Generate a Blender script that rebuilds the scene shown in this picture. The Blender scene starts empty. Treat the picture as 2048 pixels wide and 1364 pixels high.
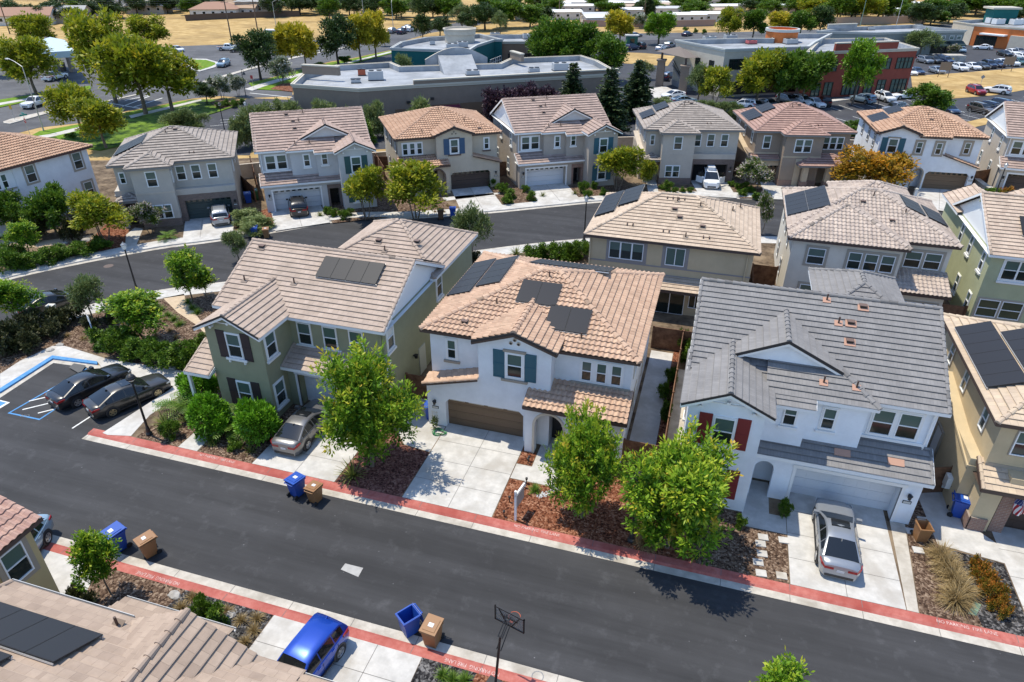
import bpy, bmesh, math, random
import numpy as np
from mathutils import Vector, Matrix
SC = bpy.context.scene
COL = SC.collection
R = math.radians
# ---------------------------------------------------------------- camera, world, sun
CAM_H = 25.6
PITCH, ROLL, YAW = R(30.3), R(0.236), R(16.69)
FPX = 1365.33
def cam_axes():
 f = Vector((0, math.cos(PITCH), -math.sin(PITCH)))
 u = Vector((0, math.sin(PITCH), math.cos(PITCH)))
 x = Vector((1, 0, 0))
 c, s = math.cos(ROLL), math.sin(ROLL)
 r, u = c * x + s * u, -s * x + c * u
 m = Matrix.Rotation(YAW, 3, 'Z')
 return m @ r, m @ u, m @ f
CR, CU, CF = cam_axes()
cam_d = bpy.data.cameras.new('camera')
cam_d.sensor_width = 36.0
cam_d.lens = 36.0 * FPX / 2048.0
cam_d.clip_start = 0.5
cam_d.clip_end = 3000
cam = bpy.data.objects.new('camera', cam_d)
COL.objects.link(cam)
mw = Matrix.Identity(4)
for i in range(3):
 mw[i][0], mw[i][1], mw[i][2] = CR[i], CU[i], -CF[i]
mw[2][3] = CAM_H
cam.matrix_world = mw
SC.camera = cam
SUN_DIR = Vector((-0.36, 0.085, 1.0)).normalized()
SUN_EL = math.asin(SUN_DIR.z)
SUN_AZ = math.atan2(SUN_DIR.x, SUN_DIR.y)
world = bpy.data.worlds.new('World')
SC.world = world
world.use_nodes = True
nt = world.node_tree
bg = nt.nodes['Background']
sky = nt.nodes.new('ShaderNodeTexSky')
sky.sky_type = 'NISHITA'
sky.sun_disc = False
sky.sun_elevation = SUN_EL
sky.sun_rotation = SUN_AZ
sky.altitude = 20
sky.air_density = 1.0
sky.dust_density = 0.2
sky.ozone_density = 3.5
nt.links.new(sky.outputs[0], bg.inputs[0])
bg.inputs[1].default_value = 0.15
sl = bpy.data.lights.new('sun', 'SUN')
sl.energy = 2.9
sl.angle = R(0.53)
sl.color = (1.0, 0.925, 0.77)
sun = bpy.data.objects.new('sun', sl)
COL.objects.link(sun)
sun.location = (0, 0, 80)
sun.rotation_euler = (-SUN_DIR).to_track_quat('-Z', 'Y').to_euler()
SC.view_settings.view_transform = 'Standard'
SC.view_settings.look = 'None'
SC.view_settings.exposure = 0.82
SC.view_settings.gamma = 1.0
SC.cycles.max_bounces = 6
SC.cycles.diffuse_bounces = 3
SC.cycles.glossy_bounces = 2
SC.cycles.transparent_max_bounces = 6
SC.cycles.sample_clamp_indirect = 6.0
# ---------------------------------------------------------------- where things stand
def ray(px, py):
 return CR * ((px - 1024) / FPX) - CU * ((py - 682) / FPX) + CF
def G(px, py, z=0.0):
 """world point at height z seen at photo pixel px, py (surveyed once, used as site plan)"""
 d = ray(px, py)
 t = (z - CAM_H) / d.z
 return Vector((d.x * t, d.y * t, z))
def depth(p):
 return (Vector(p) - Vector((0, 0, CAM_H))).dot(CF)
def height_at(base, py):
 """height above base whose image row is py"""
 lo, hi = 0.0, 60.0
 for _ in range(40):
  m = (lo + hi) / 2
  q = Vector((base[0], base[1], base[2] + m)) - Vector((0, 0, CAM_H))
  y = 682 - FPX * q.dot(CU) / q.dot(CF)
  if y > py:
   lo = m
  else:
   hi = m
 return lo
# ---------------------------------------------------------------- tags
def tag(o, label=None, cat=None, group=None, kind=None):
 if label:
  o['label'] = label
 if cat:
  o['category'] = cat
 if group:
  o['group'] = group
 if kind:
  o['kind'] = kind
 return o
def empty(name, loc=(0, 0, 0), rz=0.0, label=None, cat=None, group=None):
 o = bpy.data.objects.new(name, None)
 o.empty_display_size = 0.3
 COL.objects.link(o)
 o.location = loc
 o.rotation_euler = (0, 0, rz)
 return tag(o, label, cat, group)
def clone(o, parent=None):
 c = o.copy()
 COL.objects.link(c)
 if parent is not None:
  c.parent = parent
 for ch in list(o.children):
  clone(ch, c)
 return c
# ---------------------------------------------------------------- mesh collecting
class MB:
 def __init__(self):
  self.v, self.f, self.m, self.uv = [], [], [], []
 def face(self, pts, mat=0, uv=None):
  b = len(self.v)
  self.v.extend([tuple(p) for p in pts])
  self.f.append(tuple(range(b, b + len(pts))))
  self.m.append(mat)
  self.uv.append(uv)
 def obox(self, o, a, b, c, mat=0):
  o, a, b, c = Vector(o), Vector(a), Vector(b), Vector(c)
  if a.cross(b).dot(c) < 0:
   a, b = b, a
  P = [o, o + a, o + a + b, o + b, o + c, o + a + c, o + a + b + c, o + b + c]
  for q in ((0, 3, 2, 1), (4, 5, 6, 7), (0, 1, 5, 4), (1, 2, 6, 5), (2, 3, 7, 6), (3, 0, 4, 7)):
   self.face([P[i] for i in q], mat)
 def box(self, x0, x1, y0, y1, z0, z1, mat=0):
  self.obox((x0, y0, z0), (x1 - x0, 0, 0), (0, y1 - y0, 0), (0, 0, z1 - z0), mat)
 def prism(self, poly, z0, z1, mat=0, side=None):
  """poly: list of (x, y), any winding"""
  a = sum(poly[i][0] * poly[(i + 1) % len(poly)][1] - poly[(i + 1) % len(poly)][0] * poly[i][1] for i in range(len(poly)))
  if a < 0:
   poly = poly[::-1]
  n = len(poly)
  self.face([(p[0], p[1], z1) for p in poly], mat)
  if z1 - z0 > 1e-6:
   for i in range(n):
    p, q = poly[i], poly[(i + 1) % n]
    self.face([(p[0], p[1], z0), (q[0], q[1], z0), (q[0], q[1], z1), (p[0], p[1], z1)], mat if side is None else side)
 def slab(self, poly3, off, mat=0):
  """poly3 planar polygon, extruded by vector off"""
  off = Vector(off)
  P = [Vector(p) for p in poly3]
  n = (P[1] - P[0]).cross(P[2] - P[0])
  if n.dot(off) < 0:
   P = P[::-1]
  self.face([p + off for p in P], mat)
  self.face(P[::-1], mat)
  k = len(P)
  for i in range(k):
   a, b = P[i], P[(i + 1) % k]
   self.face([a, b, b + off, a + off], mat)
 def cyl(self, p0, p1, r0, r1=None, n=8, mat=0, cap=True):
  r1 = r0 if r1 is None else r1
  p0, p1 = Vector(p0), Vector(p1)
  d = (p1 - p0).normalized()
  a = d.orthogonal().normalized()
  b = d.cross(a)
  A = [p0 + (a * math.cos(2 * math.pi * i / n) + b * math.sin(2 * math.pi * i / n)) * r0 for i in range(n)]
  B = [p1 + (a * math.cos(2 * math.pi * i / n) + b * math.sin(2 * math.pi * i / n)) * r1 for i in range(n)]
  for i in range(n):
   j = (i + 1) % n
   self.face([A[i], A[j], B[j], B[i]], mat)
  if cap:
   self.face(B, mat)
   self.face(A[::-1], mat)
 def tube(self, pts, r, n=6, mat=0):
  for i in range(len(pts) - 1):
   self.cyl(pts[i], pts[i + 1], r, r, n, mat)
 def lathe(self, c, prof, n=12, mat=0):
  c = Vector(c)
  for k in range(len(prof) - 1):
   (ra, za), (rb, zb) = prof[k], prof[k + 1]
   for i in range(n):
    t, u = 2 * math.pi * i / n, 2 * math.pi * (i + 1) / n
    q = [(ra, za, t), (ra, za, u), (rb, zb, u), (rb, zb, t)]
    P = [c + Vector((r * math.cos(w), r * math.sin(w), z)) for r, z, w in q]
    if ra < 1e-5:
     P = [P[0], P[2], P[3]]
    elif rb < 1e-5:
     P = P[:3]
    self.face(P, mat)
 def build(self, name, mats, parent=None, smooth=False, weld=False):
  me = bpy.data.meshes.new(name)
  me.from_pydata(self.v, [], self.f)
  if not isinstance(mats, (list, tuple)):
   mats = [mats]
  for m in mats:
   me.materials.append(m)
  me.polygons.foreach_set('material_index', self.m)
  if any(u is not None for u in self.uv):
   ul = me.uv_layers.new(name='UVMap')
   flat = []
   for f, u in zip(self.f, self.uv):
    if u is None:
     u = [(0, 0)] * len(f)
    for q in u:
     flat.extend(q)
   ul.data.foreach_set('uv', flat)
  if weld:
   bm = bmesh.new()
   bm.from_mesh(me)
   bmesh.ops.remove_doubles(bm, verts=bm.verts, dist=1e-4)
   bm.to_mesh(me)
   bm.free()
  if smooth:
   me.polygons.foreach_set('use_smooth', [True] * len(me.polygons))
  me.update()
  o = bpy.data.objects.new(name, me)
  COL.objects.link(o)
  if parent is not None:
   o.parent = parent
  return o
# ---------------------------------------------------------------- materials
def new_mat(name):
 m = bpy.data.materials.new(name)
 m.use_nodes = True
 t = m.node_tree
 return m, t, t.nodes['Principled BSDF']
def N(t, kind, **kw):
 n = t.nodes.new(kind)
 for k, v in kw.items():
  if hasattr(n, k):
   setattr(n, k, v)
  else:
   n.inputs[k.replace('_', ' ')].default_value = v
 return n
def c4(c, k=1.0):
 return (c[0] * k, c[1] * k, c[2] * k, 1)
_plain = {}
def plain(name, c, rough=0.6, metal=0.0, coat=0.0, spec=0.5):
 key = (name, c, rough, metal, coat, spec)
 if key in _plain:
  return _plain[key]
 m, t, b = new_mat(name)
 b.inputs['Base Color'].default_value = c4(c)
 b.inputs['Roughness'].default_value = rough
 b.inputs['Metallic'].default_value = metal
 b.inputs['Coat Weight'].default_value = coat
 b.inputs['Coat Roughness'].default_value = 0.04
 b.inputs['Specular IOR Level'].default_value = spec
 _plain[key] = m
 return m
def mottled(name, c1, c2, scale=1.0, rough=0.8, bump=0.0, bscale=30.0, detail=6.0, c3=None, s3=0.15, lo=0.35, hi=0.65, spec=0.3, coords='Object'):
 """two-colour noise surface; c3 adds broad patches; bump gives grain"""
 m, t, b = new_mat(name)
 tc = t.nodes.new('ShaderNodeTexCoord')
 co = tc.outputs[coords]
 if coords == 'Object':
  g = t.nodes.new('ShaderNodeNewGeometry')
  co = g.outputs['Position']
 n1 = N(t, 'ShaderNodeTexNoise', Scale=scale, Detail=detail, Roughness=0.65)
 t.links.new(co, n1.inputs['Vector'])
 r = t.nodes.new('ShaderNodeValToRGB')
 r.color_ramp.elements[0].position = lo
 r.color_ramp.elements[0].color = c4(c1)
 r.color_ramp.elements[1].position = hi
 r.color_ramp.elements[1].color = c4(c2)
 t.links.new(n1.outputs[0], r.inputs[0])
 out = r.outputs[0]
 if c3:
  n2 = N(t, 'ShaderNodeTexNoise', Scale=s3, Detail=5.0, Roughness=0.6)
  t.links.new(co, n2.inputs['Vector'])
  r2 = t.nodes.new('ShaderNodeValToRGB')
  r2.color_ramp.elements[0].position = 0.48
  r2.color_ramp.elements[0].color = (0, 0, 0, 1)
  r2.color_ramp.elements[1].position = 0.66
  r2.color_ramp.elements[1].color = (1, 1, 1, 1)
  t.links.new(n2.outputs[0], r2.inputs[0])
  mx = N(t, 'ShaderNodeMix', data_type='RGBA')
  t.links.new(r2.outputs[0], mx.inputs[0])
  t.links.new(out, mx.inputs[6])
  mx.inputs[7].default_value = c4(c3)
  out = mx.outputs[2]
 t.links.new(out, b.inputs['Base Color'])
 b.inputs['Roughness'].default_value = rough
 b.inputs['Specular IOR Level'].default_value = spec
 if bump:
  n3 = N(t, 'ShaderNodeTexNoise', Scale=bscale, Detail=4.0, Roughness=0.6)
  t.links.new(co, n3.inputs['Vector'])
  bp = N(t, 'ShaderNodeBump', Strength=min(1.0, bump), Distance=0.02 if bump <= 1 else 0.02 * bump)
  t.links.new(n3.outputs[0], bp.inputs['Height'])
  t.links.new(bp.outputs[0], b.inputs['Normal'])
 return m
def stucco(name, c):
 return mottled(name, tuple(x * 0.93 for x in c), tuple(min(1, x * 1.05) for x in c), 0.9, 0.9, 0.35, 45.0)
def chips(name, cols, scale=14.0, rough=0.95, bump=1.0):
 """bark or gravel: cells of mixed colour with a raised profile"""
 m, t, b = new_mat(name)
 g = t.nodes.new('ShaderNodeNewGeometry')
 nz = N(t, 'ShaderNodeTexNoise', Scale=3.0, Detail=3.0)
 t.links.new(g.outputs['Position'], nz.inputs['Vector'])
 vo = N(t, 'ShaderNodeTexVoronoi', Scale=scale, Randomness=1.0)
 t.links.new(g.outputs['Position'], vo.inputs['Vector'])
 sp = t.nodes.new('ShaderNodeSeparateColor')
 t.links.new(vo.outputs['Color'], sp.inputs[0])
 ad = N(t, 'ShaderNodeMath', operation='MULTIPLY_ADD')
 ad.inputs[1].default_value = 0.75
 t.links.new(sp.outputs[0], ad.inputs[0])
 mu = N(t, 'ShaderNodeMath', operation='MULTIPLY_ADD')
 mu.inputs[1].default_value = 0.9
 mu.inputs[2].default_value = -0.3
 t.links.new(nz.outputs[0], mu.inputs[0])
 t.links.new(mu.outputs[0], ad.inputs[2])
 r = t.nodes.new('ShaderNodeValToRGB')
 e = r.color_ramp.elements
 e[0].position, e[0].color = 0.05, c4(cols[0])
 e[1].position, e[1].color = 0.95, c4(cols[-1])
 for i, c in enumerate(cols[1:-1]):
  x = e.new(0.05 + 0.9 * (i + 1) / (len(cols) - 1))
  x.color = c4(c)
 t.links.new(ad.outputs[0], r.inputs[0])
 t.links.new(r.outputs[0], b.inputs['Base Color'])
 b.inputs['Roughness'].default_value = rough
 b.inputs['Specular IOR Level'].default_value = 0.15
 bp = N(t, 'ShaderNodeBump', Strength=bump, Distance=0.05)
 t.links.new(vo.outputs['Distance'], bp.inputs['Height'])
 bp.invert = True
 t.links.new(bp.outputs[0], b.inputs['Normal'])
 return m
def tiles(name, c1, c2, w=0.33, h=0.37, joint=0.55, rough=0.85):
 """concrete roof tile colour: every tile a shade of its own, thin side joints"""
 m, t, b = new_mat(name)
 uv = t.nodes.new('ShaderNodeUVMap')
 br = t.nodes.new('ShaderNodeTexBrick')
 br.offset = 0.5
 br.inputs['Color1'].default_value = c4(c1)
 br.inputs['Color2'].default_value = c4(c2)
 br.inputs['Mortar'].default_value = c4(c1, joint)
 br.inputs['Scale'].default_value = 1.0
 br.inputs['Mortar Size'].default_value = 0.006
 br.inputs['Mortar Smooth'].default_value = 0.2
 br.inputs['Brick Width'].default_value = w
 br.inputs['Row Height'].default_value = h
 t.links.new(uv.outputs[0], br.inputs['Vector'])
 n = N(t, 'ShaderNodeTexNoise', Scale=0.7, Detail=10.0, Roughness=0.75)
 t.links.new(uv.outputs[0], n.inputs['Vector'])
 mr = N(t, 'ShaderNodeMapRange')
 mr.inputs[1].default_value, mr.inputs[2].default_value = 0.3, 0.7
 mr.inputs[3].default_value, mr.inputs[4].default_value = 0.78, 1.16
 t.links.new(n.outputs[0], mr.inputs[0])
 mx = N(t, 'ShaderNodeMix', data_type='RGBA', blend_type='MULTIPLY')
 mx.inputs[0].default_value = 1.0
 t.links.new(br.outputs[0], mx.inputs[6])
 t.links.new(mr.outputs[0], mx.inputs[7])
 t.links.new(mx.outputs[2], b.inputs['Base Color'])
 b.inputs['Roughness'].default_value = rough
 b.inputs['Specular IOR Level'].default_value = 0.25
 return m
def bricks(name, c1, c2, mortar, w=0.3, h=0.1):
 m, t, b = new_mat(name)
 tc = t.nodes.new('ShaderNodeTexCoord')
 br = t.nodes.new('ShaderNodeTexBrick')
 sp = t.nodes.new('ShaderNodeSeparateXYZ')
 cb = t.nodes.new('ShaderNodeCombineXYZ')
 ad = N(t, 'ShaderNodeMath', operation='ADD')
 t.links.new(tc.outputs['Object'], sp.inputs[0])
 t.links.new(sp.outputs[0], ad.inputs[0])
 t.links.new(sp.outputs[1], ad.inputs[1])
 t.links.new(ad.outputs[0], cb.inputs[0])
 t.links.new(sp.outputs[2], cb.inputs[1])
 br.inputs['Color1'].default_value = c4(c1)
 br.inputs['Color2'].default_value = c4(c2)
 br.inputs['Mortar'].default_value = c4(mortar)
 br.inputs['Scale'].default_value = 1.0
 br.inputs['Mortar Size'].default_value = 0.012
 br.inputs['Brick Width'].default_value = w
 br.inputs['Row Height'].default_value = h
 t.links.new(cb.outputs[0], br.inputs['Vector'])
 t.links.new(br.outputs[0], b.inputs['Base Color'])
 b.inputs['Roughness'].default_value = 0.9
 return m
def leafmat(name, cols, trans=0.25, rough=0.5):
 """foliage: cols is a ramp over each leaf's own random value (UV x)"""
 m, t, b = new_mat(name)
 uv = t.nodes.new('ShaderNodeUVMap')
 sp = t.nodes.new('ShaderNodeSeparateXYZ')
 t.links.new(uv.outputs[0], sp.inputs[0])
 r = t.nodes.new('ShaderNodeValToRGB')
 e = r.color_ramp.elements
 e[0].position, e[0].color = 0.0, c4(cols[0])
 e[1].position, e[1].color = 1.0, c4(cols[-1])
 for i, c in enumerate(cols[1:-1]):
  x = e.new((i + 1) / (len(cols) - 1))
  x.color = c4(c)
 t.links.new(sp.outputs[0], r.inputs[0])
 t.links.new(r.outputs[0], b.inputs['Base Color'])
 b.inputs['Roughness'].default_value = rough
 b.inputs['Specular IOR Level'].default_value = 0.3
 tr = t.nodes.new('ShaderNodeBsdfTranslucent')
 t.links.new(r.outputs[0], tr.inputs[0])
 mx = t.nodes.new('ShaderNodeMixShader')
 mx.inputs[0].default_value = trans
 t.links.new(b.outputs[0], mx.inputs[1])
 t.links.new(tr.outputs[0], mx.inputs[2])
 t.links.new(mx.outputs[0], t.nodes['Material Output'].inputs[0])
 return m
WHITE = plain('white_trim', (0.78, 0.78, 0.77), 0.55)
VINYL = plain('white_vinyl', (0.82, 0.83, 0.83), 0.4)
DARK = plain('dark_metal', (0.015, 0.015, 0.017), 0.45)
BLACK = plain('black_plastic', (0.012, 0.012, 0.013), 0.5)
GREY = plain('grey_metal', (0.32, 0.33, 0.34), 0.45, 0.6)
DKBROWN = plain('dark_brown_fascia', (0.075, 0.048, 0.038), 0.6)
DKEDGE = plain('dark_roof_edge', (0.03, 0.026, 0.025), 0.8)
GLASS = plain('window_glass', (0.016, 0.024, 0.022), 0.06, 0.0, 0.0, 0.6)
GLASS2 = plain('pale_window_glass', (0.085, 0.13, 0.11), 0.12, 0.0, 0.0, 0.6)  # lighter greenish glass, for upper panes and some whole windows
GLASS3 = plain('dim_window_glass', (0.05, 0.065, 0.04), 0.08)
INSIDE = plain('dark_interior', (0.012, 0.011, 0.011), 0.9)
CONC = mottled('concrete', (0.43, 0.415, 0.39), (0.57, 0.55, 0.52), 1.6, 0.9, 0.15, 60.0, 12.0, (0.40, 0.375, 0.34), 0.55)
CONC2 = mottled('warm_concrete', (0.40, 0.365, 0.315), (0.54, 0.50, 0.44), 1.8, 0.9, 0.15, 50.0, 12.0, (0.34, 0.305, 0.255), 0.8)
JOINT = plain('concrete_joint', (0.16, 0.15, 0.14), 0.9)
WOOD = mottled('fence_wood', (0.10, 0.05, 0.03), (0.22, 0.12, 0.07), 2.5, 0.85, 0.2, 20)
PVPANEL = plain('solar_cell', (0.030, 0.031, 0.036), 0.45, 0.0, 0.0, 0.12)
PVFRAME = plain('solar_frame', (0.03, 0.03, 0.032), 0.6, 0.0, 0.0, 0.2)
PVRAIL = plain('solar_rail', (0.55, 0.55, 0.55), 0.4, 0.5)
# ---------------------------------------------------------------- roofs
def clip2(poly, ax, val, keep_gt):
 out = []
 n = len(poly)
 for i in range(n):
  p, q = poly[i], poly[(i + 1) % n]
  a, b = p[ax] - val, q[ax] - val
  if not keep_gt:
   a, b = -a, -b
  if a >= -1e-7:
   out.append(p)
  if (a > 1e-7 and b < -1e-7) or (a < -1e-7 and b > 1e-7):
   t = a / (a - b)
   r = [p[0] + (q[0] - p[0]) * t, p[1] + (q[1] - p[1]) * t]
   r[ax] = val
   out.append(tuple(r))
 return out
_seed = [1]
def rnd():
 _seed[0] = (_seed[0] * 1103515245 + 12345) & 0x7fffffff
 return _seed[0] / 0x7fffffff
def tile_plane(mb, poly, style=('flat', 0.37, 0.05), mat=0):
 """lay courses of tiles with real steps on a planar convex roof polygon"""
 kind, c, t = style[:3]
 P = [Vector(p) for p in poly]
 n = (P[1] - P[0]).cross(P[2] - P[0])
 if n.length < 1e-9:
  return
 n.normalize()
 if n.z < 0:
  n = -n
  P = P[::-1]
 up = (Vector((0, 0, 1)) - n * n.z).normalized()
 u = up.cross(n)
 O = P[0]
 q = [((p - O).dot(u), (p - O).dot(up)) for p in P]
 v0, v1 = min(p[1] for p in q), max(p[1] for p in q)
 su, sv = round(rnd() * 40), round(rnd() * 40) * c
 k = 0
 W, SEG = 0.30, (style[3] if len(style) > 3 else 5)
 def at(a, b, l):
  return O + u * a + up * b + n * l
 while v0 + k * c < v1 - 0.01:
  b0, b1 = v0 + k * c, v0 + (k + 1) * c
  s = clip2(clip2(q, 1, b0, True), 1, b1, False)
  k += 1
  if len(s) < 3:
   continue
  strips = [s]
  if kind == 'barrel':
   a0, a1 = min(p[0] for p in s), max(p[0] for p in s)
   st = W / SEG
   i0, i1 = math.floor(a0 / st), math.ceil(a1 / st)
   strips = []
   for i in range(i0, i1):
    w = clip2(clip2(s, 0, i * st, True), 0, (i + 1) * st, False)
    if len(w) >= 3:
     strips.append(w)
  for w in strips:
   def lift(p):
    h = t * (1 - (p[1] - b0) / c)
    if kind == 'barrel':
     h += 0.042 * (1 + math.sin(2 * math.pi * p[0] / W))
    return h
   mb.face([at(p[0], p[1], lift(p)) for p in w], mat, [(p[0] + su, p[1] - v0 + sv) for p in w])
   m = len(w)
   for i in range(m):
    p, r = w[i], w[(i + 1) % m]
    if abs(p[1] - b0) < 1e-6 and abs(r[1] - b0) < 1e-6 and abs(p[0] - r[0]) > 1e-5:
     lp, lr, e = lift(p), lift(r), 0.03
     uvq = [(p[0] + su, p[1] - v0 + sv + 0.05)] * 4
     lipp, lipr = at(p[0], b0 - e, lp), at(r[0], b0 - e, lr)
     bp, br_ = at(p[0], b0 - e, lp - 0.022), at(r[0], b0 - e, lr - 0.022)
     mb.face([lipp, lipr, at(r[0], b0, lr), at(p[0], b0, lp)], mat, uvq)
     mb.face([bp, br_, lipr, lipp], mat, uvq)
     mb.face([at(p[0], b0 + 0.07, -0.03), at(r[0], b0 + 0.07, -0.03), br_, bp], mat, uvq)
def caps(mb, p, q, r=0.12, L=0.42, mat=0, lift=0.02):
 """ridge or hip tiles, lapped from the low end up"""
 p, q = Vector(p), Vector(q)
 if p.z > q.z:
  p, q = q, p
 d = q - p
 n = max(1, int(d.length / L))
 d = d / n
 side = d.cross(Vector((0, 0, 1))).normalized()
 upv = side.cross(d).normalized()
 for i in range(n):
  a, b = p + d * i, p + d * (i + 1.05)
  cu = (rnd() * 40, rnd() * 40)
  ra, rb = r * 1.2, r * 0.86
  A, B = [], []
  for j in range(6):
   th = math.pi * j / 5
   A.append(a + side * math.cos(th) * ra + upv * (math.sin(th) * ra + lift - 0.02))
   B.append(b + side * math.cos(th) * rb + upv * (math.sin(th) * rb + lift - 0.02))
  for j in range(5):
   mb.face([A[j], A[j + 1], B[j + 1], B[j]], mat, [cu] * 4)
  mb.face(A[::-1], mat, [cu] * 6)
def board(mb, p, q, h=0.18, t=0.035, mat=2, out=None, drop=0.0):
 """fascia or barge board from p to q, top edge on the line, pushed to side out"""
 p, q = Vector(p), Vector(q)
 d = q - p
 o = Vector((0, 0, 1)).cross(d)
 o.z = 0
 o.normalize()
 if out is not None and o.dot(Vector(out)) < 0:
  o = -o
 p, q = p - Vector((0, 0, drop)), q - Vector((0, 0, drop))
 mb.obox(p, d, o * t, (0, 0, -h), mat)
class House:
 def __init__(s, loc, rz, label, wall, tile, style, fascia=None, trim=WHITE, m=1, far=False):
  s.root = empty('house', loc, rz, label, 'house')
  s.m, s.style, s.far = m, style, far
  s.wallmat, s.trim = wall, trim
  s.tmats = [tile, tile, fascia or WHITE, WHITE, DKEDGE]
  s.W = MB()
  s.Rf = MB()
  s.extra = {}
 def x(s, a, b):
  return (min(s.m * a, s.m * b), max(s.m * a, s.m * b))
 # ---- walls: mat 0 main, 1.. second materials
 def wbox(s, a, b, y0, y1, z0, z1, mat=0):
  a, b = s.x(a, b)
  s.W.box(a, b, y0, y1, z0, z1, mat)
 def part(s, name, mb, mats, parent=None, **k):
  return mb.build(name, mats, parent or s.root, **k)
 def tp(s, poly, style=None):
  tile_plane(s.Rf, [(s.m * p[0], p[1], p[2]) for p in poly], style or s.style)
 def cap(s, p, q, r=None):
  caps(s.Rf, (s.m * p[0], p[1], p[2]), (s.m * q[0], q[1], q[2]), r or (0.12 if s.style[0] == 'flat' else 0.17), 0.42, 1)
 def bd(s, p, q, out, h=0.18, t=0.035, drop=0.0, mat=2):
  board(s.Rf, (s.m * p[0], p[1], p[2]), (s.m * q[0], q[1], q[2]), h, t, mat, (s.m * out[0], out[1], 0), drop)
 def soffit(s, x0, x1, y0, y1, z):
  a, b = s.x(x0, x1)
  s.Rf.face([(a, y0, z), (a, y1, z), (b, y1, z), (b, y0, z)], 2)
 def hip(s, x0, x1, y0, y1, ze, sl, style=None, fas=True, front=True, back=True, left=True, right=True, soff=True):
  w, d = x1 - x0, y1 - y0
  h = min(w, d) / 2
  zr = ze + sl * h
  if w >= d:
   a, b = (x0 + h, y0 + h, zr), (x1 - h, y0 + h, zr)
   F = dict(front=[(x0, y0, ze), (x1, y0, ze), b, a], back=[(x1, y1, ze), (x0, y1, ze), a, b],
                     left=[(x0, y1, ze), (x0, y0, ze), a], right=[(x1, y0, ze), (x1, y1, ze), b])
   hips = [((x0, y0, ze), a, 'front', 'left'), ((x0, y1, ze), a, 'back', 'left'), ((x1, y0, ze), b, 'front', 'right'), ((x1, y1, ze), b, 'back', 'right')]
  else:
   a, b = (x0 + h, y0 + h, zr), (x0 + h, y1 - h, zr)
   F = dict(front=[(x0, y0, ze), (x1, y0, ze), a], back=[(x1, y1, ze), (x0, y1, ze), b],
                     left=[(x0, y1, ze), (x0, y0, ze), a, b], right=[(x1, y0, ze), (x1, y1, ze), b, a])
   hips = [((x0, y0, ze), a, 'front', 'left'), ((x1, y0, ze), a, 'front', 'right'), ((x0, y1, ze), b, 'back', 'left'), ((x1, y1, ze), b, 'back', 'right')]
  on = dict(front=front, back=back, left=left, right=right)
  for k, P in F.items():
   if on[k]:
    Q = []
    for p in P:
     if not Q or (Vector(p) - Vector(Q[-1])).length > 1e-4:
      Q.append(p)
    s.tp(Q, style)
  for p, q, k1, k2 in hips:
   if on[k1] and on[k2]:
    s.cap(p, q)
  if (Vector(a) - Vector(b)).length > 0.2:
   s.cap(a, b)
  if fas:
   if front:
    s.bd((x0, y0, ze), (x1, y0, ze), (0, -1))
   if back:
    s.bd((x0, y1, ze), (x1, y1, ze), (0, 1))
   if left:
    s.bd((x0, y0, ze), (x0, y1, ze), (-1, 0))
   if right:
    s.bd((x1, y0, ze), (x1, y1, ze), (1, 0))
  if soff:
   s.soffit(x0, x1, y0, y1, ze - 0.15)
  return a, b
 def gable_y(s, xc, half, y0, y1, ze, sl, style=None, barge=True, cap=True, left=True, right=True):
  """ridge runs along y from the front gable y0 back to y1"""
  zr = ze + sl * half
  for sg, on in ((-1, left), (1, right)):
   if on:
    e = xc + sg * half
    s.tp([(xc, y0, zr), (xc, y1, zr), (e, y1, ze), (e, y0, ze)] if sg > 0 else [(xc, y1, zr), (xc, y0, zr), (e, y0, ze), (e, y1, ze)], style)
    s.bd((e, y0, ze), (e, y1, ze), (sg, 0))
   if barge:
    e = xc + sg * half
    s.bd((e, y0, ze), (xc, y0, zr), (0, -1), 0.2, 0.05)
    s.bd((e, y0 - 0.05, ze + 0.09), (xc, y0 - 0.05, zr + 0.09), (0, -1), 0.13, 0.04, 0, 4)
  if cap:
   s.cap((xc, y0, zr), (xc, y1, zr))
  return zr
 def gable_x(s, x0, x1, y0, y1, ze, sl, style=None):
  """ridge runs along x, eaves front and back"""
  yr = (y0 + y1) / 2
  zr = ze + sl * (y1 - y0) / 2
  s.tp([(x0, y0, ze), (x1, y0, ze), (x1, yr, zr), (x0, yr, zr)], style)
  s.tp([(x1, y1, ze), (x0, y1, ze), (x0, yr, zr), (x1, yr, zr)], style)
  s.cap((x0, yr, zr), (x1, yr, zr))
  for xx, o in ((x0, -1), (x1, 1)):
   for y in (y0, y1):
    s.bd((xx, y, ze), (xx, yr, zr), (o, 0), 0.2, 0.05)
    s.cap((xx - o * 0.05, y, ze), (xx - o * 0.05, yr, zr), 0.09)
  s.bd((x0, y0, ze), (x1, y0, ze), (0, -1))
  s.bd((x0, y1, ze), (x1, y1, ze), (0, 1))
  s.soffit(x0, x1, y0, y1, ze - 0.15)
  return yr, zr
 def shed(s, x0, x1, y0, y1, ze, sl, style=None, fas=True, ends=True):
  """lean-to roof, low edge in front"""
  zt = ze + sl * (y1 - y0)
  s.tp([(x0, y0, ze), (x1, y0, ze), (x1, y1, zt), (x0, y1, zt)], style)
  if fas:
   s.bd((x0, y0, ze), (x1, y0, ze), (0, -1), 0.2, 0.05)
  if ends:
   for xx, o in ((x0, -1), (x1, 1)):
    s.bd((xx, y0, ze), (xx, y1, zt), (o, 0), 0.2, 0.04)
    s.cap((xx - o * 0.07, y0, ze), (xx - o * 0.07, y1, zt), 0.08)
  s.soffit(x0, x1, y0, y1 - 0.02, ze - 0.14)
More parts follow.
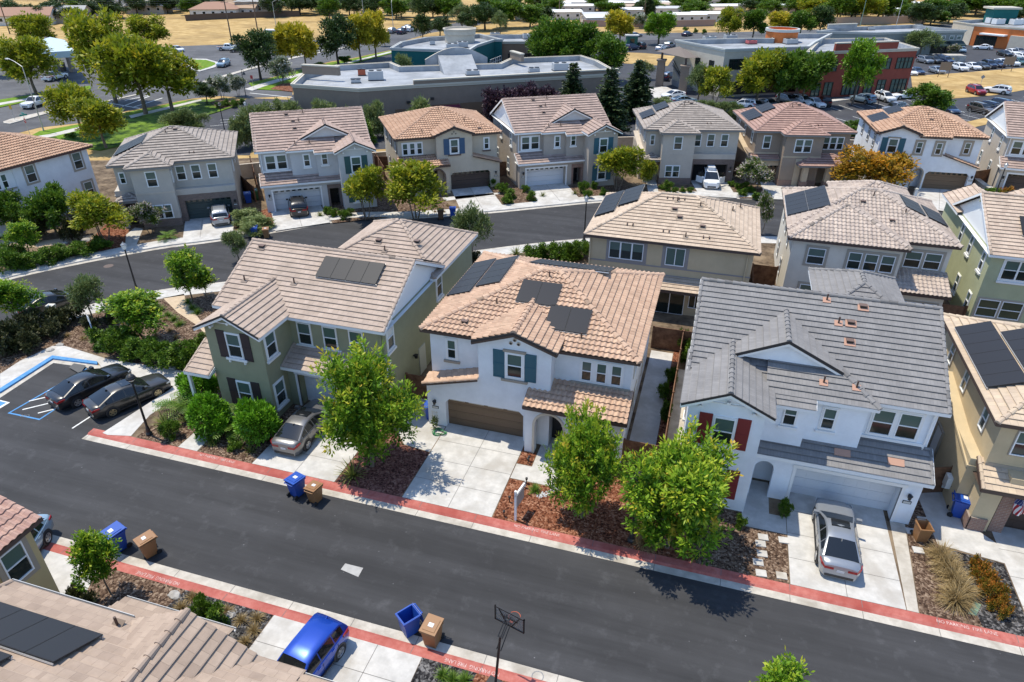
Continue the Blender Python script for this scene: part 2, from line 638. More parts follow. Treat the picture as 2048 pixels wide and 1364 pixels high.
 # ---- faces: deg 0 looks to -y, 90 to +x, 180 to +y, -90 to -x
 def _face(s, org, deg):
  if s.m < 0:
   org = (-org[0], org[1])
   deg = -deg if deg in (90, -90) else deg
  a = R(deg)
  return Vector((org[0], org[1], 0)), Vector((math.cos(a), math.sin(a), 0)), Vector((math.sin(a), -math.cos(a), 0))
 def win(s, org, deg, z, w, h, n=1, trim=None, tw=0.09, sill=None, sillw=0.0, head=None, shut=None, shw=0.42, gl=None, cross=True, corbel=False, slide=False, gap=0.0):
  """window centred on org (local x, y); n panes side by side; z is the sill height"""
  O, u, nn = s._face(org, deg)
  Z = Vector((0, 0, 1))
  gl = gl or (GLASS, GLASS2)
  f = MB()
  g = MB()
  def bar(a0, a1, b0, b1, d0, d1, mb, mat=0):
   mb.obox(O + u * a0 + Z * b0 + nn * d0, u * (a1 - a0), Z * (b1 - b0), nn * (d1 - d0), mat)
  fr = 0.055
  pw = (w - gap * (n - 1)) / n
  for i in range(n):
   a0 = -w / 2 + i * (pw + gap)
   a1 = a0 + pw
   bar(a0, a0 + fr, z, z + h, 0.0, 0.075, f)
   bar(a1 - fr, a1, z, z + h, 0.0, 0.075, f)
   bar(a0 + fr, a1 - fr, z, z + fr, 0.0, 0.075, f)
   bar(a0 + fr, a1 - fr, z + h - fr, z + h, 0.0, 0.075, f)
   zm = z + h * 0.5
   if slide:
    bar((a0 + a1) / 2 - 0.03, (a0 + a1) / 2 + 0.03, z + fr, z + h - fr, 0.0, 0.06, f)
    g.face([O + u * (a0 + fr) + Z * (z + fr) + nn * 0.014, O + u * (a1 - fr) + Z * (z + fr) + nn * 0.014, O + u * (a1 - fr) + Z * (z + h - fr) + nn * 0.014, O + u * (a0 + fr) + Z * (z + h - fr) + nn * 0.014], 1)
   else:
    if cross:
     bar(a0 + fr, a1 - fr, zm - 0.025, zm + 0.025, 0.0, 0.06, f)
    for b0, b1, k in ((z + fr, zm, 0), (zm, z + h - fr, 1)):
     d = 0.014 if k == 0 else 0.02
     g.face([O + u * (a0 + fr) + Z * b0 + nn * d, O + u * (a1 - fr) + Z * b0 + nn * d, O + u * (a1 - fr) + Z * b1 + nn * d, O + u * (a0 + fr) + Z * b1 + nn * d], k)
  mats = [VINYL]
  if trim is not None:
   mats.append(trim)
   t = tw
   if gap:
    for i in range(n - 1):
     a0 = -w / 2 + (i + 1) * pw + i * gap
     bar(a0, a0 + gap, z, z + h, 0.0, 0.045, f, 1)
   bar(-w / 2 - t, -w / 2, z - t, z + h + t, 0.0, 0.045, f, 1)
   bar(w / 2, w / 2 + t, z - t, z + h + t, 0.0, 0.045, f, 1)
   bar(-w / 2, w / 2, z + h, z + h + t, 0.0, 0.045, f, 1)
   bar(-w / 2, w / 2, z - t, z, 0.0, 0.045, f, 1)
  fo = s.part('window', f, mats)
  g.build('pane', list(gl), fo)
  if sill is not None:
   q = MB()
   e = sillw or 0.14
   bar(-w / 2 - e, w / 2 + e, z - 0.16 - (tw if trim else 0), z - 0.02 - (tw if trim else 0), 0.0, 0.13, q)
   if corbel:
    for sx in (-1, 1):
     cx = sx * (w / 2 + e - 0.2)
     bar(cx - 0.06, cx + 0.06, z - 0.34 - (tw if trim else 0), z - 0.16 - (tw if trim else 0), 0.0, 0.1, q)
   q.build('sill', sill, fo)
  if head is not None:
   q = MB()
   bar(-w / 2 - 0.2, w / 2 + 0.2, z + h + 0.1, z + h + 0.24, 0.0, 0.12, q)
   q.build('header', head, fo)
  if shut is not None:
   for sx in (-1, 1):
    q = MB()
    a0 = sx * (w / 2 + tw + 0.02 + shw / 2) - shw / 2
    bar(a0, a0 + shw, z - 0.12, z + h + 0.12, 0.0, 0.045, q)
    for k in range(3):
     zb = z - 0.12 + (h + 0.24) * k / 2
     zb = min(max(zb - 0.05, z - 0.12), z + h + 0.12 - 0.1)
     bar(a0, a0 + shw, zb, zb + 0.1, 0.045, 0.06, q)
    s.part('shutter', q, shut)
  return fo
 def garage(s, xa, xb, y, h, mat, lites=True, frame=None, yf=None, rows=4, litemat=None):
  a, b = s.x(xa, xb)
  q = MB()
  rh = h / rows
  for k in range(rows):
   q.box(a, b, y, y + 0.05, k * rh + 0.012, (k + 1) * rh - 0.006)
   n = 8
   pw = (b - a) / n
   if not s.far:
    for i in range(n):
     if lites and k == rows - 1:
      continue
     q.box(a + i * pw + 0.08, a + (i + 1) * pw - 0.08, y - 0.012, y, k * rh + 0.09, (k + 1) * rh - 0.09)
  q.box(a, b, y + 0.05, y + 0.09, 0, h, 1)
  do = s.part('garage_door', q, [mat, INSIDE])
  if lites:
   g = MB()
   n = 4 if not s.far else 8
   pw = (b - a) / n
   for i in range(n):
    g.box(a + i * pw + 0.12, a + (i + 1) * pw - 0.12, y - 0.012, y, (rows - 1) * rh + 0.2, rows * rh - 0.14)
   g.build('garage_window', litemat or GLASS, do)
  if frame is not None:
   f = MB()
   yy = yf
   f.box(a - 0.16, a, yy - 0.03, yy + 0.1, 0, h)
   f.box(b, b + 0.16, yy - 0.03, yy + 0.1, 0, h)
   f.box(a - 0.2, b + 0.2, yy - 0.05, yy + 0.1, h, h + 0.18)
   s.part('garage_frame', f, frame)
 def solar(s, o, du, dv, nu, nv, pw=1.02, ph=1.66, rails=True):
  """o lower-left corner on the roof surface (local), du along, dv up the slope (unit)"""
  o, du, dv = (Vector((s.m * q[0], q[1], q[2])) for q in (o, du, dv))
  du.normalize()
  dv.normalize()
  n = du.cross(dv).normalized()
  if n.z < 0:
   n = -n
  for i in range(nu):
   for j in range(nv):
    q = MB()
    c = o + du * (i * (pw + 0.015)) + dv * (j * (ph + 0.015)) + n * 0.16
    q.obox(c, du * pw, dv * ph, n * 0.035, 0)
    e = 0.018
    q.obox(c + du * e + dv * e + n * 0.035, du * (pw - 2 * e), dv * (ph - 2 * e), n * 0.003, 1)
    s.part('solar_panel', q, [PVFRAME, PVPANEL])
  if rails:
   q = MB()
   for j in range(nv + 1):
    v = min(j * (ph + 0.015), nv * (ph + 0.015))
    q.obox(o + dv * (v - 0.03) + n * 0.09, du * (nu * (pw + 0.015)), dv * 0.03, n * 0.05, 0)
   for i in range(nu + 1):
    q.obox(o + du * (i * (pw + 0.015) - 0.02) + n * 0.0, du * 0.04, dv * 0.04, n * 0.15, 0)
   s.part('solar_rail', q, PVRAIL)
 def vent(s, p, kind='pipe', mat=None):
  x, y, z = s.m * p[0], p[1], p[2]
  q = MB()
  if kind == 'pipe':
   q.obox((x - 0.2, y - 0.18, z - 0.02), (0.4, 0, 0), (0, 0.34, 0.145), (0, 0, 0.02), 1)
   q.cyl((x, y, z), (x, y, z + 0.42), 0.045, 0.045, 8, 0)
   s.part('vent_pipe', q, [plain('vent_pipe_brown', (0.07, 0.04, 0.03), 0.6), mat or s.tmats[0]])
  elif kind == 'box':
   q.obox((x - 0.27, y - 0.25, z - 0.05), (0.54, 0, 0), (0, 0.45, 0.19), (0, 0, 0.02), 1)
   q.box(x - 0.16, x + 0.16, y - 0.1, y + 0.14, z - 0.05, z + 0.16, 0)
   q.box(x - 0.19, x + 0.19, y - 0.14, y + 0.18, z + 0.16, z + 0.19, 2)
   s.part('roof_vent', q, [DARK, mat or s.tmats[0], plain('vent_brown', (0.14, 0.09, 0.07), 0.6)])
  else:
   for dx in (-0.22, 0.22):
    q.box(x + dx - 0.035, x + dx + 0.035, y - 0.16, y + 0.16, z - 0.06, z + 0.13, 0)
   s.part('roof_vent', q, [plain('vent_brown', (0.10, 0.06, 0.045), 0.7)])
 def lamp(s, x, y, z):
  x = s.m * x
  q = MB()
  q.box(x - 0.06, x + 0.06, y - 0.05, y, z - 0.12, z + 0.12)
  q.cyl((x, y - 0.16, z - 0.14), (x, y - 0.16, z + 0.1), 0.07, 0.1, 8)
  q.cyl((x, y - 0.16, z + 0.1), (x, y - 0.16, z + 0.2), 0.13, 0.02, 8)
  s.part('wall_lamp', q, DARK)
  p = MB()
  p.box(x - 0.2, x + 0.2, y - 0.03, y, z - 0.52, z - 0.34, 0)
  p.box(x - 0.165, x + 0.165, y - 0.04, y - 0.03, z - 0.49, z - 0.37, 1)
  s.part('number_plaque', p, [DARK, plain('plaque_face', (0.55, 0.54, 0.5), 0.5)])
 def arch_wall(s, x0, x1, y, th, z1, ax0, ax1, spring, top, mat=0, trim=None):
  a, b = s.x(x0, x1)
  c, d = s.x(ax0, ax1)
  if c > a + 0.01:
   s.W.box(a, c, y, y + th, 0, z1, mat)
  if b > d + 0.01:
   s.W.box(d, b, y, y + th, 0, z1, mat)
  n = 12
  pts = []
  for i in range(n + 1):
   t = math.pi * i / n
   pts.append(((c + d) / 2 - math.cos(t) * (d - c) / 2, spring + math.sin(t) * (top - spring)))
  for i in range(n):
   (xa, za), (xb, zb) = pts[i], pts[i + 1]
   s.W.face([(xa, y, za), (xb, y, zb), (xb, y, z1), (xa, y, z1)], mat)
   s.W.face([(xa, y + th, z1), (xb, y + th, z1), (xb, y + th, zb), (xa, y + th, za)], mat)
   s.W.face([(xa, y, za), (xa, y + th, za), (xb, y + th, zb), (xb, y, zb)], mat)
  s.W.face([(c, y, z1), (d, y, z1), (d, y + th, z1), (c, y + th, z1)], mat)
  if trim is not None:
   q = MB()
   k = 0.14
   sc = ((d - c) / 2 + k) / ((d - c) / 2)
   out = [((c + d) / 2 + (p[0] - (c + d) / 2) * sc, spring + (p[1] - spring) * (top - spring + k) / (top - spring)) for p in pts]
   pin = [(pts[0][0], 0.0)] + pts + [(pts[-1][0], 0.0)]
   pout = [(out[0][0], 0.0)] + out + [(out[-1][0], 0.0)]
   for i in range(len(pin) - 1):
    A = [(pin[i][0], y, pin[i][1]), (pin[i + 1][0], y, pin[i + 1][1]), (pout[i + 1][0], y, pout[i + 1][1]), (pout[i][0], y, pout[i][1])]
    q.slab(A, (0, -0.04, 0))
   s.part('arch_trim', q, trim)
 def door(s, x, y, w, h, mat, z=0.05):
  x = s.m * x
  q = MB()
  q.box(x - w / 2, x + w / 2, y, y + 0.05, z, z + h)
  for k in range(3):
   for sx in (-1, 1):
    q.box(x + sx * w / 4 - w / 6, x + sx * w / 4 + w / 6, y - 0.015, y, z + 0.15 + k * h * 0.31, z + 0.1 + h * 0.28 + k * h * 0.31)
  d = s.part('door', q, mat)
  hnd = MB()
  hnd.cyl((x + w * 0.38, y - 0.06, z + 1.0), (x + w * 0.38, y, z + 1.0), 0.03, 0.03, 8)
  hnd.build('handle', PVRAIL, d)
 def done(s, wmats=None):
  s.W.build('wall', [s.wallmat] + list(wmats or []), s.root)
  if s.Rf.f:
   s.Rf.build('roof', s.tmats, s.root)
  return s.root
FLAT = ('flat', 0.37, 0.065)
FLATF = ('flat', 0.44, 0.085)
BARREL = ('barrel', 0.37, 0.075, 6)
BARRELF = ('barrel', 0.44, 0.085, 4)
# ---------------------------------------------------------------- the three house plans of the estate (front looks to local -y)
def plan_gable(loc, rz, label, m, wall, tile, style, shut, gdoor, opt):
 """two storeys, ridge along the street, gabled tower at one end, low roof over the garage"""
 h = House(loc, rz, label, wall, tile, style, opt.get('fascia', WHITE), m=m, far=opt.get('far', False))
 white = opt.get('trim', WHITE)
 brick = opt.get('brick')
 L, RR, D = -5.8, 5.8, 10.6
 ZE = 6.4
 # walls
 h.wbox(L, RR, 0.0, D, 0, ZE)
 h.wbox(-2.25, 2.6, -0.65, 0.0, 2.9, ZE - 0.1)
 h.wbox(-2.25, -0.07, -1.1, -0.65, 2.9, ZE - 0.3)
 h.wbox(L, -2.25, -2.9, 0.0, 0, 6.25)
 for sx in (-1, 1):   # main gable ends
  xx = sx * 5.8 - (0.1 if sx > 0 else 0)
  h.W.slab([(h.m * xx, 0, ZE), (h.m * xx, D, ZE), (h.m * xx, D / 2, ZE + 0.489 * D / 2)], (h.m * 0.1, 0, 0), 1 if opt.get('white_gable') else 0)
 zt = ZE + 0.47 * 1.775
 h.W.slab([(h.m * L, -2.9, 6.25), (h.m * -2.25, -2.9, 6.25), (h.m * -4.02, -2.9, 7.1)], (0, 0.3, 0), 0)
 # garage front
 gy, gx0, gx1, gh = -1.37, 0.0, 4.93, 2.4
 h.wbox(gx1, RR, gy, -0.55, 0, 3.1)
 h.wbox(gx0, gx1, gy, -0.55, gh, 3.1)
 if opt.get('entry') == 'arch':
  h.arch_wall(-2.25, gx0, gy, 0.35, 3.1, -2.0, -1.05, 1.95, 2.45, 0, None)
  h.wbox(-0.35, gx0, gy + 0.35, -0.55, 0, 3.1)
  h.wbox(-2.25, -0.35, 0.5, 0.6, 0, 3.0)
 else:
  bm = 1 if brick else 0
  h.wbox(-0.75, gx0, gy, -0.55, 0, 3.1, 0)
  h.wbox(-2.25, -0.75, gy, -1.05, 2.4, 3.1, 0)
  if brick:
   h.wbox(-0.98, -0.75, gy - 0.03, -0.55, 0, 2.6, 2)
   h.wbox(-2.25, -2.0, gy - 0.03, -0.55, 0, 2.6, 2)
   h.wbox(-2.0, -0.98, gy - 0.03, -1.06, 2.15, 2.6, 2)
 h.door(-1.5, -0.06 if opt.get('entry') != 'arch' else 0.43, 1.0, 2.1, opt.get('doormat', DARK))
 # roofs
 h.gable_x(L - 0.3, RR + 0.3, -0.4, D + 0.4, ZE, 0.489)
 h.gable_y(-4.02, 2.16, -3.3, 2.0, ZE + 0.02, 0.47)
 # cross gable over the middle with a hip slope below it
 xc, zc, yg, hw, sg = -1.5, 8.55, 0.75, 2.75, 0.48
 zb = zc - sg * hw
 h.tp([(xc, yg - 0.25, zc), (xc + hw, yg - 0.25, zb), (xc + hw, 4.6, zb), (xc, 4.6, zc)])
 h.tp([(xc, 4.6, zc), (xc - hw, 4.6, zb), (xc - hw, yg - 0.25, zb), (xc, yg - 0.25, zc)])
 h.cap((xc, yg - 0.25, zc), (xc, 4.3, zc))
 h.bd((xc - hw, yg - 0.25, zb), (xc, yg - 0.25, zc), (0, -1), 0.22, 0.05)
 h.bd((xc + hw, yg - 0.25, zb), (xc, yg - 0.25, zc), (0, -1), 0.22, 0.05)
 for e_ in (-hw, hw):
  h.bd((xc + e_, yg - 0.3, zb + 0.1), (xc, yg - 0.3, zc + 0.1), (0, -1), 0.17, 0.04, 0, 4)
 h.Rf.face([(h.m * (xc - hw + 0.15), yg, zb), (h.m * (xc + hw - 0.15), yg, zb), (h.m * xc, yg, zc - 0.1)][::h.m], 3)
 ex, ey = 2.95, -1.0
 b = (xc + hw, yg, zb)
 e = (ex, ey, ZE)
 h.tp([(-2.25, ey, ZE), e, b, (-2.25, yg, zb)])
 h.tp([e, (ex, 0.6, ZE), (xc + hw, 2.4, zb), b])
 h.cap(e, b)
 h.tp([(-2.25, -1.55, ZE - 0.27), (0.12, -1.55, ZE - 0.27), (0.12, ey, ZE), (-2.25, ey, ZE)])
 h.bd((0.12, ey, ZE), (ex, ey, ZE), (0, -1))
 h.bd((-2.25, -1.55, ZE - 0.27), (0.12, -1.55, ZE - 0.27), (0, -1))
 h.bd((ex, ey, ZE), (ex, -0.3, ZE), (1, 0))
 h.bd((0.12, -1.55, ZE - 0.27), (0.12, ey, ZE), (1, 0))
 h.shed(-2.25, RR + 0.25, gy - 0.4, 0.0, 3.15, 0.489, ends=True)
 h.tmats[3] = opt.get('gablemat', white)
 # openings
 h.garage(gx0, gx1, -0.6, gh, gdoor, opt.get('lites', True), white, gy)
 for z in (4.15, 0.95):
  h.win((-4.02, -2.9), 0, z, 0.98, 1.62, trim=white, tw=0.08, sill=white, shut=shut, shw=0.62, corbel=z > 3, sillw=0.3)
 h.win((-0.9, -1.1), 0, 4.75, 0.62, 1.25, trim=white, tw=0.04, sill=white)
 h.win((0.95, -0.65), 0, 4.6, 0.62, 1.25, trim=white, tw=0.08, sill=white)
 h.win((4.1, 0.0), 0, 4.35, 2.15, 1.5, n=2, trim=white, tw=0.1, gap=0.18, sill=white, sillw=0.4)
 for sx, dg in ((-1, -90), (1, 90)):
  for (y, z) in opt.get('own') or ((2.2, 4.4), (6.6, 4.4), (3.4, 1.2), (8.2, 1.2)):
   h.win((sx * 5.8, y), dg, z, 0.72, 1.45, trim=white, tw=0.07, sill=white)
 for x in () if opt.get('own') else (-3.6, 0.2, 3.6):
  h.win((x, D), 180, 4.3, 1.5, 1.3, n=2, trim=white)
 if not opt.get('own'):
  h.win((0.5, D), 180, 0.2, 2.4, 2.1, slide=True, trim=white)
 h.lamp(5.35, gy, 1.95)
 # corbels under the tower gable
 q = MB()
 for k in (-1, 0, 1):
  x = h.m * (-4.02 + k * 1.25)
  zz = 6.32 if k else 6.72
  q.cyl((x, -3.12, zz), (x, -2.85, zz), 0.09, 0.09, 10)
 q.obox((h.m * (-4.02 - 1.0), -2.95, 6.55), (h.m * 2.0, 0, 0), (0, 0.06, 0), (0, 0, 0.06))
 h.part('gable_bracket', q, white)
 q = MB()
 for x, y in ((5.6, -0.05),):
  q.cyl((h.m * x, y - 0.05, 3.9), (h.m * x, y - 0.05, ZE - 0.1), 0.05, 0.05, 8)
 h.part('downpipe', q, white)
 if opt.get('vents', True):
  zf = lambda y: ZE + 0.489 * (y + 0.4)
  vm = opt.get('ventmat')
  for x, y, k in ((0.5, 4.9, 'pipe'), (1.1, 3.6, 'pipe'), (1.7, 3.7, 'box'), (2.3, 4.75, 'box'), (1.65, 2.6, 'box')):
   h.vent((x, y, zf(y)), k, vm)
  for x, y in ((0.4, -0.1), (1.9, -0.1)):
   h.vent((x, y, ZE + 0.489 * (y + 1.0)), 'pipe', vm)
 return h
def plan_mission(loc, rz, label, m, wall, tile, style, shut, gdoor, opt):
 """two storeys, hip roof, parapet-like centre gable flush with the garage, arched porch"""
 h = House(loc, rz, label, wall, tile, style, opt.get('fascia', DKBROWN), m=m, far=opt.get('far', False))
 tr = opt.get('trim')
 sillm = opt.get('sill')
 W2, D, ZE, SL = 5.9, 10.8, 6.35, 0.345
 gy = -0.95
 h.wbox(-W2, W2, 0, D, 0, ZE - 0.1)
 # garage front, top edge sloping up to the gable
 g0, g1, gh = -4.75, 0.08, 2.2
 def top(x):
  return 3.12 + (x + 5.9) * (4.05 - 3.12) / 3.3
 for a, b, z0 in ((-W2, g0, 0.0), (g0, -2.6, gh)):
  h.W.slab([(h.m * a, gy, z0), (h.m * b, gy, z0), (h.m * b, gy, top(b)), (h.m * a, gy, top(a))], (0, 0.95, 0))
 h.wbox(-2.6, g1, gy, 0, gh, 6.6)
 h.wbox(g1, 1.62, gy, 0, 0, 6.6)
 c = 0.28    # clipped upper corners of the opening
 h.W.slab([(h.m * g0, gy, gh), (h.m * (g0 + c), gy, gh), (h.m * g0, gy, gh - c)], (0, 0.4, 0))
 h.W.slab([(h.m * g1, gy, gh), (h.m * (g1 - c), gy, gh), (h.m * g1, gy, gh - c)], (0, 0.4, 0))
 h.W.slab([(h.m * -2.6, gy, 6.6), (h.m * 1.62, gy, 6.6), (h.m * -0.45, gy, 7.4)], (0, 0.9, 0))
 # porch
 py = -1.78
 h.arch_wall(0.4, 5.95, py, 0.5, 3.35, 0.98, 2.6, 2.1, 2.95, 0, tr)
 h.wbox(5.45, 5.95, py + 0.5, 0, 0, 3.35)
 h.wbox(0.4, 0.62, py + 0.5, gy, 0, 3.35)
 h.wbox(3.0, 5.45, -0.6, 0, 0, 3.35)
 h.door(1.8, -0.06, 1.05, 2.3, DARK)
 # roofs
 a, b = h.hip(-W2 - 0.43, W2 + 0.4, -0.4, D + 0.4, ZE, SL)
 h.gable_y(-0.45, 2.42, gy - 0.3, 3.6, 6.62, 0.36)
 h.shed(0.35, 6.1, py - 0.32, 0.0, 3.5, SL)
 # tiled cap on the sloping garage wall
 q = h.Rf
 P = [(-W2 - 0.2, gy - 0.22, top(-5.9) - 0.05), (-2.6, gy - 0.22, top(-2.6)), (-2.6, 0, top(-2.6) + 0.16), (-W2 - 0.2, 0, top(-5.9) + 0.12)]
 h.tp(P, ('flat', 0.4, 0.05))
 h.bd(P[0], P[1], (0, -1), 0.1, 0.04)
 h.cap((-W2 - 0.2, gy - 0.15, top(-5.9)), (-2.6, gy - 0.15, top(-2.6) + 0.04), 0.1)
 h.garage(g0, g1, gy + 0.4, gh, gdoor, True, None, litemat=opt.get('lite'))
 # openings
 h.win((-4.57, 0), 0, 4.45, 0.56, 1.28, trim=WHITE if not opt.get('plainwin') else None, tw=0.1, sill=sillm, sillw=0.22)
 h.win((-0.46, gy), 0, 4.5, 0.9, 1.55, trim=WHITE, tw=0.12, sill=sillm, sillw=0.32, head=sillm, shut=shut, shw=0.66)
 h.win((4.25, 0), 0, 4.45, 2.25, 1.3, n=3, gap=0.24, trim=WHITE if not opt.get('plainwin') else None, tw=0.1, sill=sillm, sillw=0.55)
 h.win((4.3, py), 0, 1.0, 1.3, 1.4, n=2, trim=WHITE, tw=0.08)
 for sx, dg in ((-1, -90), (1, 90)):
  for (y, z) in ((1.6, 4.5), (5.2, 4.5), (8.6, 4.5), (3.2, 1.2), (7.2, 1.2)):
   h.win((sx * W2, y), dg, z, 0.75, 1.3, trim=tr, tw=0.16)
 for x in (-3.6, 0.2, 3.6):
  h.win((x, D), 180, 4.3, 1.5, 1.3, n=2, trim=WHITE)
 h.lamp(-5.4, gy, 1.85)
 q = MB()
 for dx, dz in ((-0.22, 0.0), (0.22, 0.0), (0, 0.22)):
  q.cyl((h.m * (-0.46 + dx), gy - 0.05, 6.72 + dz), (h.m * (-0.46 + dx), gy + 0.02, 6.72 + dz), 0.11, 0.11, 10, 0)
  q.cyl((h.m * (-0.46 + dx), gy - 0.055, 6.70 + dz), (h.m * (-0.46 + dx), gy - 0.045, 6.70 + dz), 0.075, 0.075, 10, 1)
 h.part('gable_vent', q, [plain('clay_vent', (0.5, 0.42, 0.33), 0.7), DARK])
 zf = lambda y: ZE + SL * (y + 0.4)
 for x, y, k in opt.get('vents', ((-2.5, 2.2, 'pipe'), (0.0, 4.8, 'pipe'), (-3.9, 0.5, 'box'), (2.9, 0.6, 'pipe'))):
  h.vent((x, y, zf(y)), k)
 return h
def plan_prairie(loc, rz, label, m, wall, tile, style, gdoor, opt):
 """two storeys, low hip roof, hipped front bay, small hipped porch, brick round the garage"""
 h = House(loc, rz, label, wall, tile, style, opt.get('fascia', plain('taupe_fascia', (0.20, 0.19, 0.18), 0.6)), m=m, far=opt.get('far', False))
 tr = opt.get('trim')
 W2, D, ZE, SL = 5.5, 10.4, 6.3, 0.40
 bay = opt.get('bay', (-3.9, -0.5))
 h.wbox(-W2, W2, 0, D, 0, ZE - 0.1)
 b0, b1 = bay
 by = -1.6
 h.wbox(b0, b1, by, 0, 0, ZE - 0.1)
 h.wbox(-W2 - 0.55, -W2, 0.25, D - 3, 0, 3.6)                 # low side wall with sloping cap
 q = MB()
 x0 = h.m * (-W2 - 0.62)
 q.obox((x0, 0.2, 3.05), (h.m * 0.7, 0, 0), (0, D - 3.1, 1.15), (0, 0, 0.14))
 h.part('wall_cap', q, opt.get('capmat', wall))
 h.hip(-W2 - 0.45, W2 + 0.45, -0.45, D + 0.45, ZE, SL)
 h.hip(b0 - 0.4, b1 + 0.4, by - 0.45, by + 5.0, ZE - 0.02, SL, soff=False, back=False)
 # belt course
 for a, b, y in ((b0 - 0.02, b1 + 0.02, by - 0.03), (-W2, b0 - 0.02, -0.03), (b1 + 0.02, W2, -0.03)):
  h.wbox(a, b, y, y + 0.03, 3.55, 3.72, 1)
 if opt.get('garage_side', 1) > 0:
  g0, g1 = opt.get('gx', (0.15, 4.6))
 else:
  g0, g1 = opt['gx']
 gh, gy = 2.3, -0.75
 if opt.get('garage_box', True):
  h.wbox(g0 - 0.62, g0, gy, 0.0, 0, 2.95, 2)
  h.wbox(g1, min(g1 + 0.75, W2), gy, 0.0, 0, 2.95, 2)
  h.wbox(g0, g1, gy, 0.0, gh, 2.95, 2)
  h.wbox(g0 - 0.62, min(g1 + 0.75, W2), gy - 0.02, 0.0, 2.95, 3.55, 0)
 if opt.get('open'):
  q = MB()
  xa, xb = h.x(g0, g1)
  q.box(xa, xb, -0.012, -0.006, 0, gh)  # flat near-black sheet, its colour stands in for the shade inside the garage
  h.part('garage_shade_panel', q, INSIDE)
 else:
  h.garage(g0, g1, -0.12, gh, gdoor, True, None)
 # stone or brick base on bay
 h.wbox(b0 - 0.04, b1 + 0.04, by - 0.04, by + 1.0, 0, 0.85, 2)
 # entry porch beside the bay
 px0, px1 = opt.get('porch', (-5.9, b0))
 if opt.get('big_porch'):
  h.hip(px0, px1, -3.0, 1.2, 2.95, 0.42, soff=True)
  for cx in opt['cols']:
   q = MB()
   xx = h.m * cx
   q.box(xx - 0.38, xx + 0.38, -2.65, -1.9, 0, 0.95, 1)
   q.box(xx - 0.3, xx + 0.3, -2.57, -1.98, 0.95, 2.8, 0)
   h.part('porch_column', q, [opt.get('lower', wall), opt['brick']])
 else:
  h.hip(px0, px1 + 0.2, -1.35, 1.0, 2.9, 0.42, soff=True)
  q = MB()
  xx = h.m * (px0 + 0.45)
  q.box(xx - 0.2, xx + 0.2, -1.1, -0.7, 0, 2.75)
  h.part('porch_column', q, opt.get('lower', wall))
 h.door(opt.get('doorx', (px0 + px1) / 2), -0.06, 1.0, 2.3, DARK)
 # openings
 for o in opt['wins']:
  x, y, z, w, hh, n = o
  h.win((x, by if y == 'b' else 0.0), 0, z, w, hh, n=n, trim=tr, tw=0.05, gap=0.08 if n > 1 else 0.0)
 for sx, dg in ((-1, -90), (1, 90)):
  for (y, z) in ((1.8, 4.4), (5.4, 4.4), (8.4, 4.4)):
   h.win((sx * W2, y), dg, z, 0.7, 1.3, trim=tr, tw=0.05)
 for x in (-3.6, 0.2, 3.6):
  h.win((x, D), 180, 4.3, 1.5, 1.3, n=2)
 h.win(((b1), by + 0.8), 90, 4.4, 0.5, 1.2)
 h.lamp(g1 + 0.36, gy, 1.9)
 zf = lambda y: ZE + SL * (y + 0.45)
 for x, y, k in opt.get('vents', ((0.3, 4.6, 'box'), (-0.6, 4.2, 'pipe'), (1.9, 0.8, 'clip'), (-0.2, 5.0, 'clip'))):
  h.vent((x, y, zf(y)), k)
 return h
# ---------------------------------------------------------------- ground, roads, pavements
M_DRY = mottled('dry_grass_field', (0.33, 0.215, 0.085), (0.52, 0.37, 0.17), 0.35, 0.95, 0.6, 3.0, 14.0, (0.27, 0.185, 0.085), 0.06, spec=0.05)
def asphalt(name, c, k=1.0):
 m, t, b = new_mat(name)
 g = t.nodes.new('ShaderNodeNewGeometry')
 mp = t.nodes.new('ShaderNodeMapping')
 mp.inputs['Scale'].default_value = (0.06, 0.9, 1)
 t.links.new(g.outputs['Position'], mp.inputs[0])
 L = []
 for v, sc, lo, hi, a0, a1 in ((mp.outputs[0], 1.0, .36, .68, .80, 1.32), (g.outputs['Position'], .22, .35, .7, .88, 1.15), (g.outputs['Position'], 1.1, .55, .80, 1.0, 1.75), (g.outputs['Position'], 60.0, .3, .7, .75, 1.25)):
  n = N(t, 'ShaderNodeTexNoise', Scale=sc, Detail=9.0, Roughness=.65)
  t.links.new(v, n.inputs['Vector'])
  r = N(t, 'ShaderNodeMapRange')
  for i, x in enumerate((lo, hi, a0, a1)):
   r.inputs[i + 1].default_value = x
  t.links.new(n.outputs[0], r.inputs[0])
  L.append(r.outputs[0])
 vo = N(t, 'ShaderNodeTexVoronoi', Scale=1.3)
 t.links.new(g.outputs['Position'], vo.inputs['Vector'])
 r = N(t, 'ShaderNodeMapRange')
 for i, x in enumerate((.02, .05, 3.2, 1.0)):
  r.inputs[i + 1].default_value = x
 t.links.new(vo.outputs['Distance'], r.inputs[0])
 L.append(r.outputs[0])
 o = L[0]
 for q in L[1:]:
  mu = N(t, 'ShaderNodeMath', operation='MULTIPLY')
  t.links.new(o, mu.inputs[0])
  t.links.new(q, mu.inputs[1])
  o = mu.outputs[0]
 mx = N(t, 'ShaderNodeMix', data_type='RGBA', blend_type='MULTIPLY')
 mx.inputs[0].default_value = 1.0
 mx.inputs[6].default_value = c4(c)
 t.links.new(o, mx.inputs[7])
 t.links.new(mx.outputs[2], b.inputs['Base Color'])
 b.inputs['Roughness'].default_value = .85
 b.inputs['Specular IOR Level'].default_value = .3
 return m
M_ASPH = asphalt('asphalt', (0.040, 0.040, 0.0425))
M_ASPH2 = mottled('worn_asphalt', (0.085, 0.085, 0.09), (0.125, 0.125, 0.13), 0.3, 0.9, 0.2, 40.0, 8.0, (0.07, 0.07, 0.075), 0.08, spec=0.25)
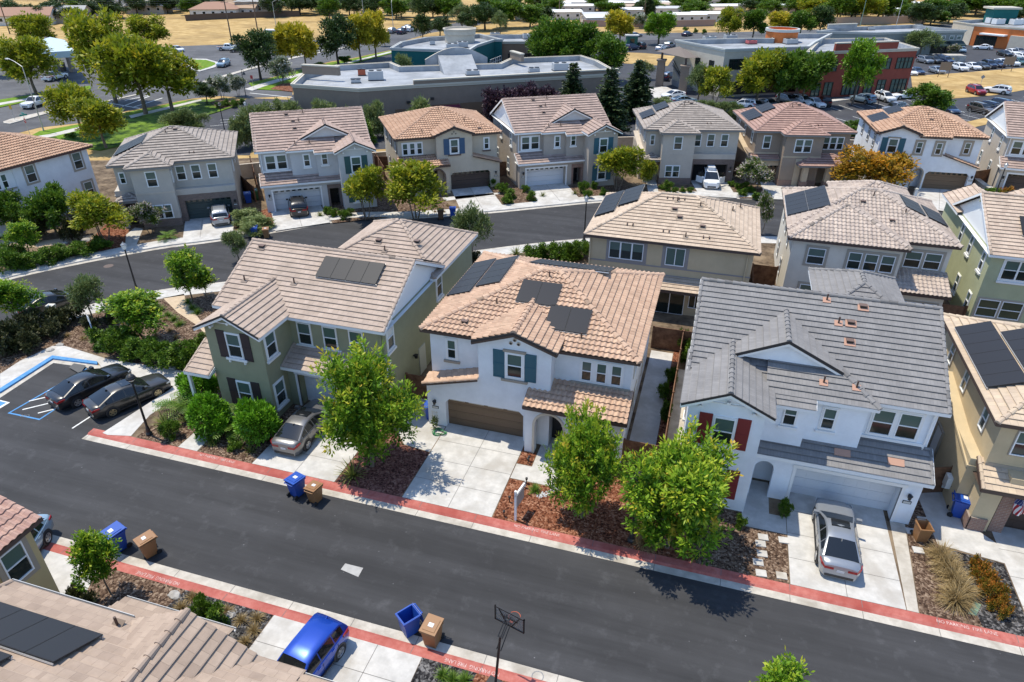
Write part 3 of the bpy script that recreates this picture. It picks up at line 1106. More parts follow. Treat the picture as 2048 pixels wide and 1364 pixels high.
M_LOT = mottled('car_park_asphalt', (0.045, 0.047, 0.055), (0.068, 0.07, 0.078), 0.3, 0.9, 0.2, 40.0, 8.0, (0.052, 0.052, 0.058), 0.1, spec=0.25)
M_RED = mottled('faded_red_paint', (0.37, 0.095, 0.075), (0.46, 0.16, 0.13), 3.5, 0.75, 0.1, 60.0, 12.0, (0.31, 0.065, 0.05), 0.3)
M_BLUEP = mottled('blue_paint', (0.05, 0.20, 0.45), (0.10, 0.28, 0.52), 4.0, 0.7)
M_WHITEP = mottled('worn_white_paint', (0.55, 0.55, 0.53), (0.75, 0.75, 0.73), 6.0, 0.7)
M_BARK = chips('red_bark_mulch', [(0.03, 0.010, 0.006), (0.12, 0.040, 0.020), (0.21, 0.08, 0.042), (0.36, 0.19, 0.12)], 11.0)
M_BARKD = chips('dark_red_mulch', [(0.04, 0.016, 0.012), (0.11, 0.045, 0.035), (0.19, 0.085, 0.065), (0.30, 0.16, 0.12)], 11.0)
M_BARKB = chips('brown_mulch', [(0.025, 0.015, 0.010), (0.075, 0.045, 0.030), (0.145, 0.095, 0.065), (0.30, 0.22, 0.16)], 11.0)
M_BLACK = chips('black_gravel', [(0.006, 0.006, 0.007), (0.022, 0.021, 0.022), (0.05, 0.048, 0.048), (0.20, 0.19, 0.185)], 11.0)
M_SOIL = mottled('garden_soil', (0.07, 0.05, 0.034), (0.17, 0.125, 0.085), 2.2, 0.95, 0.8, 14.0, 8.0, (0.24, 0.18, 0.12), 0.5, spec=0.1)
M_GRAN = mottled('decomposed_granite', (0.45, 0.345, 0.235), (0.55, 0.435, 0.31), 3.0, 0.95, 0.3, 60.0)
M_LAWN = mottled('mown_lawn', (0.085, 0.17, 0.012), (0.17, 0.27, 0.03), 1.2, 0.9, 0.8, 12.0, 8.0, (0.13, 0.20, 0.02), 0.15, spec=0.1)
M_COVER = mottled('ground_cover_plants', (0.018, 0.045, 0.008), (0.14, 0.22, 0.025), 0.55, 0.8, 3.0, 2.2, 8.0, lo=0.38, hi=0.6, spec=0.1)
M_STONE = mottled('pale_stone', (0.30, 0.28, 0.255), (0.45, 0.43, 0.40), 3.0, 0.9, 0.3, 20)
Z1 = 0.10
def sheet(name, pts, z, mat, base=None, label=None):
 """flat structure: pts are world (x, y); a base makes it a slab with real edges"""
 q = MB()
 q.prism([(p[0], p[1]) for p in pts], z if base is None else base, z, 0)
 o = q.build(name, mat)
 o['kind'] = 'structure'
 return o
def px(pts, z=0.0):
 return [G(a, b, z).to_2d() for a, b in pts]
def strip(name, line, w0, w1, z, mat, base=None):
 """band between offsets w0 and w1 to the left of a polyline"""
 L = [Vector(p) for p in line]
 A, B = [], []
 for i, p in enumerate(L):
  d = (L[min(i + 1, len(L) - 1)] - L[max(i - 1, 0)]).normalized()
  n = Vector((-d.y, d.x))
  A.append(p + n * w0)
  B.append(p + n * w1)
 q = MB()
 for i in range(len(L) - 1):
  P = [A[i], A[i + 1], B[i + 1], B[i]]
  ar = sum(P[k].x * P[(k + 1) % 4].y - P[(k + 1) % 4].x * P[k].y for k in range(4))
  if ar < 0:
   P = P[::-1]
  q.face([(p.x, p.y, z) for p in P])
  if base is not None:
   for E in ((A[i], A[i + 1]), (B[i + 1], B[i])):
    q.face([(E[0].x, E[0].y, base), (E[1].x, E[1].y, base), (E[1].x, E[1].y, z), (E[0].x, E[0].y, z)])
 o = q.build(name, mat)
 o['kind'] = 'structure'
 return o
def smooth(line, n=6):
 P = [Vector(p) for p in line]
 out = []
 for i in range(len(P) - 1):
  a, b, c, d = P[max(i - 1, 0)], P[i], P[i + 1], P[min(i + 2, len(P) - 1)]
  for k in range(n):
   t = k / n
   out.append(0.5 * ((2 * b) + (c - a) * t + (2 * a - 5 * b + 4 * c - d) * t * t + (3 * b - a - 3 * c + d) * t ** 3))
 out.append(P[-1])
 return out
sheet('ground', [(-900, -80), (700, -80), (700, 1500), (-900, 1500)], -0.02, M_DRY)
# near street
bay = px([(0, 787), (107, 722), (205, 737), (345, 769), (340, 779), (205, 873)])
sheet('road', [(-75, 16.85), (45, 16.85), (45, 23.38)] + [(-30.9, 23.38)] + list(bay[::-1][0:1]) + list(bay[::-1][1:]) + [(-46, 33.0), (-75, 40)], 0.0, M_ASPH)
# gutters and red kerbs
X0, X1 = -33.7, 45
def kerb_red(y, sg, x0, x1):
 q = MB()
 q.face([(x0, y, 0.012), (x1, y, 0.012), (x1, y + sg * 0.42, 0.012), (x0, y + sg * 0.42, 0.012)][::sg])
 o = q.build('gutter', CONC2)
 o['kind'] = 'structure'
 q = MB()
 pr = [(0.42, 0.012), (0.55, 0.085), (0.95, Z1 + 0.004)]
 for (a, za), (b, zb) in zip(pr, pr[1:]):
  q.face([(x0, y + sg * a, za), (x1, y + sg * a, za), (x1, y + sg * b, zb), (x0, y + sg * b, zb)][::sg])
 r = q.build('kerb', M_RED)
 r['kind'] = 'structure'
 q = MB()
 x = math.ceil(x0 / 3.05) * 3.05
 while x < x1:
  q.face([(x, y, 0.016), (x + 0.025, y, 0.016), (x + 0.025, y + sg * 0.42, 0.016), (x, y + sg * 0.42, 0.016)][::sg])
  q.face([(x, y + sg * 0.56, 0.093), (x + 0.025, y + sg * 0.56, 0.093), (x + 0.025, y + sg * 0.95, Z1 + 0.008), (x, y + sg * 0.95, Z1 + 0.008)][::sg])
  x += 3.05
 j = q.build('kerb_joint', JOINT, r)
 return r
M_FADE = mottled('faded_lettering', (0.50, 0.26, 0.23), (0.68, 0.55, 0.52), 7.0, 0.8)
k1 = kerb_red(23.36, 1, X0, X1)
k2 = kerb_red(16.87, -1, -75, X1)
def text(body, loc, rz, size, mat, parent=None, ext=0.0, name='lettering', rx=0.0, sx=1.0):
 cu = bpy.data.curves.new(name, 'FONT')
 cu.body = body
 cu.size = size
 cu.extrude = ext
 cu.align_x = 'CENTER'
 cu.align_y = 'CENTER'
 cu.resolution_u = 2
 cu.materials.append(mat)
 o = bpy.data.objects.new(name, cu)
 COL.objects.link(o)
 bpy.context.view_layer.update()
 me = bpy.data.meshes.new_from_object(o.evaluated_get(bpy.context.evaluated_depsgraph_get()))
 bpy.data.objects.remove(o)
 o = bpy.data.objects.new(name, me)
 COL.objects.link(o)
 o.location = loc
 o.rotation_euler = (rx, 0, rz)
 o.scale = (sx, 1, 1)
 if parent is not None:
  o.parent = parent
 else:
  o['kind'] = 'structure'
 return o
for cx, cy, kb in ((1071, 1067, k1), (432, 918, k1), (1934, 1257, k1), (316, 1156, k2), (942, 1338, k2)):
 p = G(cx, cy, Z1)
 up = kb is k1
 text('NO PARKING  FIRE LANE', (p.x, 24.11 if up else 16.12, Z1 + 0.006), 0 if up else math.pi, 0.25, M_FADE, kb, sx=0.85)
# raised blocks of land
far_edge = smooth(px([(-160, 615), (0, 565), (125, 535.6), (312, 499.7), (420, 485.6), (560, 464), (700, 441), (815, 444.5 - 6), (968, 428), (1110, 414), (1206, 405), (1370, 396), (1540, 400), (1700, 405), (1870, 421), (2048, 445)]), 4)
near_edge = smooth(px([(-160, 730), (0, 661), (215, 600), (294, 584), (391, 570), (560, 552), (720, 535), (916, 506), (1056, 488), (1186, 476), (1350, 470), (1545, 473), (1700, 480), (1900, 500), (2100, 530)]), 4)
road = MB()
n = min(len(far_edge), len(near_edge))
poly = [(p.x, p.y) for p in near_edge] + [(p.x, p.y) for p in far_edge[::-1]]
sheet('road', poly, 0.003, M_ASPH)
strip('gutter', far_edge, 0.0, 0.5, 0.012, CONC2)
strip('kerb', far_edge, 0.5, 0.65, Z1 + 0.02, CONC, 0.0)
strip('pavement', far_edge, 0.65, 2.1, Z1 + 0.012, CONC, 0.0)
strip('gutter', near_edge, -0.5, 0.0, 0.012, CONC2)
strip('kerb', near_edge, -0.65, -0.5, Z1 + 0.02, CONC, 0.0)
strip('pavement', near_edge, -2.1, -0.65, Z1 + 0.012, CONC, 0.0)
blk = [(-30.9, 24.3), (45, 24.3)] + [(45, 55)] + [(p.x + 0.3, p.y - 1.0) for p in near_edge[::-1] if p.x > -49.5]
blk += list(px([(0, 676), (0, 778), (105, 712), (195, 724), (350, 752), (366, 762), (205, 866)], Z1))
sheet('yard_ground', blk, Z1, M_SOIL, 0.0)
back = [(p.x, p.y) for p in far_edge]
fb = [(p.x - 0.3, p.y + 0.6) for p in far_edge]
rear = [(75, 108), (45, 118), (31, 113), (10, 113), (-8, 107), (-28, 98), (-50, 84), (-62, 78), (-78, 72), (-110, 60), (-110, 20)]
sheet('yard_ground', fb + rear, Z1 - 0.004, M_SOIL, 0.0)
sheet('yard_ground', [(-75, 15.95), (45, 15.95), (45, -20), (-75, -20)], Z1, M_SOIL, 0.0)
# ---- commercial land beyond
sheet('car_park', px([(392, 268), (372, 250), (440, 215), (500, 196), (590, 200), (600, 232), (520, 262)]) + [(-62, 80), (-76, 76)], 0.0, M_LOT)
sheet('car_park', [(-62, 81), (-50, 86), (-28, 100), (-8, 109), (10, 115), (31, 115), (45, 120), (80, 110), (160, 150), (150, 330), (90, 300)] + px([(1840, 96), (1690, 80), (1550, 75), (1300, 72), (1165, 80), (1000, 100), (770, 105), (640, 150), (585, 190)]), -0.004, M_LOT)
art = [(-420, 330), (-150, 262), (28, 268), (79, 255), (155, 246.5), (253, 222), (303, 213), (383, 197), (440, 192), (500, 196), (585, 192), (585, 182), (510, 178), (497, 165), (546, 154), (583, 142), (664, 122), (690, 119), (781, 100), (800, 84), (860, 66), (960, 50), (960, 40), (820, 57), (700, 74), (600, 82), (480, 88), (346, 92.5), (200, 99), (0, 107), (-420, 122)]
sheet('road', px(art), 0.004, M_ASPH2)
sheet('road', px([(1165, 86), (1300, 80), (1480, 78), (1600, 74), (1900, 60), (2300, 40), (2300, 34), (1900, 48), (1600, 60), (1480, 64), (1300, 66), (1165, 70), (960, 78), (960, 86)]), 0.0, M_ASPH2)
def lawn(name, pts, mat, z=0.12):
 return sheet(name, px(pts, z), z, mat, 0.0)
lawn('lawn', [(-150, 236), (0, 199), (115, 181), (180, 171), (182, 177), (0, 214), (-150, 256)], M_LAWN)
lawn('pavement', [(-150, 243), (0, 205.5), (115, 186), (116, 189), (0, 210), (-150, 249)], CONC, 0.135)
lawn('median', [(6, 243), (20, 238), (95, 221), (200, 203.5), (275, 187.5), (276, 189), (200, 206), (100, 225), (20, 247), (8, 246)], CONC2, 0.14)
lawn('median', [(405, 162), (497, 136), (590, 113), (700, 92), (700, 93.5), (592, 115.5), (499, 139), (407, 166)], CONC2, 0.14)
ring = [(383, 117), (412, 117.5), (436, 124), (440, 128), (430, 134), (398, 143), (380, 137), (372, 125)]
lawn('kerb', ring, CONC, 0.14)
lawn('lawn', [(386, 119), (412, 119.5), (430, 125), (431, 128), (424, 132), (400, 140), (386, 134), (378, 126)], M_LAWN, 0.155)
lawn('ground_cover_bed', [(60, 272), (79, 262), (165, 247), (253, 224), (303, 215), (383, 199), (440, 198), (478, 200), (485, 207), (440, 222), (392, 236), (372, 252), (392, 268), (330, 270), (200, 300), (120, 290)], M_COVER, 0.12)
lawn('lawn', [(62, 271), (79, 262), (165, 247), (168, 252), (90, 270)], M_LAWN, 0.14)
lawn('lawn', [(110, 272), (165, 259), (170, 262), (150, 275), (120, 280)], M_LAWN, 0.14)
lawn('lawn', [(253, 224), (303, 215), (370, 201), (375, 203), (303, 221), (258, 231)], M_LAWN, 0.14)
lawn('pavement', [(55, 275), (100, 268), (165, 252), (168, 258), (110, 272), (60, 281)], CONC, 0.145)
lawn('pavement', [(258, 231), (303, 221), (380, 203), (402, 198), (403, 201), (380, 207), (303, 226), (262, 236)], CONC, 0.145)
lawn('lawn', [(497, 166), (546, 155), (583, 143.5), (664, 124), (690, 120.5), (781, 101), (792, 104), (700, 128), (640, 138), (600, 150), (585, 165), (585, 182), (510, 178)], M_LAWN)
lawn('pavement', [(489, 178), (525, 166), (583, 151), (640, 136), (700, 123), (790, 100), (791, 102.5), (700, 126), (640, 140), (583, 156), (530, 172), (505, 181)], CONC, 0.135)
lawn('planting_bed', [(540, 178), (560, 168), (585, 165), (585, 183)], M_BARK, 0.145)
lawn('planting_bed', [(420, 205), (440, 198), (478, 200), (485, 207), (440, 218)], M_BARKB, 0.15)
# dry grass islands and the right car park
lawn('dry_field', [(1822, 152), (1900, 147), (2120, 130), (2140, 165), (2048, 180), (1990, 190), (1905, 197), (1870, 196), (1825, 178)], M_DRY, 0.05)
lawn('dry_field', [(1235, 104), (1290, 106), (1350, 112), (1335, 132), (1240, 126)], M_DRY, 0.05)
lawn('dry_field', [(1160, 58), (1300, 56), (1500, 52), (1520, 60), (1300, 63), (1160, 68)], M_DRY, 0.05)
lawn('dry_field', [(1740, 262), (1790, 264), (1905, 250), (2048, 218), (2048, 232), (1900, 265), (1800, 276)], M_DRY, 0.06)
lawn('planting_bed', [(1670, 262), (1735, 240), (1760, 250), (1740, 275), (1690, 276)], M_BARKB, 0.15)
lawn('pavement', [(1295, 178), (1330, 172), (1400, 205), (1470, 215), (1460, 222), (1380, 214), (1310, 196)], CONC, 0.13)
lawn('pavement', [(1580, 203), (1660, 199), (1830, 178), (1832, 182), (1662, 203), (1600, 208)], CONC, 0.13)
lawn('pavement', [(1915, 85), (2048, 92), (2048, 96), (1912, 88)], CONC, 0.13)
q = MB()
def stalls(a, b, d, n, w=0.12):
 """n stall lines between pixels a and b, each running along pixel direction d"""
 A, B, D = G(*a), G(*b), G(a[0] + d[0], a[1] + d[1]) - G(*a)
 for i in range(n):
  p = A + (B - A) * (i / max(1, n - 1))
  s = D.cross(Vector((0, 0, 1))).normalized() * w
  q.face([p + Vector((0, 0, .008)), p + s + Vector((0, 0, .008)), p + s + D + Vector((0, 0, .008)), p + D + Vector((0, 0, .008))][::-1])
stalls((1655, 212), (1830, 196), (28, 10), 9)
stalls((1900, 215), (2100, 186), (30, 10), 8)
stalls((1672, 236), (1740, 230), (30, 9), 3)
stalls((1930, 250), (1990, 236), (-45, -12), 4)
stalls((1830, 140), (2048, 118), (26, 6), 9)
stalls((420, 252), (480, 232), (34, -3), 4)
stalls((440, 240), (515, 215), (30, -2), 4)
q.build('road_marking', M_WHITEP)['kind'] = 'structure'
q = MB()
for a, b in (((212, 205), (280, 217)), ((245, 213), (300, 192)), ((268, 214), (325, 196)), ((250, 201), (300, 190)), ((205, 236), (250, 225)), ((500, 186), (585, 195)), ((600, 108), (690, 92))):
 A, B = G(*a), G(*b)
 d = (B - A)
 s = d.cross(Vector((0, 0, 1))).normalized() * 0.15
 q.face([A - s + Vector((0, 0, .012)), A + s + Vector((0, 0, .012)), B + s + Vector((0, 0, .012)), B - s + Vector((0, 0, .012))][::-1])
q.build('road_marking', M_WHITEP)['kind'] = 'structure'
# ---- driveways, walks and beds of the near row
def flat(name, pts, mat, z=Z1 + 0.012, world=False):
 return sheet(name, pts if world else px(pts, Z1), z, mat)
def joints(par, segs, z=Z1 + 0.016, w=0.025):
 q = MB()
 for a, b in segs:
  a, b = Vector((a[0], a[1], z)), Vector((b[0], b[1], z))
  s = (b - a).cross(Vector((0, 0, 1))).normalized() * w / 2
  q.face([a - s, b - s, b + s, a + s] if True else [])
 o = q.build('expansion_joint', JOINT, par)
 return o
def drive(x0, x1, y0, y1, xm=None, n=4, name='driveway'):
 o = flat(name, [(x0, y0), (x1, y0), (x1, y1), (x0, y1)], CONC, world=True)
 xm = (x0 + x1) / 2 if xm is None else xm
 seg = [((xm, y0), (xm, y1))]
 for i in range(1, n):
  y = y0 + (y1 - y0) * i / n
  seg.append(((x0, y), (x1, y)))
 joints(o, seg)
 return o
drive(-13.35, -8.35, 24.32, 31.1, -10.75)
flat('path', [(-8.3, 27.45), (-5.75, 27.45), (-5.75, 28.7), (-6.1, 28.7), (-6.1, 31.6), (-7.4, 31.6), (-7.4, 28.7), (-8.3, 28.7)], CONC, world=True)
flat('path', [(-16.1, 29.5), (-15.1, 28.4), (-13.4, 28.2), (-13.4, 30.7), (-14.45, 30.7), (-14.45, 42), (-15.9, 42)], CONC, world=True)
flat('path', [(-2.5, 31.4), (-0.95, 31.4), (-0.95, 43.5), (-2.5, 43.5)], CONC, world=True)
drive(-22.6, -17.4, 24.32, 30.7, -19.9)
flat('path', [(-27.6, 24.32), (-26.3, 24.32), (-26.5, 28.2), (-27.6, 28.2)], CONC, world=True)
drive(6.15, 11.0, 24.32, 31.0, None)
flat('driveway', [(11.03, 24.32), (11.5, 24.32), (11.9, 30.0), (11.2, 30.0)], CONC2, world=True)
flat('path', [(3.95, 27.5), (6.12, 27.5), (6.12, 28.75), (5.3, 28.75), (5.3, 31.2), (3.95, 31.2)], CONC, world=True)
drive(16.0, 21.2, 24.32, 31.3, None)
flat('path', [(12.9, 33), (13.2, 29.0), (16.0, 28.6), (16.0, 29.9), (14.6, 31.4), (14.6, 42), (12.9, 42)], CONC, world=True)
flat('path', [(-0.4, 30.5), (0.6, 30.5), (0.6, 41.5), (-0.4, 41.5)], CONC2, world=True)
# beds
flat('planting_bed', [(-17.35, 24.32), (-13.4, 24.32), (-13.4, 28.15), (-15.1, 28.35), (-16.2, 29.5), (-17.35, 29.8)], M_BARKD, Z1 + 0.006, True)
flat('planting_bed', [(-8.3, 24.32), (1.9, 24.32), (0.2, 31.0), (-2.4, 31.0), (-5.7, 29.9), (-5.7, 27.4), (-8.3, 27.4)], M_BARK, Z1 + 0.006, True)
flat('planting_bed', [(-8.3, 28.75), (-7.45, 28.75), (-7.45, 29.9), (-8.3, 30.7)], M_BARK, Z1 + 0.006, True)
flat('planting_bed', [(2.0, 24.32), (6.1, 24.32), (6.1, 27.45), (3.9, 27.45), (3.9, 28.4), (0.6, 28.4)], M_BARKB, Z1 + 0.006, True)
flat('planting_bed', [(-26.2, 24.32), (-22.65, 24.32), (-22.65, 30.0), (-23.5, 30.0), (-23.5, 28.2), (-26.3, 28.2)], M_BARKB, Z1 + 0.006, True)
flat('planting_bed', [(-30.6, 24.4), (-27.65, 24.32), (-27.7, 28.3), (-29.5, 31.0), (-30.5, 31.0)], M_BARKB, Z1 + 0.006, True)
flat('planting_bed', [(11.55, 24.32), (14.0, 24.32), (13.6, 29.0), (13.0, 33), (12.2, 33), (11.95, 29.9)], M_BARKB, Z1 + 0.006, True)
flat('planting_bed', [(14.0, 24.32), (15.95, 24.32), (15.95, 28.55), (13.65, 28.8)], M_BLACK, Z1 + 0.008, True)
flat('planting_bed', [(-0.93, 31.0), (-0.45, 31.0), (-0.45, 46), (-0.93, 46)], M_BARK, Z1 + 0.006, True)
# left green with curving granite path, car bay pavements
flat('planting_bed', [(0, 690), (119, 652), (215, 622), (330, 600), (440, 590), (480, 620), (430, 735), (330, 745), (195, 705), (105, 695), (0, 760)], M_BARKB, Z1 + 0.006)
flat('path', [(326, 596), (368, 588), (372, 602), (400, 640), (425, 655), (410, 668), (396, 652), (355, 625), (340, 610)], M_GRAN)
flat('pavement', [(0, 748), (40, 722), (105, 692), (130, 692), (215, 718), (385, 745), (392, 760), (366, 773), (350, 752), (195, 724), (105, 712), (0, 778)], CONC)
flat('pavement', [(350, 752), (366, 762), (392, 770), (345, 800), (300, 830), (262, 872), (215, 870), (205, 866), (340, 779), (352, 768)], CONC)
flat('kerb', [(195, 724), (350, 752), (372, 768), (345, 772), (205, 737)], CONC, Z1 + 0.009)
flat('pavement', [(148, 727), (172, 731), (160, 748), (138, 735)][::-1], plain('dark_mat', (0.10, 0.10, 0.10), 0.9), Z1 + 0.018)
q = MB()
P = px([(0, 778), (105, 712), (195, 724), (195, 729), (106, 718), (0, 786)], 0.06)
q.prism(P, 0.0, Z1 + 0.02)
q.build('kerb', M_BLUEP)['kind'] = 'structure'
q = MB()
P = px([(0, 786), (106, 719), (205, 732), (345, 765), (345, 771), (205, 740), (107, 726), (0, 796)], 0.0)
q.prism(P, 0.0, 0.014)
q.build('gutter', CONC2)['kind'] = 'structure'
def line(name, pts, w, mat, z=0.009, closed=False):
 q = MB()
 P = [G(a, b, 0) for a, b in pts]
 if closed:
  P.append(P[0])
 for a, b in zip(P, P[1:]):
  d = (b - a).normalized()
  s = d.cross(Vector((0, 0, 1))) * w / 2
  e = d * w / 2
  q.face([a - e - s + Vector((0, 0, z)), b + e - s + Vector((0, 0, z)), b + e + s + Vector((0, 0, z)), a - e + s + Vector((0, 0, z))])
  z += 0.0008
 o = q.build(name, mat)
 o['kind'] = 'structure'
 return o
line('bay_marking', [(172, 738), (18, 826), (79, 839), (108, 820)], 0.11, M_BLUEP)
for a, b in (((132, 762), (160, 755)), ((97, 782), (134, 773)), ((60, 802), (116, 789)), ((47, 819), (105, 805)), ((78, 826), (110, 818))):
 line('bay_marking', [a, b], 0.11, M_WHITEP, 0.012)
line('bay_marking', [(146, 856), (186, 830)], 0.11, M_WHITEP, 0.012)
text('NO', tuple(G(50, 832, 0.0)[:2]) + (0.011,), R(20), 0.35, plain('ghost_paint', (0.16, 0.16, 0.16), 0.8))
# accessible-bay emblem, half out of frame
c = G(-2, 806, 0)
o = sheet('bay_emblem', px([(-40, 800), (0, 800), (20, 805), (0, 817), (-40, 822)]), 0.008, M_WHITEP)
o = sheet('bay_emblem', px([(-38, 802.5), (0, 802.5), (13, 805.5), (-1, 813.5), (-38, 818)]), 0.011, M_BLUEP)
# utility lids, slabs, stains
flat('utility_lid', [(681, 1136), (690, 1124), (726, 1133), (716, 1151)], mottled('pale_lid', (0.33, 0.32, 0.31), (0.40, 0.39, 0.375), 3), 0.006)
q = MB()
c = G(217, 532)
q.lathe(c + Vector((0, 0, 0.006)), [(0, 0.002), (0.42, 0.002), (0.42, 0.0)], 16)
q.build('manhole_cover', plain('rusty_iron', (0.12, 0.09, 0.08), 0.8))['kind'] = 'structure'
# stepping slabs by the right-hand drive
for x, y in ((1526, 1075), (1521, 1088), (1524, 1108), (1516, 1125), (1522, 1147), (1567, 1081), (1563, 1152), (1836, 1101), (1845, 1040), (1822, 1063)):
 p = G(x, y, Z1)
 q = MB()
 q.box(-0.24, 0.24, -0.2, 0.2, 0, 0.05)
 o = q.build('stepping_slab', CONC if x != 1563 else CONC2)
 o.location = p
 o.rotation_euler[2] = 0.1
 tag(o, 'pale square stepping slab set in the mulch near the silver car', 'slab', 'stepping slabs near the silver car')
# driveways of the far row
def fdrive(pts, joint=None):
 o = sheet('driveway', px(pts, Z1), Z1 + 0.016, CONC)
 if joint:
  joints(o, [(G(*a, Z1), G(*b, Z1)) for a, b in joint], Z1 + 0.02, 0.04)
 return o
fdrive([(372, 430), (462, 420), (470, 432), (466, 462), (365, 483)], [((405, 440), (400, 475))])
fdrive([(540, 412), (636, 400), (660, 445), (551, 462)], [((590, 408), (604, 453)), ((548, 435), (648, 424))])
fdrive([(902, 378), (976, 372), (1006, 412), (922, 422)], [((940, 376), (964, 416)), ((912, 398), (990, 392))])
fdrive([(1050, 368), (1124, 358), (1160, 398), (1078, 406)], [((1088, 364), (1120, 402)), ((1064, 388), (1142, 379))])
fdrive([(1378, 357), (1448, 355), (1474, 396), (1400, 392)])
fdrive([(1518, 362), (1592, 360), (1600, 400), (1534, 398)])
fdrive([(1832, 372), (1925, 380), (1935, 430), (1820, 412)], [((1880, 376), (1878, 418))])
fdrive([(2010, 372), (2060, 374), (2080, 425), (1985, 415)])
fdrive([(252, 470), (270, 455), (286, 458), (270, 497), (250, 500)])
fdrive([(885, 395), (1000, 385), (1000, 388), (890, 402)])
fdrive([(1290, 358), (1312, 360), (1318, 390), (1298, 390)])
for pts, m in (([(1005, 410), (960, 380), (985, 365), (1045, 372), (1075, 402)], M_BARKB), ([(1136, 372), (1290, 372), (1260, 392), (1156, 396)], M_BARKB), ([(470, 440), (540, 415), (551, 460), (472, 470)], M_BARK),
               ([(640, 405), (800, 395), (875, 392), (915, 420), (665, 446)], M_BARKB), ([(160, 500), (215, 445), (258, 460), (245, 500), (180, 505)], M_BARK), ([(1455, 360), (1500, 365), (1536, 396), (1480, 396)], M_BARKB),
               ([(1700, 385), (1830, 378), (1800, 400), (1700, 400)], M_BARKB)):
 sheet('planting_bed', px(pts, Z1), Z1 + 0.004, m)
sheet('path', px([(0, 480), (80, 482), (185, 470), (190, 477), (80, 495), (0, 494)], Z1), Z1 + 0.006, M_GRAN)
# lower side of the near street
flat('driveway', [(-15.6, 15.93), (-8.6, 15.93), (-8.6, 12.5), (-15.7, 12.5)], CONC, world=True)
joints(bpy.data.objects[-1] if False else None, [((-13.3, 15.93), (-13.3, 12.5)), ((-15.6, 14.6), (-8.6, 14.6)), ((-10.6, 15.93), (-10.6, 12.5))])['kind'] = 'structure'
flat('planting_bed', [(-20.2, 15.93), (-15.65, 15.93), (-15.75, 12.0), (-21.0, 12.0)], M_BLACK, Z1 + 0.008, True)
flat('planting_bed', [(-25.0, 15.93), (-20.2, 15.93), (-20.9, 12.0), (-24, 12.0)], M_BARKB, Z1 + 0.007, True)
flat('driveway', [(-31, 15.93), (-25.05, 15.93), (-24.0, 13.5), (-24.0, 12), (-31, 12)], CONC, Z1 + 0.014, True)
flat('planting_bed', [(-8.58, 15.93), (-6.2, 15.93), (-6.8, 12.0), (-8.58, 12.0)], M_BLACK, Z1 + 0.008, True)
flat('planting_bed', [(-6.2, 15.93), (-2.0, 15.93), (-2.0, 12.0), (-6.8, 12.0)], M_BARK, Z1 + 0.007, True)
# ---------------------------------------------------------------- colours of the houses
T_TERRA = tiles('terracotta_tile', (0.56, 0.385, 0.27), (0.455, 0.30, 0.21))
T_TERRA2 = tiles('orange_clay_tile', (0.53, 0.345, 0.235), (0.42, 0.26, 0.175), 0.33, 0.44)
T_RED = tiles('russet_tile', (0.40, 0.255, 0.205), (0.32, 0.20, 0.165), 0.33, 0.44)
T_GREY = tiles('slate_grey_tile', (0.235, 0.225, 0.22), (0.205, 0.197, 0.194), 0.16, 0.37, 0.7)
T_TAN = tiles('tan_tile', (0.44, 0.345, 0.28), (0.38, 0.295, 0.235))
T_BEIGE = tiles('beige_tile', (0.54, 0.425, 0.32), (0.46, 0.355, 0.265))
T_TAUPE = tiles('taupe_tile', (0.36, 0.31, 0.27), (0.28, 0.24, 0.21), 0.33, 0.44)
T_BROWN = tiles('brown_tile', (0.42, 0.31, 0.26), (0.32, 0.24, 0.205), 0.33, 0.44)
T_SAND = tiles('sand_tile', (0.50, 0.41, 0.34), (0.38, 0.31, 0.265))
T_BUFF = tiles('buff_tile', (0.54, 0.43, 0.31), (0.46, 0.36, 0.27))
S_WHITE = stucco('white_stucco', (0.73, 0.745, 0.76))
S_H3 = stucco('bright_white_stucco', (0.78, 0.81, 0.85))
S_SAGE = stucco('sage_stucco', (0.295, 0.295, 0.19))
S_SAGE2 = stucco('pale_sage_stucco', (0.44, 0.45, 0.30))
S_OLIVE = stucco('olive_stucco', (0.42, 0.44, 0.28))
S_TANH = stucco('tan_stucco', (0.52, 0.42, 0.27))
S_CREAM = stucco('cream_stucco', (0.66, 0.61, 0.52))
S_GREIGE = stucco('greige_stucco', (0.46, 0.42, 0.37))
S_GREIGE2 = stucco('warm_greige_stucco', (0.50, 0.44, 0.37))
S_GREYW = stucco('grey_white_stucco', (0.52, 0.51, 0.50))
S_TAUPEW = stucco('taupe_stucco', (0.40, 0.35, 0.30))
S_SANDW = stucco('sand_stucco', (0.52, 0.45, 0.35))
S_BROWNW = stucco('brown_stucco', (0.30, 0.235, 0.18))
S_BROWNL = stucco('light_brown_stucco', (0.50, 0.40, 0.28))
S_MUST = stucco('mustard_stucco', (0.50, 0.39, 0.20))
TRIM_TAUPE = plain('taupe_trim', (0.36, 0.32, 0.26), 0.8)
TRIM_STONE = plain('stone_trim', (0.33, 0.28, 0.22), 0.8)
TRIM_BROWN = plain('brown_trim', (0.12, 0.08, 0.065), 0.7)
TRIM_GREY = plain('grey_trim', (0.27, 0.25, 0.24), 0.8)
TEAL = plain('teal_shutter', (0.025, 0.10, 0.135), 0.6)
BLUE = plain('blue_shutter', (0.035, 0.085, 0.16), 0.6)
GREENSH = plain('dark_green_shutter', (0.03, 0.085, 0.085), 0.6)
REDSH = plain('red_shutter', (0.20, 0.022, 0.022), 0.6)
PLUM = plain('plum_shutter', (0.035, 0.022, 0.026), 0.6)
GD_BROWN = plain('brown_garage_door', (0.15, 0.095, 0.055), 0.55)
GD_DARK = plain('dark_brown_garage_door', (0.07, 0.045, 0.035), 0.55)
GD_WHITE = plain('white_garage_door', (0.66, 0.67, 0.69), 0.5)
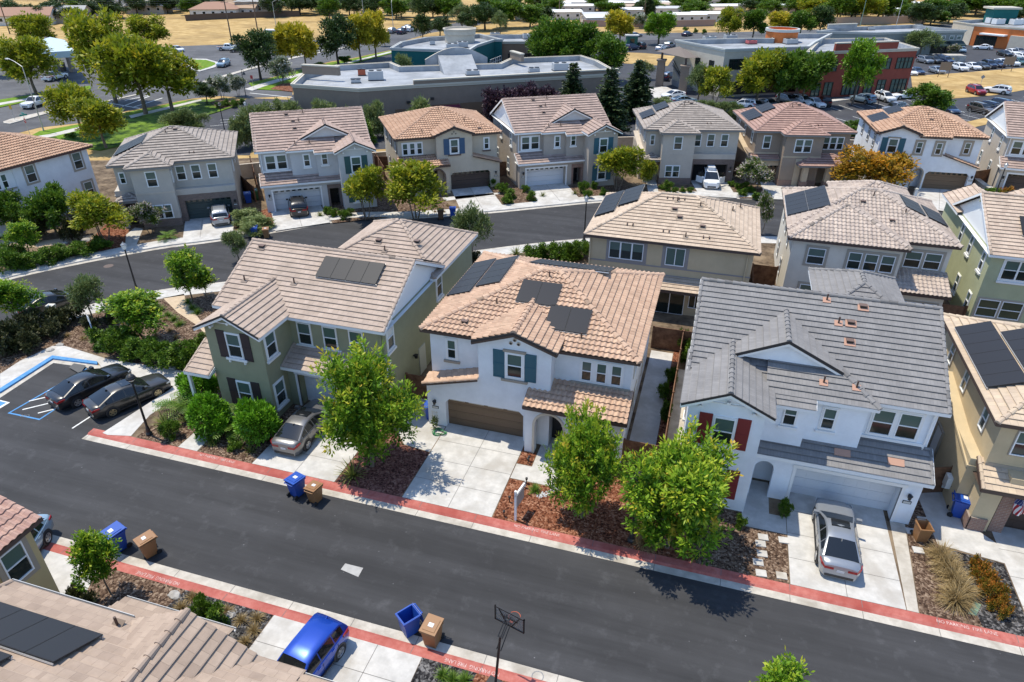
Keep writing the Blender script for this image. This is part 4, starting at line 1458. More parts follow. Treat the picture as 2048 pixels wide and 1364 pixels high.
GD_GREEN = plain('dark_green_garage_door', (0.035, 0.06, 0.06), 0.5)
BRICK = bricks('brown_brick', (0.20, 0.135, 0.11), (0.13, 0.09, 0.075), (0.2, 0.17, 0.15))
BRICK2 = bricks('red_brick', (0.26, 0.15, 0.11), (0.20, 0.11, 0.09), (0.28, 0.23, 0.19))
CEDAR = plain('unpainted_door', (0.5, 0.5, 0.42), 0.6)
# ---- centre house
h = plan_mission((-8.6, 31.7, 0), 0, 'white two-storey house with barrel-tiled terracotta hip roof, teal shutters and brown garage door', 1, S_WHITE, T_TERRA, BARREL, TEAL, GD_BROWN,
                 dict(trim=plain('cream_trim', (0.58, 0.52, 0.42), 0.8), sill=TRIM_STONE, lite=plain('frosted_lite', (0.45, 0.42, 0.36), 0.4)))
ZC, SLC = 6.35, 0.345
for o, n in (((-1.45, 2.5), 2), ((0.70, 0.85), 2)):
 h.solar((o[0], o[1], ZC + SLC * (o[1] + 0.4)), (1, 0, 0), (0, 1, SLC), n, 1, 1.19, 1.86)
zl = lambda x: ZC + SLC * (x + 6.33)
h.solar((-6.25, 9.0, zl(-6.25)), (0, -1, 0), (1, 0, SLC), 5, 1, 1.05, 1.66)
h.solar((-4.54, 8.6, zl(-4.54)), (0, -1, 0), (1, 0, SLC), 4, 1, 1.05, 1.66)
h.solar((3.2, 10.3, ZC + SLC * 0.9), (-1, 0, 0), (0, -1, SLC), 5, 2, 1.02, 1.66)
h.done()
# ---- right house, grey roof
h = plan_gable((6.27, 31.4, 0), 0, 'white two-storey house with slate grey roof and dark red shutters', 1, S_H3, T_GREY, FLAT, REDSH, GD_WHITE,
               dict(entry='arch', lites=False, gablemat=S_H3, ventmat=plain('unpainted_flashing', (0.42, 0.24, 0.17), 0.8)))
h.hip(0.9, 6.2, 8.6, 15.6, 6.3, 0.5)
h.wbox(1.3, 5.8, 10.6, 15.2, 0, 6.2)
yr = 10.6 / 2
for i in range(1):
 h.solar((-2.2, 10.6 / 2 + 4.6, 6.4 + 0.489 * 1.1), (1, 0, 0), (0, -1, 0.489), 5, 2, 1.02, 1.66)
for x, y in ((-4.9, -0.2),):
 q = MB()
 q.obox((x - 0.12, y - 0.2, 6.7), (0.24, 0, 0.11), (0, 0.36, 0), (-0.02, 0, 0.05))
 h.part('roof_patch', q, plain('unpainted_flashing', (0.42, 0.24, 0.17), 0.8))
q = MB()   # bare tiles on the porch roof
for x in (1.55, 4.0):
 q = MB()
 q.obox((x, -1.2, 3.15 + 0.489 * 0.57 + 0.05), (0.75, 0, 0), (0, 0.35, 0.171), (0, -0.01, 0.025))
 h.part('roof_patch', q, plain('unpainted_flashing', (0.42, 0.24, 0.17), 0.8))
h.done([S_H3])
# ---- left house, sage green
h = House((-22.2, 31.2, 0), 0, 'sage green two-storey house with tan roof, plum shutters and parked sedan', S_SAGE, T_TAN, FLAT, WHITE)
h.wbox(-6.1, 5.0, 0, 8.9, 0, 6.1)
h.wbox(-5.15, -1.4, -2.9, 0, 0, 6.1)
h.wbox(-3.0, 5.0, 8.9, 15.2, 0, 6.2)
h.W.slab([(-5.15, -2.9, 6.1), (-1.4, -2.9, 6.1), (-3.28, -2.9, 7.0)], (0, 0.3, 0))
h.W.slab([(4.9, 0, 6.1), (4.9, 8.9, 6.1), (4.9, 4.4, 8.3)], (0.1, 0, 0), 1)
h.W.slab([(-6.1, 0, 6.1), (-6.1, 8.9, 6.1), (-6.1, 4.4, 8.3)], (0.1, 0, 0), 1)
h.gable_x(-6.4, 5.25, -0.5, 9.3, 6.1, 0.5)
h.gable_y(-3.28, 2.2, -3.35, 2.6, 6.18, 0.5)
h.hip(-3.4, 5.35, 7.0, 15.6, 6.15, 0.5)
h.shed(-1.4, 5.25, -1.6, 0, 3.2, 0.489)
h.shed(-6.95, -5.15, -3.5, -1.2, 3.0, 0.45)
gx0, gx1, gy = -0.7, 4.2, -1.1
h.wbox(-1.4, gx0, gy, 0, 0, 3.1)
h.wbox(gx1, 5.0, gy, 0, 0, 3.1)
h.wbox(gx0, gx1, gy, -0.4, 2.5, 3.1)
h.garage(gx0, gx1, -0.45, 2.5, GD_WHITE, False, WHITE, gy)
h.win((-3.28, -2.9), 0, 4.3, 0.95, 1.6, trim=WHITE, tw=0.05, sill=WHITE, sillw=0.25, shut=PLUM, shw=0.58, corbel=True)
h.win((-3.28, -2.9), 0, 0.9, 0.95, 1.65, trim=WHITE, tw=0.05, sill=WHITE, shut=PLUM, shw=0.58)
for z in (4.3, 0.85):
 h.win((-1.4, -2.12), 90, z, 0.95, 1.6, trim=WHITE, tw=0.08, sill=WHITE)
for x in (-0.43, 1.33, 3.1):
 h.win((x, 0), 0, 4.05, 0.92, 1.52, trim=WHITE, tw=0.03, sill=WHITE, sillw=0.22)
h.win((5.0, 0.65), 90, 4.35, 0.85, 1.6, trim=WHITE, tw=0.09, sill=WHITE, gl=(GLASS, plain('white_blind', (0.6, 0.62, 0.6), 0.3)))
h.win((5.0, 8.4), 90, 4.2, 0.95, 1.7, trim=WHITE, tw=0.1, sill=WHITE)
for x in (-4.6, -2.2):
 h.win((-6.1, 3.5 if x < -3 else 6.5), -90, 4.3, 0.8, 1.4, trim=WHITE, sill=WHITE)
q = MB()
q.box(5.0, 5.06, 4.4, 5.4, 0.05, 2.1)
h.part('door', q, CEDAR)
q = MB()
q.cyl((5.0, 3.6, 2.1), (5.2, 3.6, 2.1), 0.05, 0.05, 8)
q.cyl((5.2, 3.6, 1.95), (5.2, 3.6, 2.2), 0.11, 0.14, 8)
h.part('wall_lamp', q, DARK)
q = MB()
q.box(-6.95, -6.78, -3.35, -3.18, 0, 2.9)
q.box(-7.0, -6.73, -3.4, -3.13, 0, 0.2)
h.part('porch_column', q, WHITE)
q = MB()
for k in (-1, 0, 1):
 q.cyl((-3.28 + k * 1.25, -3.15, 6.25 if k else 6.65), (-3.28 + k * 1.25, -2.88, 6.25 if k else 6.65), 0.09, 0.09, 10)
q.box(-4.2, -2.36, -2.95, -2.89, 6.5, 6.56)
h.part('gable_bracket', q, WHITE)
q = MB()
q.cyl((4.75, -0.06, 3.9), (4.75, -0.06, 6.0), 0.05, 0.05, 8)
h.part('downpipe', q, S_SAGE)
zf = lambda y: 6.1 + 0.5 * (y + 0.5)
h.solar((-0.6, 2.32, zf(2.32)), (1, 0, 0), (0, 1, 0.5), 4, 1, 1.02, 1.66)
h.solar((-1.0, 8.5, 6.1 + 0.5 * 0.8), (1, 0, 0), (0, -1, 0.5), 6, 2, 1.02, 1.6)
for x, y, k in ((-1.8, 1.7, 'pipe'), (-5.2, 1.4, 'pipe'), (-5.4, 3.9, 'box')):
 h.vent((x, y, zf(y)), k)
for x, y, k in ((3.0, 9.6, 'box'), (0.2, 9.3, 'box'), (1.0, 8.6, 'pipe')):
 h.vent((x, y, 6.15 + 0.5 * (y - 7.0)), k)
h.done([WHITE])
# ---- far right tan house
h = plan_prairie((20.3, 31.5, 0), 0, 'tan two-storey house with buff tile roof and hanging stars and stripes flag', 1, S_TANH, T_BUFF, FLAT, GD_DARK,
                 dict(bay=(-1.6, 2.9), brick=BRICK2, gx=(-3.9, 0.7), garage_side=-1, garage_box=True, big_porch=True, porch=(2.2, 6.0), cols=(2.9, 5.4), doorx=4.2, lower=S_TANH, fascia=DKBROWN,
                      wins=((-4.4, 'w', 4.4, 0.7, 1.4, 1), (0.6, 'b', 4.4, 1.7, 1.4, 2)), trim=TRIM_STONE))
h.shed(-5.75, -1.2, -1.25, 0.4, 3.0, 0.42)
h.wbox(-5.5, -4.6, -0.85, 0, 0, 2.9)
q = MB()
q.box(-5.55, -4.75, -0.95, -0.85, 0, 0.9)
q.box(-5.6, -5.5, -0.95, -0.2, 0, 0.9)
h.part('stone_base', q, BRICK2)
zl = lambda x: 6.3 + 0.4 * (x + 5.95)
h.solar((-5.7, 8.75, zl(-5.7)), (0, -1, 0), (1, 0, 0.4), 6, 1, 1.06, 1.75)
h.solar((-3.95, 7.4, zl(-3.95)), (0, -1, 0), (1, 0, 0.4), 5, 1, 1.06, 1.75)
q = MB()
q.box(-6.10, -6.05, 4.1, 5.1, 0.05, 2.15)
h.part('door', q, GD_WHITE)
q = MB()
q.obox((-6.16, 4.0, 0.05), (0.1, 0, 0), (0, 0.1, 0), (0, 0, 2.2))
q.obox((-6.16, 5.1, 0.05), (0.1, 0, 0), (0, 0.1, 0), (0, 0, 2.2))
q.obox((-6.16, 4.0, 2.25), (0.1, 0, 0), (0, 1.2, 0), (0, 0, 0.1))
h.part('door_frame', q, TRIM_STONE)
q = MB()
q.box(-6.3, -6.06, 1.0, 1.5, 0.9, 1.6)
q.box(-6.2, -6.06, 1.55, 1.9, 0.5, 1.3)
h.part('meter_box', q, plain('meter_box_white', (0.7, 0.7, 0.68), 0.5))
h.done([TRIM_STONE, BRICK2])
# ---- houses seen from behind, between the two streets
h = House((-2.5, 49.75, 0), 0, 'tan house behind the white one, beige hip roof with two solar arrays', S_TANH, T_BEIGE, FLAT, DKBROWN)
h.wbox(-6.1, 6.15, 0, 9.4, 0, 6.0)
h.hip(-6.5, 6.55, -0.45, 9.85, 6.1, 0.42)
for z in (3.25, 3.9):
 h.wbox(-6.14, 6.19, -0.035, 0, z, z + 0.1, 1)
for x0, x1 in ((-4.75, -1.6), (-0.45, 1.55)):
 h.wbox(x0, x1, -0.02, 0, 4.0, 5.95, 1)
h.win((-3.2, -0.02), 0, 4.25, 2.65, 1.42, n=3, gl=(GLASS, GLASS2), cross=False, gap=0.0, trim=None)
h.win((0.55, -0.02), 0, 4.2, 1.45, 1.46, slide=True)
h.shed(-1.6, 3.6, -1.5, 0.0, 2.75, 0.33)
h.win((0.55, 0.0), 0, 0.05, 2.3, 2.05, slide=True, gl=(GLASS, GLASS))
h.win((2.5, 0.0), 0, 0.8, 1.0, 1.25, slide=True, gl=(GLASS, GLASS))
h.win((-3.5, 0.0), 0, 0.9, 1.8, 1.3, slide=True)
for dg, xx in ((-90, -6.1), (90, 6.15)):
 for y, z in ((2.5, 4.3), (6.5, 4.3), (4.5, 1.2)):
  h.win((xx, y), dg, z, 0.8, 1.3)
q = MB()
for x in (5.75, -6.0):
 q = MB()
 q.cyl((x, -0.08, 0.2), (x, -0.08, 5.9), 0.05, 0.05, 8)
 h.part('downpipe', q, S_TANH)
zf = lambda y: 6.1 + 0.42 * (y + 0.45)
zl = lambda x: 6.1 + 0.42 * (x + 6.5)
h.solar((-6.35, 8.6, zl(-6.35)), (0, -1, 0), (1, 0, 0.42), 5, 1, 1.07, 1.72)
h.solar((-4.65, 8.55, zl(-4.65)), (0, -1, 0), (1, 0, 0.42), 4, 1, 1.07, 1.72)
for x, y, k in ((-0.1, 3.0, 'box'), (0.0, 3.9, 'pipe'), (0.4, 2.2, 'box'), (2.2, 1.5, 'box'), (1.1, 0.3, 'pipe'), (1.8, 3.6, 'pipe'), (-3.2, 1.0, 'clip'), (-0.4, 0.7, 'clip'), (2.6, 0.5, 'clip'), (-0.6, 4.2, 'clip'), (0.3, 4.2, 'clip')):
 h.vent((x, y, zf(y)), k)
for x, y in ((4.3, 5.6), (4.9, 7.3)):
 h.vent((x, y, 6.1 + 0.42 * (6.55 - x)), 'pipe')
h.done([TRIM_GREY])
h = House((12.2, 54.8, 0), 0, 'cream house seen from behind with sand-coloured tile roof and taupe window surrounds', S_CREAM, T_SAND, ('barrel', 0.40, 0.045, 4), DKBROWN)
h.wbox(-5.7, 5.6, 0, 10, 0, 6.2)
h.wbox(-5.7, 2.0, -1.65, 0, 0, 6.2)
h.hip(-6.1, 6.0, -0.4, 10.4, 6.3, 0.4)
h.hip(-6.1, 2.35, -2.05, 6.0, 6.29, 0.4, back=False, soff=False)
h.hip(-2.0, 4.6, 7.0, 13.5, 6.3, 0.42)
h.wbox(-1.6, 4.2, 10, 13.1, 0, 6.2)
h.shed(2.0, 5.75, -2.6, 0, 3.2, 0.33)
h.wbox(2.0, 5.5, -2.1, 0, 0, 3.0)
h.win((-3.85, -1.65), 0, 4.25, 1.25, 1.3, trim=TRIM_TAUPE, tw=0.2)
h.win((0.0, -1.65), 0, 4.2, 3.2, 1.35, n=3, gap=0.2, trim=TRIM_TAUPE, tw=0.2)
h.win((3.85, 0), 0, 4.2, 2.5, 1.3, n=2, gap=0.2, trim=TRIM_TAUPE, tw=0.2)
h.win((3.7, -2.1), 0, 1.3, 2.9, 1.0, n=3, gap=0.15, trim=TRIM_TAUPE, tw=0.12, gl=(GLASS, GLASS2))
h.win((-3.85, -1.65), 0, 1.2, 1.25, 1.3, trim=TRIM_TAUPE, tw=0.2)
for y, z in ((1.5, 4.3), (4.5, 4.3), (7.5, 4.3), (3.0, 1.2), (7, 1.2)):
 h.win((-5.7, y), -90, z, 0.75, 1.4, trim=TRIM_TAUPE, tw=0.12)
 h.win((5.6, y), 90, z, 0.75, 1.4, trim=TRIM_TAUPE, tw=0.12)
zl = lambda x: 6.3 + 0.4 * (x + 6.1)
h.solar((-6.0, 7.75, zl(-6.0)), (0, -1, 0), (1, 0, 0.4), 5, 2, 1.04, 1.62)
zr = lambda x: 6.3 + 0.4 * (6.0 - x)
h.solar((4.0, 3.3, zr(4.0)), (0, 1, 0), (-1, 0, 0.4), 3, 1, 1.04, 1.66)
h.solar((5.8, 3.4, zr(5.8)), (0, 1, 0), (-1, 0, 0.4), 3, 1, 1.04, 1.66)
zf = lambda y: 6.3 + 0.4 * (y + 0.4)
for x, y, k in ((-0.6, 3.4, 'box'), (1.4, 1.6, 'box'), (0.2, 4.2, 'pipe'), (2.4, 2.6, 'pipe')):
 h.vent((x, y, zf(y)), k)
h.done()
h = plan_gable((25.85, 64.3, 0), math.pi, 'pale green house at the right edge with five white-silled windows on its sunlit side', -1, S_OLIVE, tiles('light_tan_tile', (0.52, 0.41, 0.32), (0.42, 0.32, 0.25)), FLAT, GREENSH, GD_WHITE,
               dict(entry='door', white_gable=True, vents=False, own=((3.3, 4.5), (6.0, 4.5), (9.3, 4.5), (6.0, 1.2), (9.3, 1.2))))
h.win((-3.9, 10.6), 180, 4.5, 1.9, 1.5, n=2, trim=WHITE, tw=0.12, sill=WHITE)
h.win((-4.1, 10.6), 180, 1.4, 2.9, 1.4, n=2, trim=TRIM_TAUPE, tw=0.14, gap=0.14, gl=(GLASS3, GLASS3))
q = MB()
for y in (0.2, 5.3, 10.4):
 q.box(5.8, 6.05, y - 0.07, y + 0.07, 6.1 if y != 5.3 else 8.5, 6.3 if y != 5.3 else 8.7)
h.part('gable_bracket', q, S_OLIVE)
h.solar((-3.9, 9.1, 6.4 + 0.489 * 1.9), (1, 0, 0), (0, -1, 0.489), 6, 1, 1.04, 1.9)
h.done([WHITE])
# ---- the row across the curved street
def dirof(a):
 return Vector((math.cos(R(a)), math.sin(R(a)), 0)), Vector((-math.sin(R(a)), math.cos(R(a)), 0))
PR = dict(far=True, trim=WHITE, capmat=S_GREIGE)
h = plan_prairie((-52.94, 56.14, 0), R(34.3), 'greige house with taupe hip roof and dark green garage door', 1, S_GREIGE, T_TAUPE, FLATF, GD_GREEN,
                 dict(PR, bay=(-3.8, -0.2), brick=BRICK, gx=(0.35, 4.85), wins=((2.0, 'w', 4.3, 0.85, 1.45, 1), (0.55, 'w', 4.3, 0.85, 1.45, 1), (3.6, 'w', 4.3, 0.85, 1.45, 1), (-2.0, 'b', 4.3, 0.95, 1.5, 1), (-1.7, 'b', 0.95, 1.7, 1.4, 2), (-4.9, 'w', 4.4, 0.5, 1.1, 1))))
h.solar((-5.7, 6.6, 6.4), (0, -1, 0), (1, 0, 0.4), 4, 2, 1.0, 1.6)
h.done([S_GREIGE2, BRICK])
h = plan_gable((-41.9, 64.9, 0), R(35), 'grey-white house with brown gable roof, dark green shutters and white garage door', -1, S_GREYW, T_BROWN, FLATF, GREENSH, GD_WHITE,
               dict(entry='door', brick=True, far=True, gablemat=S_GREYW))
h.done([WHITE, BRICK])
h = plan_mission((-30.1, 74.4, 0), R(34.5), 'sand-coloured house with orange clay roof, blue shutters and arched porch behind a gold tree', -1, S_SANDW, T_TERRA2, BARRELF, BLUE, GD_DARK,
                 dict(trim=TRIM_BROWN, sill=TRIM_BROWN, far=True))
h.done()
h = plan_gable((-18.0, 80.9, 0), R(33), 'taupe house with brown gable roof, teal shutters and white garage door', -1, S_TAUPEW, T_BROWN, FLATF, TEAL, GD_WHITE,
               dict(entry='door', brick=True, far=True, white_gable=True, gablemat=S_GREYW))
h.done([WHITE, BRICK2])
h = plan_prairie((-3.2, 86.2, 0), R(15), 'greige house with open garage and small solar arrays', 1, S_GREIGE2, T_TAUPE, FLATF, GD_DARK,
                 dict(PR, bay=(-3.8, 0.0), brick=BRICK, gx=(0.35, 4.5), open=True, capmat=S_GREIGE2, wins=((0.6, 'w', 4.3, 0.85, 1.45, 1), (2.2, 'w', 4.3, 0.85, 1.45, 1), (3.85, 'w', 4.3, 0.85, 1.45, 1), (-2.0, 'b', 4.3, 0.95, 1.5, 1), (-2.3, 'b', 0.95, 1.7, 1.4, 2), (-4.8, 'w', 4.4, 0.5, 1.2, 1))))
zl = lambda x: 6.3 + 0.4 * (x + 5.95)
h.solar((-5.6, 7.2, zl(-5.6)), (0, -1, 0), (1, 0, 0.4), 3, 1, 1.04, 1.7)
h.solar((-3.8, 8.3, zl(-3.8)), (0, -1, 0), (1, 0, 0.4), 3, 1, 1.04, 1.7)
h.done([S_GREIGE2, BRICK])
h = plan_prairie((9.5, 89.3, 0), R(14), 'dark brown and tan house with russet hip roof and stone porch piers', 1, S_BROWNW, T_RED, FLATF, GD_BROWN,
                 dict(PR, bay=(-2.5, 1.9), brick=BRICK2, gx=(-4.95, -0.9), garage_side=-1, garage_box=False, big_porch=True, porch=(-0.8, 5.7), cols=(0.2, 2.9), doorx=1.5, lower=S_BROWNL, capmat=S_BROWNL,
                      wins=((-4.2, 'w', 4.2, 0.85, 1.5, 1), (-0.4, 'b', 4.2, 1.9, 1.5, 2), (3.6, 'w', 4.2, 2.4, 1.45, 3))))
h.shed(-5.9, -2.6, -0.9, 0, 3.15, 0.35)
h.wbox(-5.5, -4.95, -0.62, 0, 0, 3.1, 3)
h.wbox(-0.9, -0.2, -1.68, -1.6, 0, 3.4, 3)
h.wbox(-4.95, -0.9, -0.62, -0.2, 2.3, 3.1, 3)
h.solar((-5.6, 8.2, zl(-5.6)), (0, -1, 0), (1, 0, 0.4), 4, 1, 1.04, 1.7)
h.solar((-3.8, 8.4, zl(-3.8)), (0, -1, 0), (1, 0, 0.4), 3, 1, 1.04, 1.7)
h.done([S_BROWNL, BRICK2, S_BROWNL])
# white house with the orange roof, gable at its left end
h = House((23.6, 92.0, 0), R(4), 'white house with light orange clay roof, teal shutters, brown garage door, behind an autumn-coloured tree', S_WHITE, T_TERRA2, BARRELF, DKBROWN, far=True)
h.wbox(-5.6, 5.6, 0, 10.6, 0, 6.2)
h.wbox(-5.6, -1.6, -0.95, 0, 0, 6.5)
h.wbox(-1.6, -1.25, -0.95, 0, 0, 6.2)
h.arch_wall(-1.25, 0.35, -0.95, 0.5, 6.2, -1.0, 0.0, 1.9, 2.5, 0, TRIM_STONE)
h.wbox(0.35, 1.7, -0.95, 0, 2.25, 6.2)
for a, b, z0 in ((1.7, 5.05, 2.25), (5.05, 5.6, 0.0)):
 tp_ = lambda x: 4.2 - (x - 1.7) * 0.30
 h.W.slab([(a, -0.95, z0), (b, -0.95, z0), (b, -0.95, tp_(b)), (a, -0.95, tp_(a))], (0, 0.95, 0))
h.W.slab([(0.35, -0.95, 2.25), (0.65, -0.95, 2.25), (0.35, -0.95, 1.95)], (0, 0.4, 0))
h.W.slab([(5.05, -0.95, 2.25), (4.75, -0.95, 2.25), (5.05, -0.95, 1.95)], (0, 0.4, 0))
h.W.slab([(-5.6, -0.95, 6.5), (-1.6, -0.95, 6.5), (-3.6, -0.95, 7.2)], (0, 0.5, 0))
h.hip(-6.0, 6.0, -0.4, 11.0, 6.3, 0.36)
h.hip(-1.5, 1.9, -1.3, 4.0, 6.3, 0.36, soff=False, back=False, left=False)
h.gable_y(-3.6, 2.3, -1.3, 3.5, 6.5, 0.36)
h.tp([(1.5, -1.2, 4.35), (5.8, -1.2, 3.0), (5.8, 0, 3.1), (1.5, 0, 4.45)], ('flat', 0.4, 0.05))
h.bd((1.5, -1.2, 4.35), (5.8, -1.2, 3.0), (0, -1), 0.1)
h.garage(0.35, 5.05, -0.5, 2.25, GD_BROWN, True)
h.win((-4.1, -0.95), 0, 4.2, 1.0, 1.6, trim=WHITE, tw=0.1, sill=TRIM_STONE, head=TRIM_STONE, shut=TEAL, shw=0.66)
for x, y in ((-1.2, -0.95), (0.9, -0.95), (4.2, 0.0)):
 h.win((x, y), 0, 4.3, 0.62, 1.3, trim=TRIM_STONE, tw=0.26)
for y in (1.5, 4.5, 7.8):
 h.win((-5.6, y), -90, 4.3, 0.75, 1.3, trim=TRIM_STONE, tw=0.16)
 h.win((-5.6, y + 0.6), -90, 1.2, 0.75, 1.3, trim=TRIM_STONE, tw=0.16)
 h.win((5.6, y), 90, 4.3, 0.75, 1.3, trim=TRIM_STONE, tw=0.16)
h.lamp(5.35, -0.95, 1.9)
zl = lambda x: 6.3 + 0.36 * (x + 6.0)
h.solar((-5.6, 7.4, zl(-5.6)), (0, -1, 0), (1, 0, 0.36), 4, 1, 1.02, 1.9)
h.solar((-3.6, 8.6, zl(-3.6)), (0, -1, 0), (1, 0, 0.36), 3, 1, 1.02, 1.66)
for x, y, k in ((0.4, 2.6, 'box'), (1.2, 1.2, 'pipe'), (0.2, 3.6, 'pipe')):
 h.vent((x, y, 6.3 + 0.36 * (y + 0.4)), k)
h.done()
h = plan_gable((37.9, 93.4, 0), R(-3), 'greige gabled house at the right edge of the far row with its garage open', -1, S_GREIGE2, T_BROWN, FLATF, GREENSH, GD_DARK,
               dict(entry='door', far=True, white_gable=True, gablemat=S_GREYW))
h.solar((-0.3, 1.2, 6.4 + 0.489 * 1.6), (1, 0, 0), (0, 1, 0.489), 4, 2, 1.02, 1.7)
h.done([WHITE])
# ---- left edge
h = House((-66.5, 52.4, 0), R(83), 'white house at the left edge with salmon clay roof and taupe window surrounds', S_WHITE, T_TERRA2, BARRELF, plain('maroon_fascia', (0.10, 0.045, 0.035), 0.6), far=True)
h.wbox(-7.5, 5.7, 0, 11, 0, 6.2)
h.hip(-8.0, 6.2, -0.45, 11.4, 6.3, 0.34)
h.win((-0.95, 0), 0, 4.25, 1.0, 1.7, trim=TRIM_TAUPE, tw=0.22)
h.win((3.3 + 1.0, 0), 0, 4.25, 1.0, 1.7, trim=TRIM_TAUPE, tw=0.22)
h.win((4.6, 0), 0, 1.0, 1.0, 1.7, trim=TRIM_TAUPE, tw=0.22)
h.win((0.2, 0), 0, 1.0, 1.0, 1.5, trim=TRIM_TAUPE, tw=0.22)
h.win((-4.4, 0), 0, 4.4, 2.1, 1.35, n=3, gap=0.2, trim=WHITE, sill=TRIM_TAUPE, sillw=0.6)
for y in (2, 5, 8):
 h.win((5.7, y), 90, 4.3, 0.8, 1.4, trim=TRIM_TAUPE, tw=0.16)
h.shed(-9.5, -6.0, -1.4, 0, 3.2, 0.35)
q = MB()
q.cyl((-2.6, -0.06, 0.2), (-2.6, -0.06, 6.1), 0.05, 0.05, 8)
h.part('downpipe', q, S_WHITE)
h.done()
# ---- near left corner, gables facing the street from the other side
h = House((-27.0, 13.1, 0), 0, 'mustard house with salmon barrel-tile roof cut off by the lower left edge', S_MUST, tiles('salmon_tile', (0.50, 0.32, 0.25), (0.42, 0.255, 0.205)), ('barrel', 0.40, 0.05, 6), DKBROWN)
h.wbox(-3.6, 3.35, -9.0, -5.0, 0, 5.9)
h.wbox(-3.6, 3.35, -5.0, 0.0, 2.8, 5.9)
h.wbox(1.9, 3.35, -5.0, 0.0, 0, 2.8)
h.W.slab([(-3.6, -0.1, 5.9), (3.35, -0.1, 5.9), (-0.1, -0.1, 7.2)], (0, 0.1, 0))
h.gable_y(-0.1, 3.75, -9.4, 0.42, 6.0, 0.37)
h.win((3.35, -0.95), 90, 4.0, 0.95, 1.55, trim=TRIM_STONE, tw=0.22)
h.win((3.35, -4.5), 90, 4.0, 0.95, 1.55, trim=TRIM_STONE, tw=0.22)
h.done()
h = House((-15.0, 10.1, 0), 0, 'house in the lower left corner seen as roofs only, tan shakes with black solar panels', S_TANH, tiles('variegated_tile', (0.40, 0.305, 0.235), (0.32, 0.24, 0.185), 0.42, 0.37, 0.55), FLAT, DKBROWN)
h.wbox(-6.0, 5.0, -10, 0, 0, 6.2)
h.tp([(-1.0, 0.45, 6.3), (-6.4, 0.45, 6.3), (-6.4, -5.0, 9.0), (-1.0, -5.0, 9.0)])
h.tp([(5.3, 0.45, 6.3), (-1.0, 0.45, 6.3), (-1.0, -5.0, 9.0), (5.3, -5.0, 9.0)])
h.tp([(-6.4, -10.45, 6.3), (5.3, -10.45, 6.3), (5.3, -5.0, 9.0), (-6.4, -5.0, 9.0)])
h.gable_y(1.4, 2.5, -3.8, 0.45, 6.32, 0.56)
h.cap((-6.3, 0.45, 6.32), (-6.3, -5, 9.0), 0.1)
h.W.slab([(-1.0, -0.1, 6.2), (3.8, -0.1, 6.2), (1.4, -0.1, 7.6)], (0, 0.1, 0))
q = h.Rf
for x0, x1, z0, yy in ((-6.4, -1.2, 6.32, 0.45), (-4.7, 0.3, 3.3, 2.8), (2.2, 6.0, 3.3, 1.95)):
 a, b = MB(), None
 a.obox((x0, yy, z0 - 0.12), (x1 - x0, 0, 0), (0, 0.13, 0), (0, 0, 0.03), 0)
 a.obox((x0, yy + 0.12, z0 - 0.12), (x1 - x0, 0, 0), (0, 0.02, 0), (0, 0, 0.13), 0)
 a.obox((x0, yy, z0 - 0.12), (x1 - x0, 0, 0), (0, 0.02, 0), (0, 0, 0.11), 0)
 h.part('gutter', a, plain('gutter_grey', (0.45, 0.45, 0.45), 0.4, 0.3))
h.tp([(0.3, 2.8, 3.3), (-4.7, 2.8, 3.3), (-4.7, 0.0, 4.5), (0.3, 0.0, 4.5)])
h.tp([(6.0, 1.95, 3.3), (2.2, 1.95, 3.3), (2.2, 0.0, 4.2), (6.0, 0.0, 4.2)])
h.wbox(2.4, 5.6, 0, 1.5, 0, 3.2)
h.wbox(-4.4, 0.0, 0, 2.4, 0, 3.2)
zf = lambda y: 6.3 + 0.495 * (0.45 - y)
for k, (x0, y0, n) in enumerate(((-1.0, -0.75, 5), (-2.2, -2.5, 4))):
 h.solar((x0, y0, zf(y0)), (-1, 0, 0), (0, -1, 0.495), n, 1, 1.04, 1.7)
h.vent((-1.25, 0.0, zf(0.0)), 'pipe')
h.done()
# ---------------------------------------------------------------- commercial buildings beyond the row
ROOFM = mottled('roof_membrane', (0.26, 0.275, 0.295), (0.37, 0.385, 0.405), 0.5, 0.8, 0.0, c3=(0.21, 0.22, 0.23), s3=0.15)
CORN = plain('beige_cornice', (0.50, 0.46, 0.38), 0.8)
ACM = plain('air_unit_grey', (0.40, 0.41, 0.42), 0.6, 0.2)
def offset_poly(P, d):
 """inset by d (counter-clockwise polygon)"""
 n = len(P)
 out = []
 for i in range(n):
  a, b, c = P[i - 1], P[i], P[(i + 1) % n]
  u, v = (b - a).normalized(), (c - b).normalized()
  n1, n2 = Vector((-u.y, u.x)), Vector((-v.y, v.x))
  k = 1 + n1.dot(n2)
  out.append(b + (n1 + n2) * (d / max(k, 0.25)))
 return out
def ccw(P):
 a = sum(P[i].x * P[(i + 1) % len(P)].y - P[(i + 1) % len(P)].x * P[i].y for i in range(len(P)))
 return P if a > 0 else P[::-1]
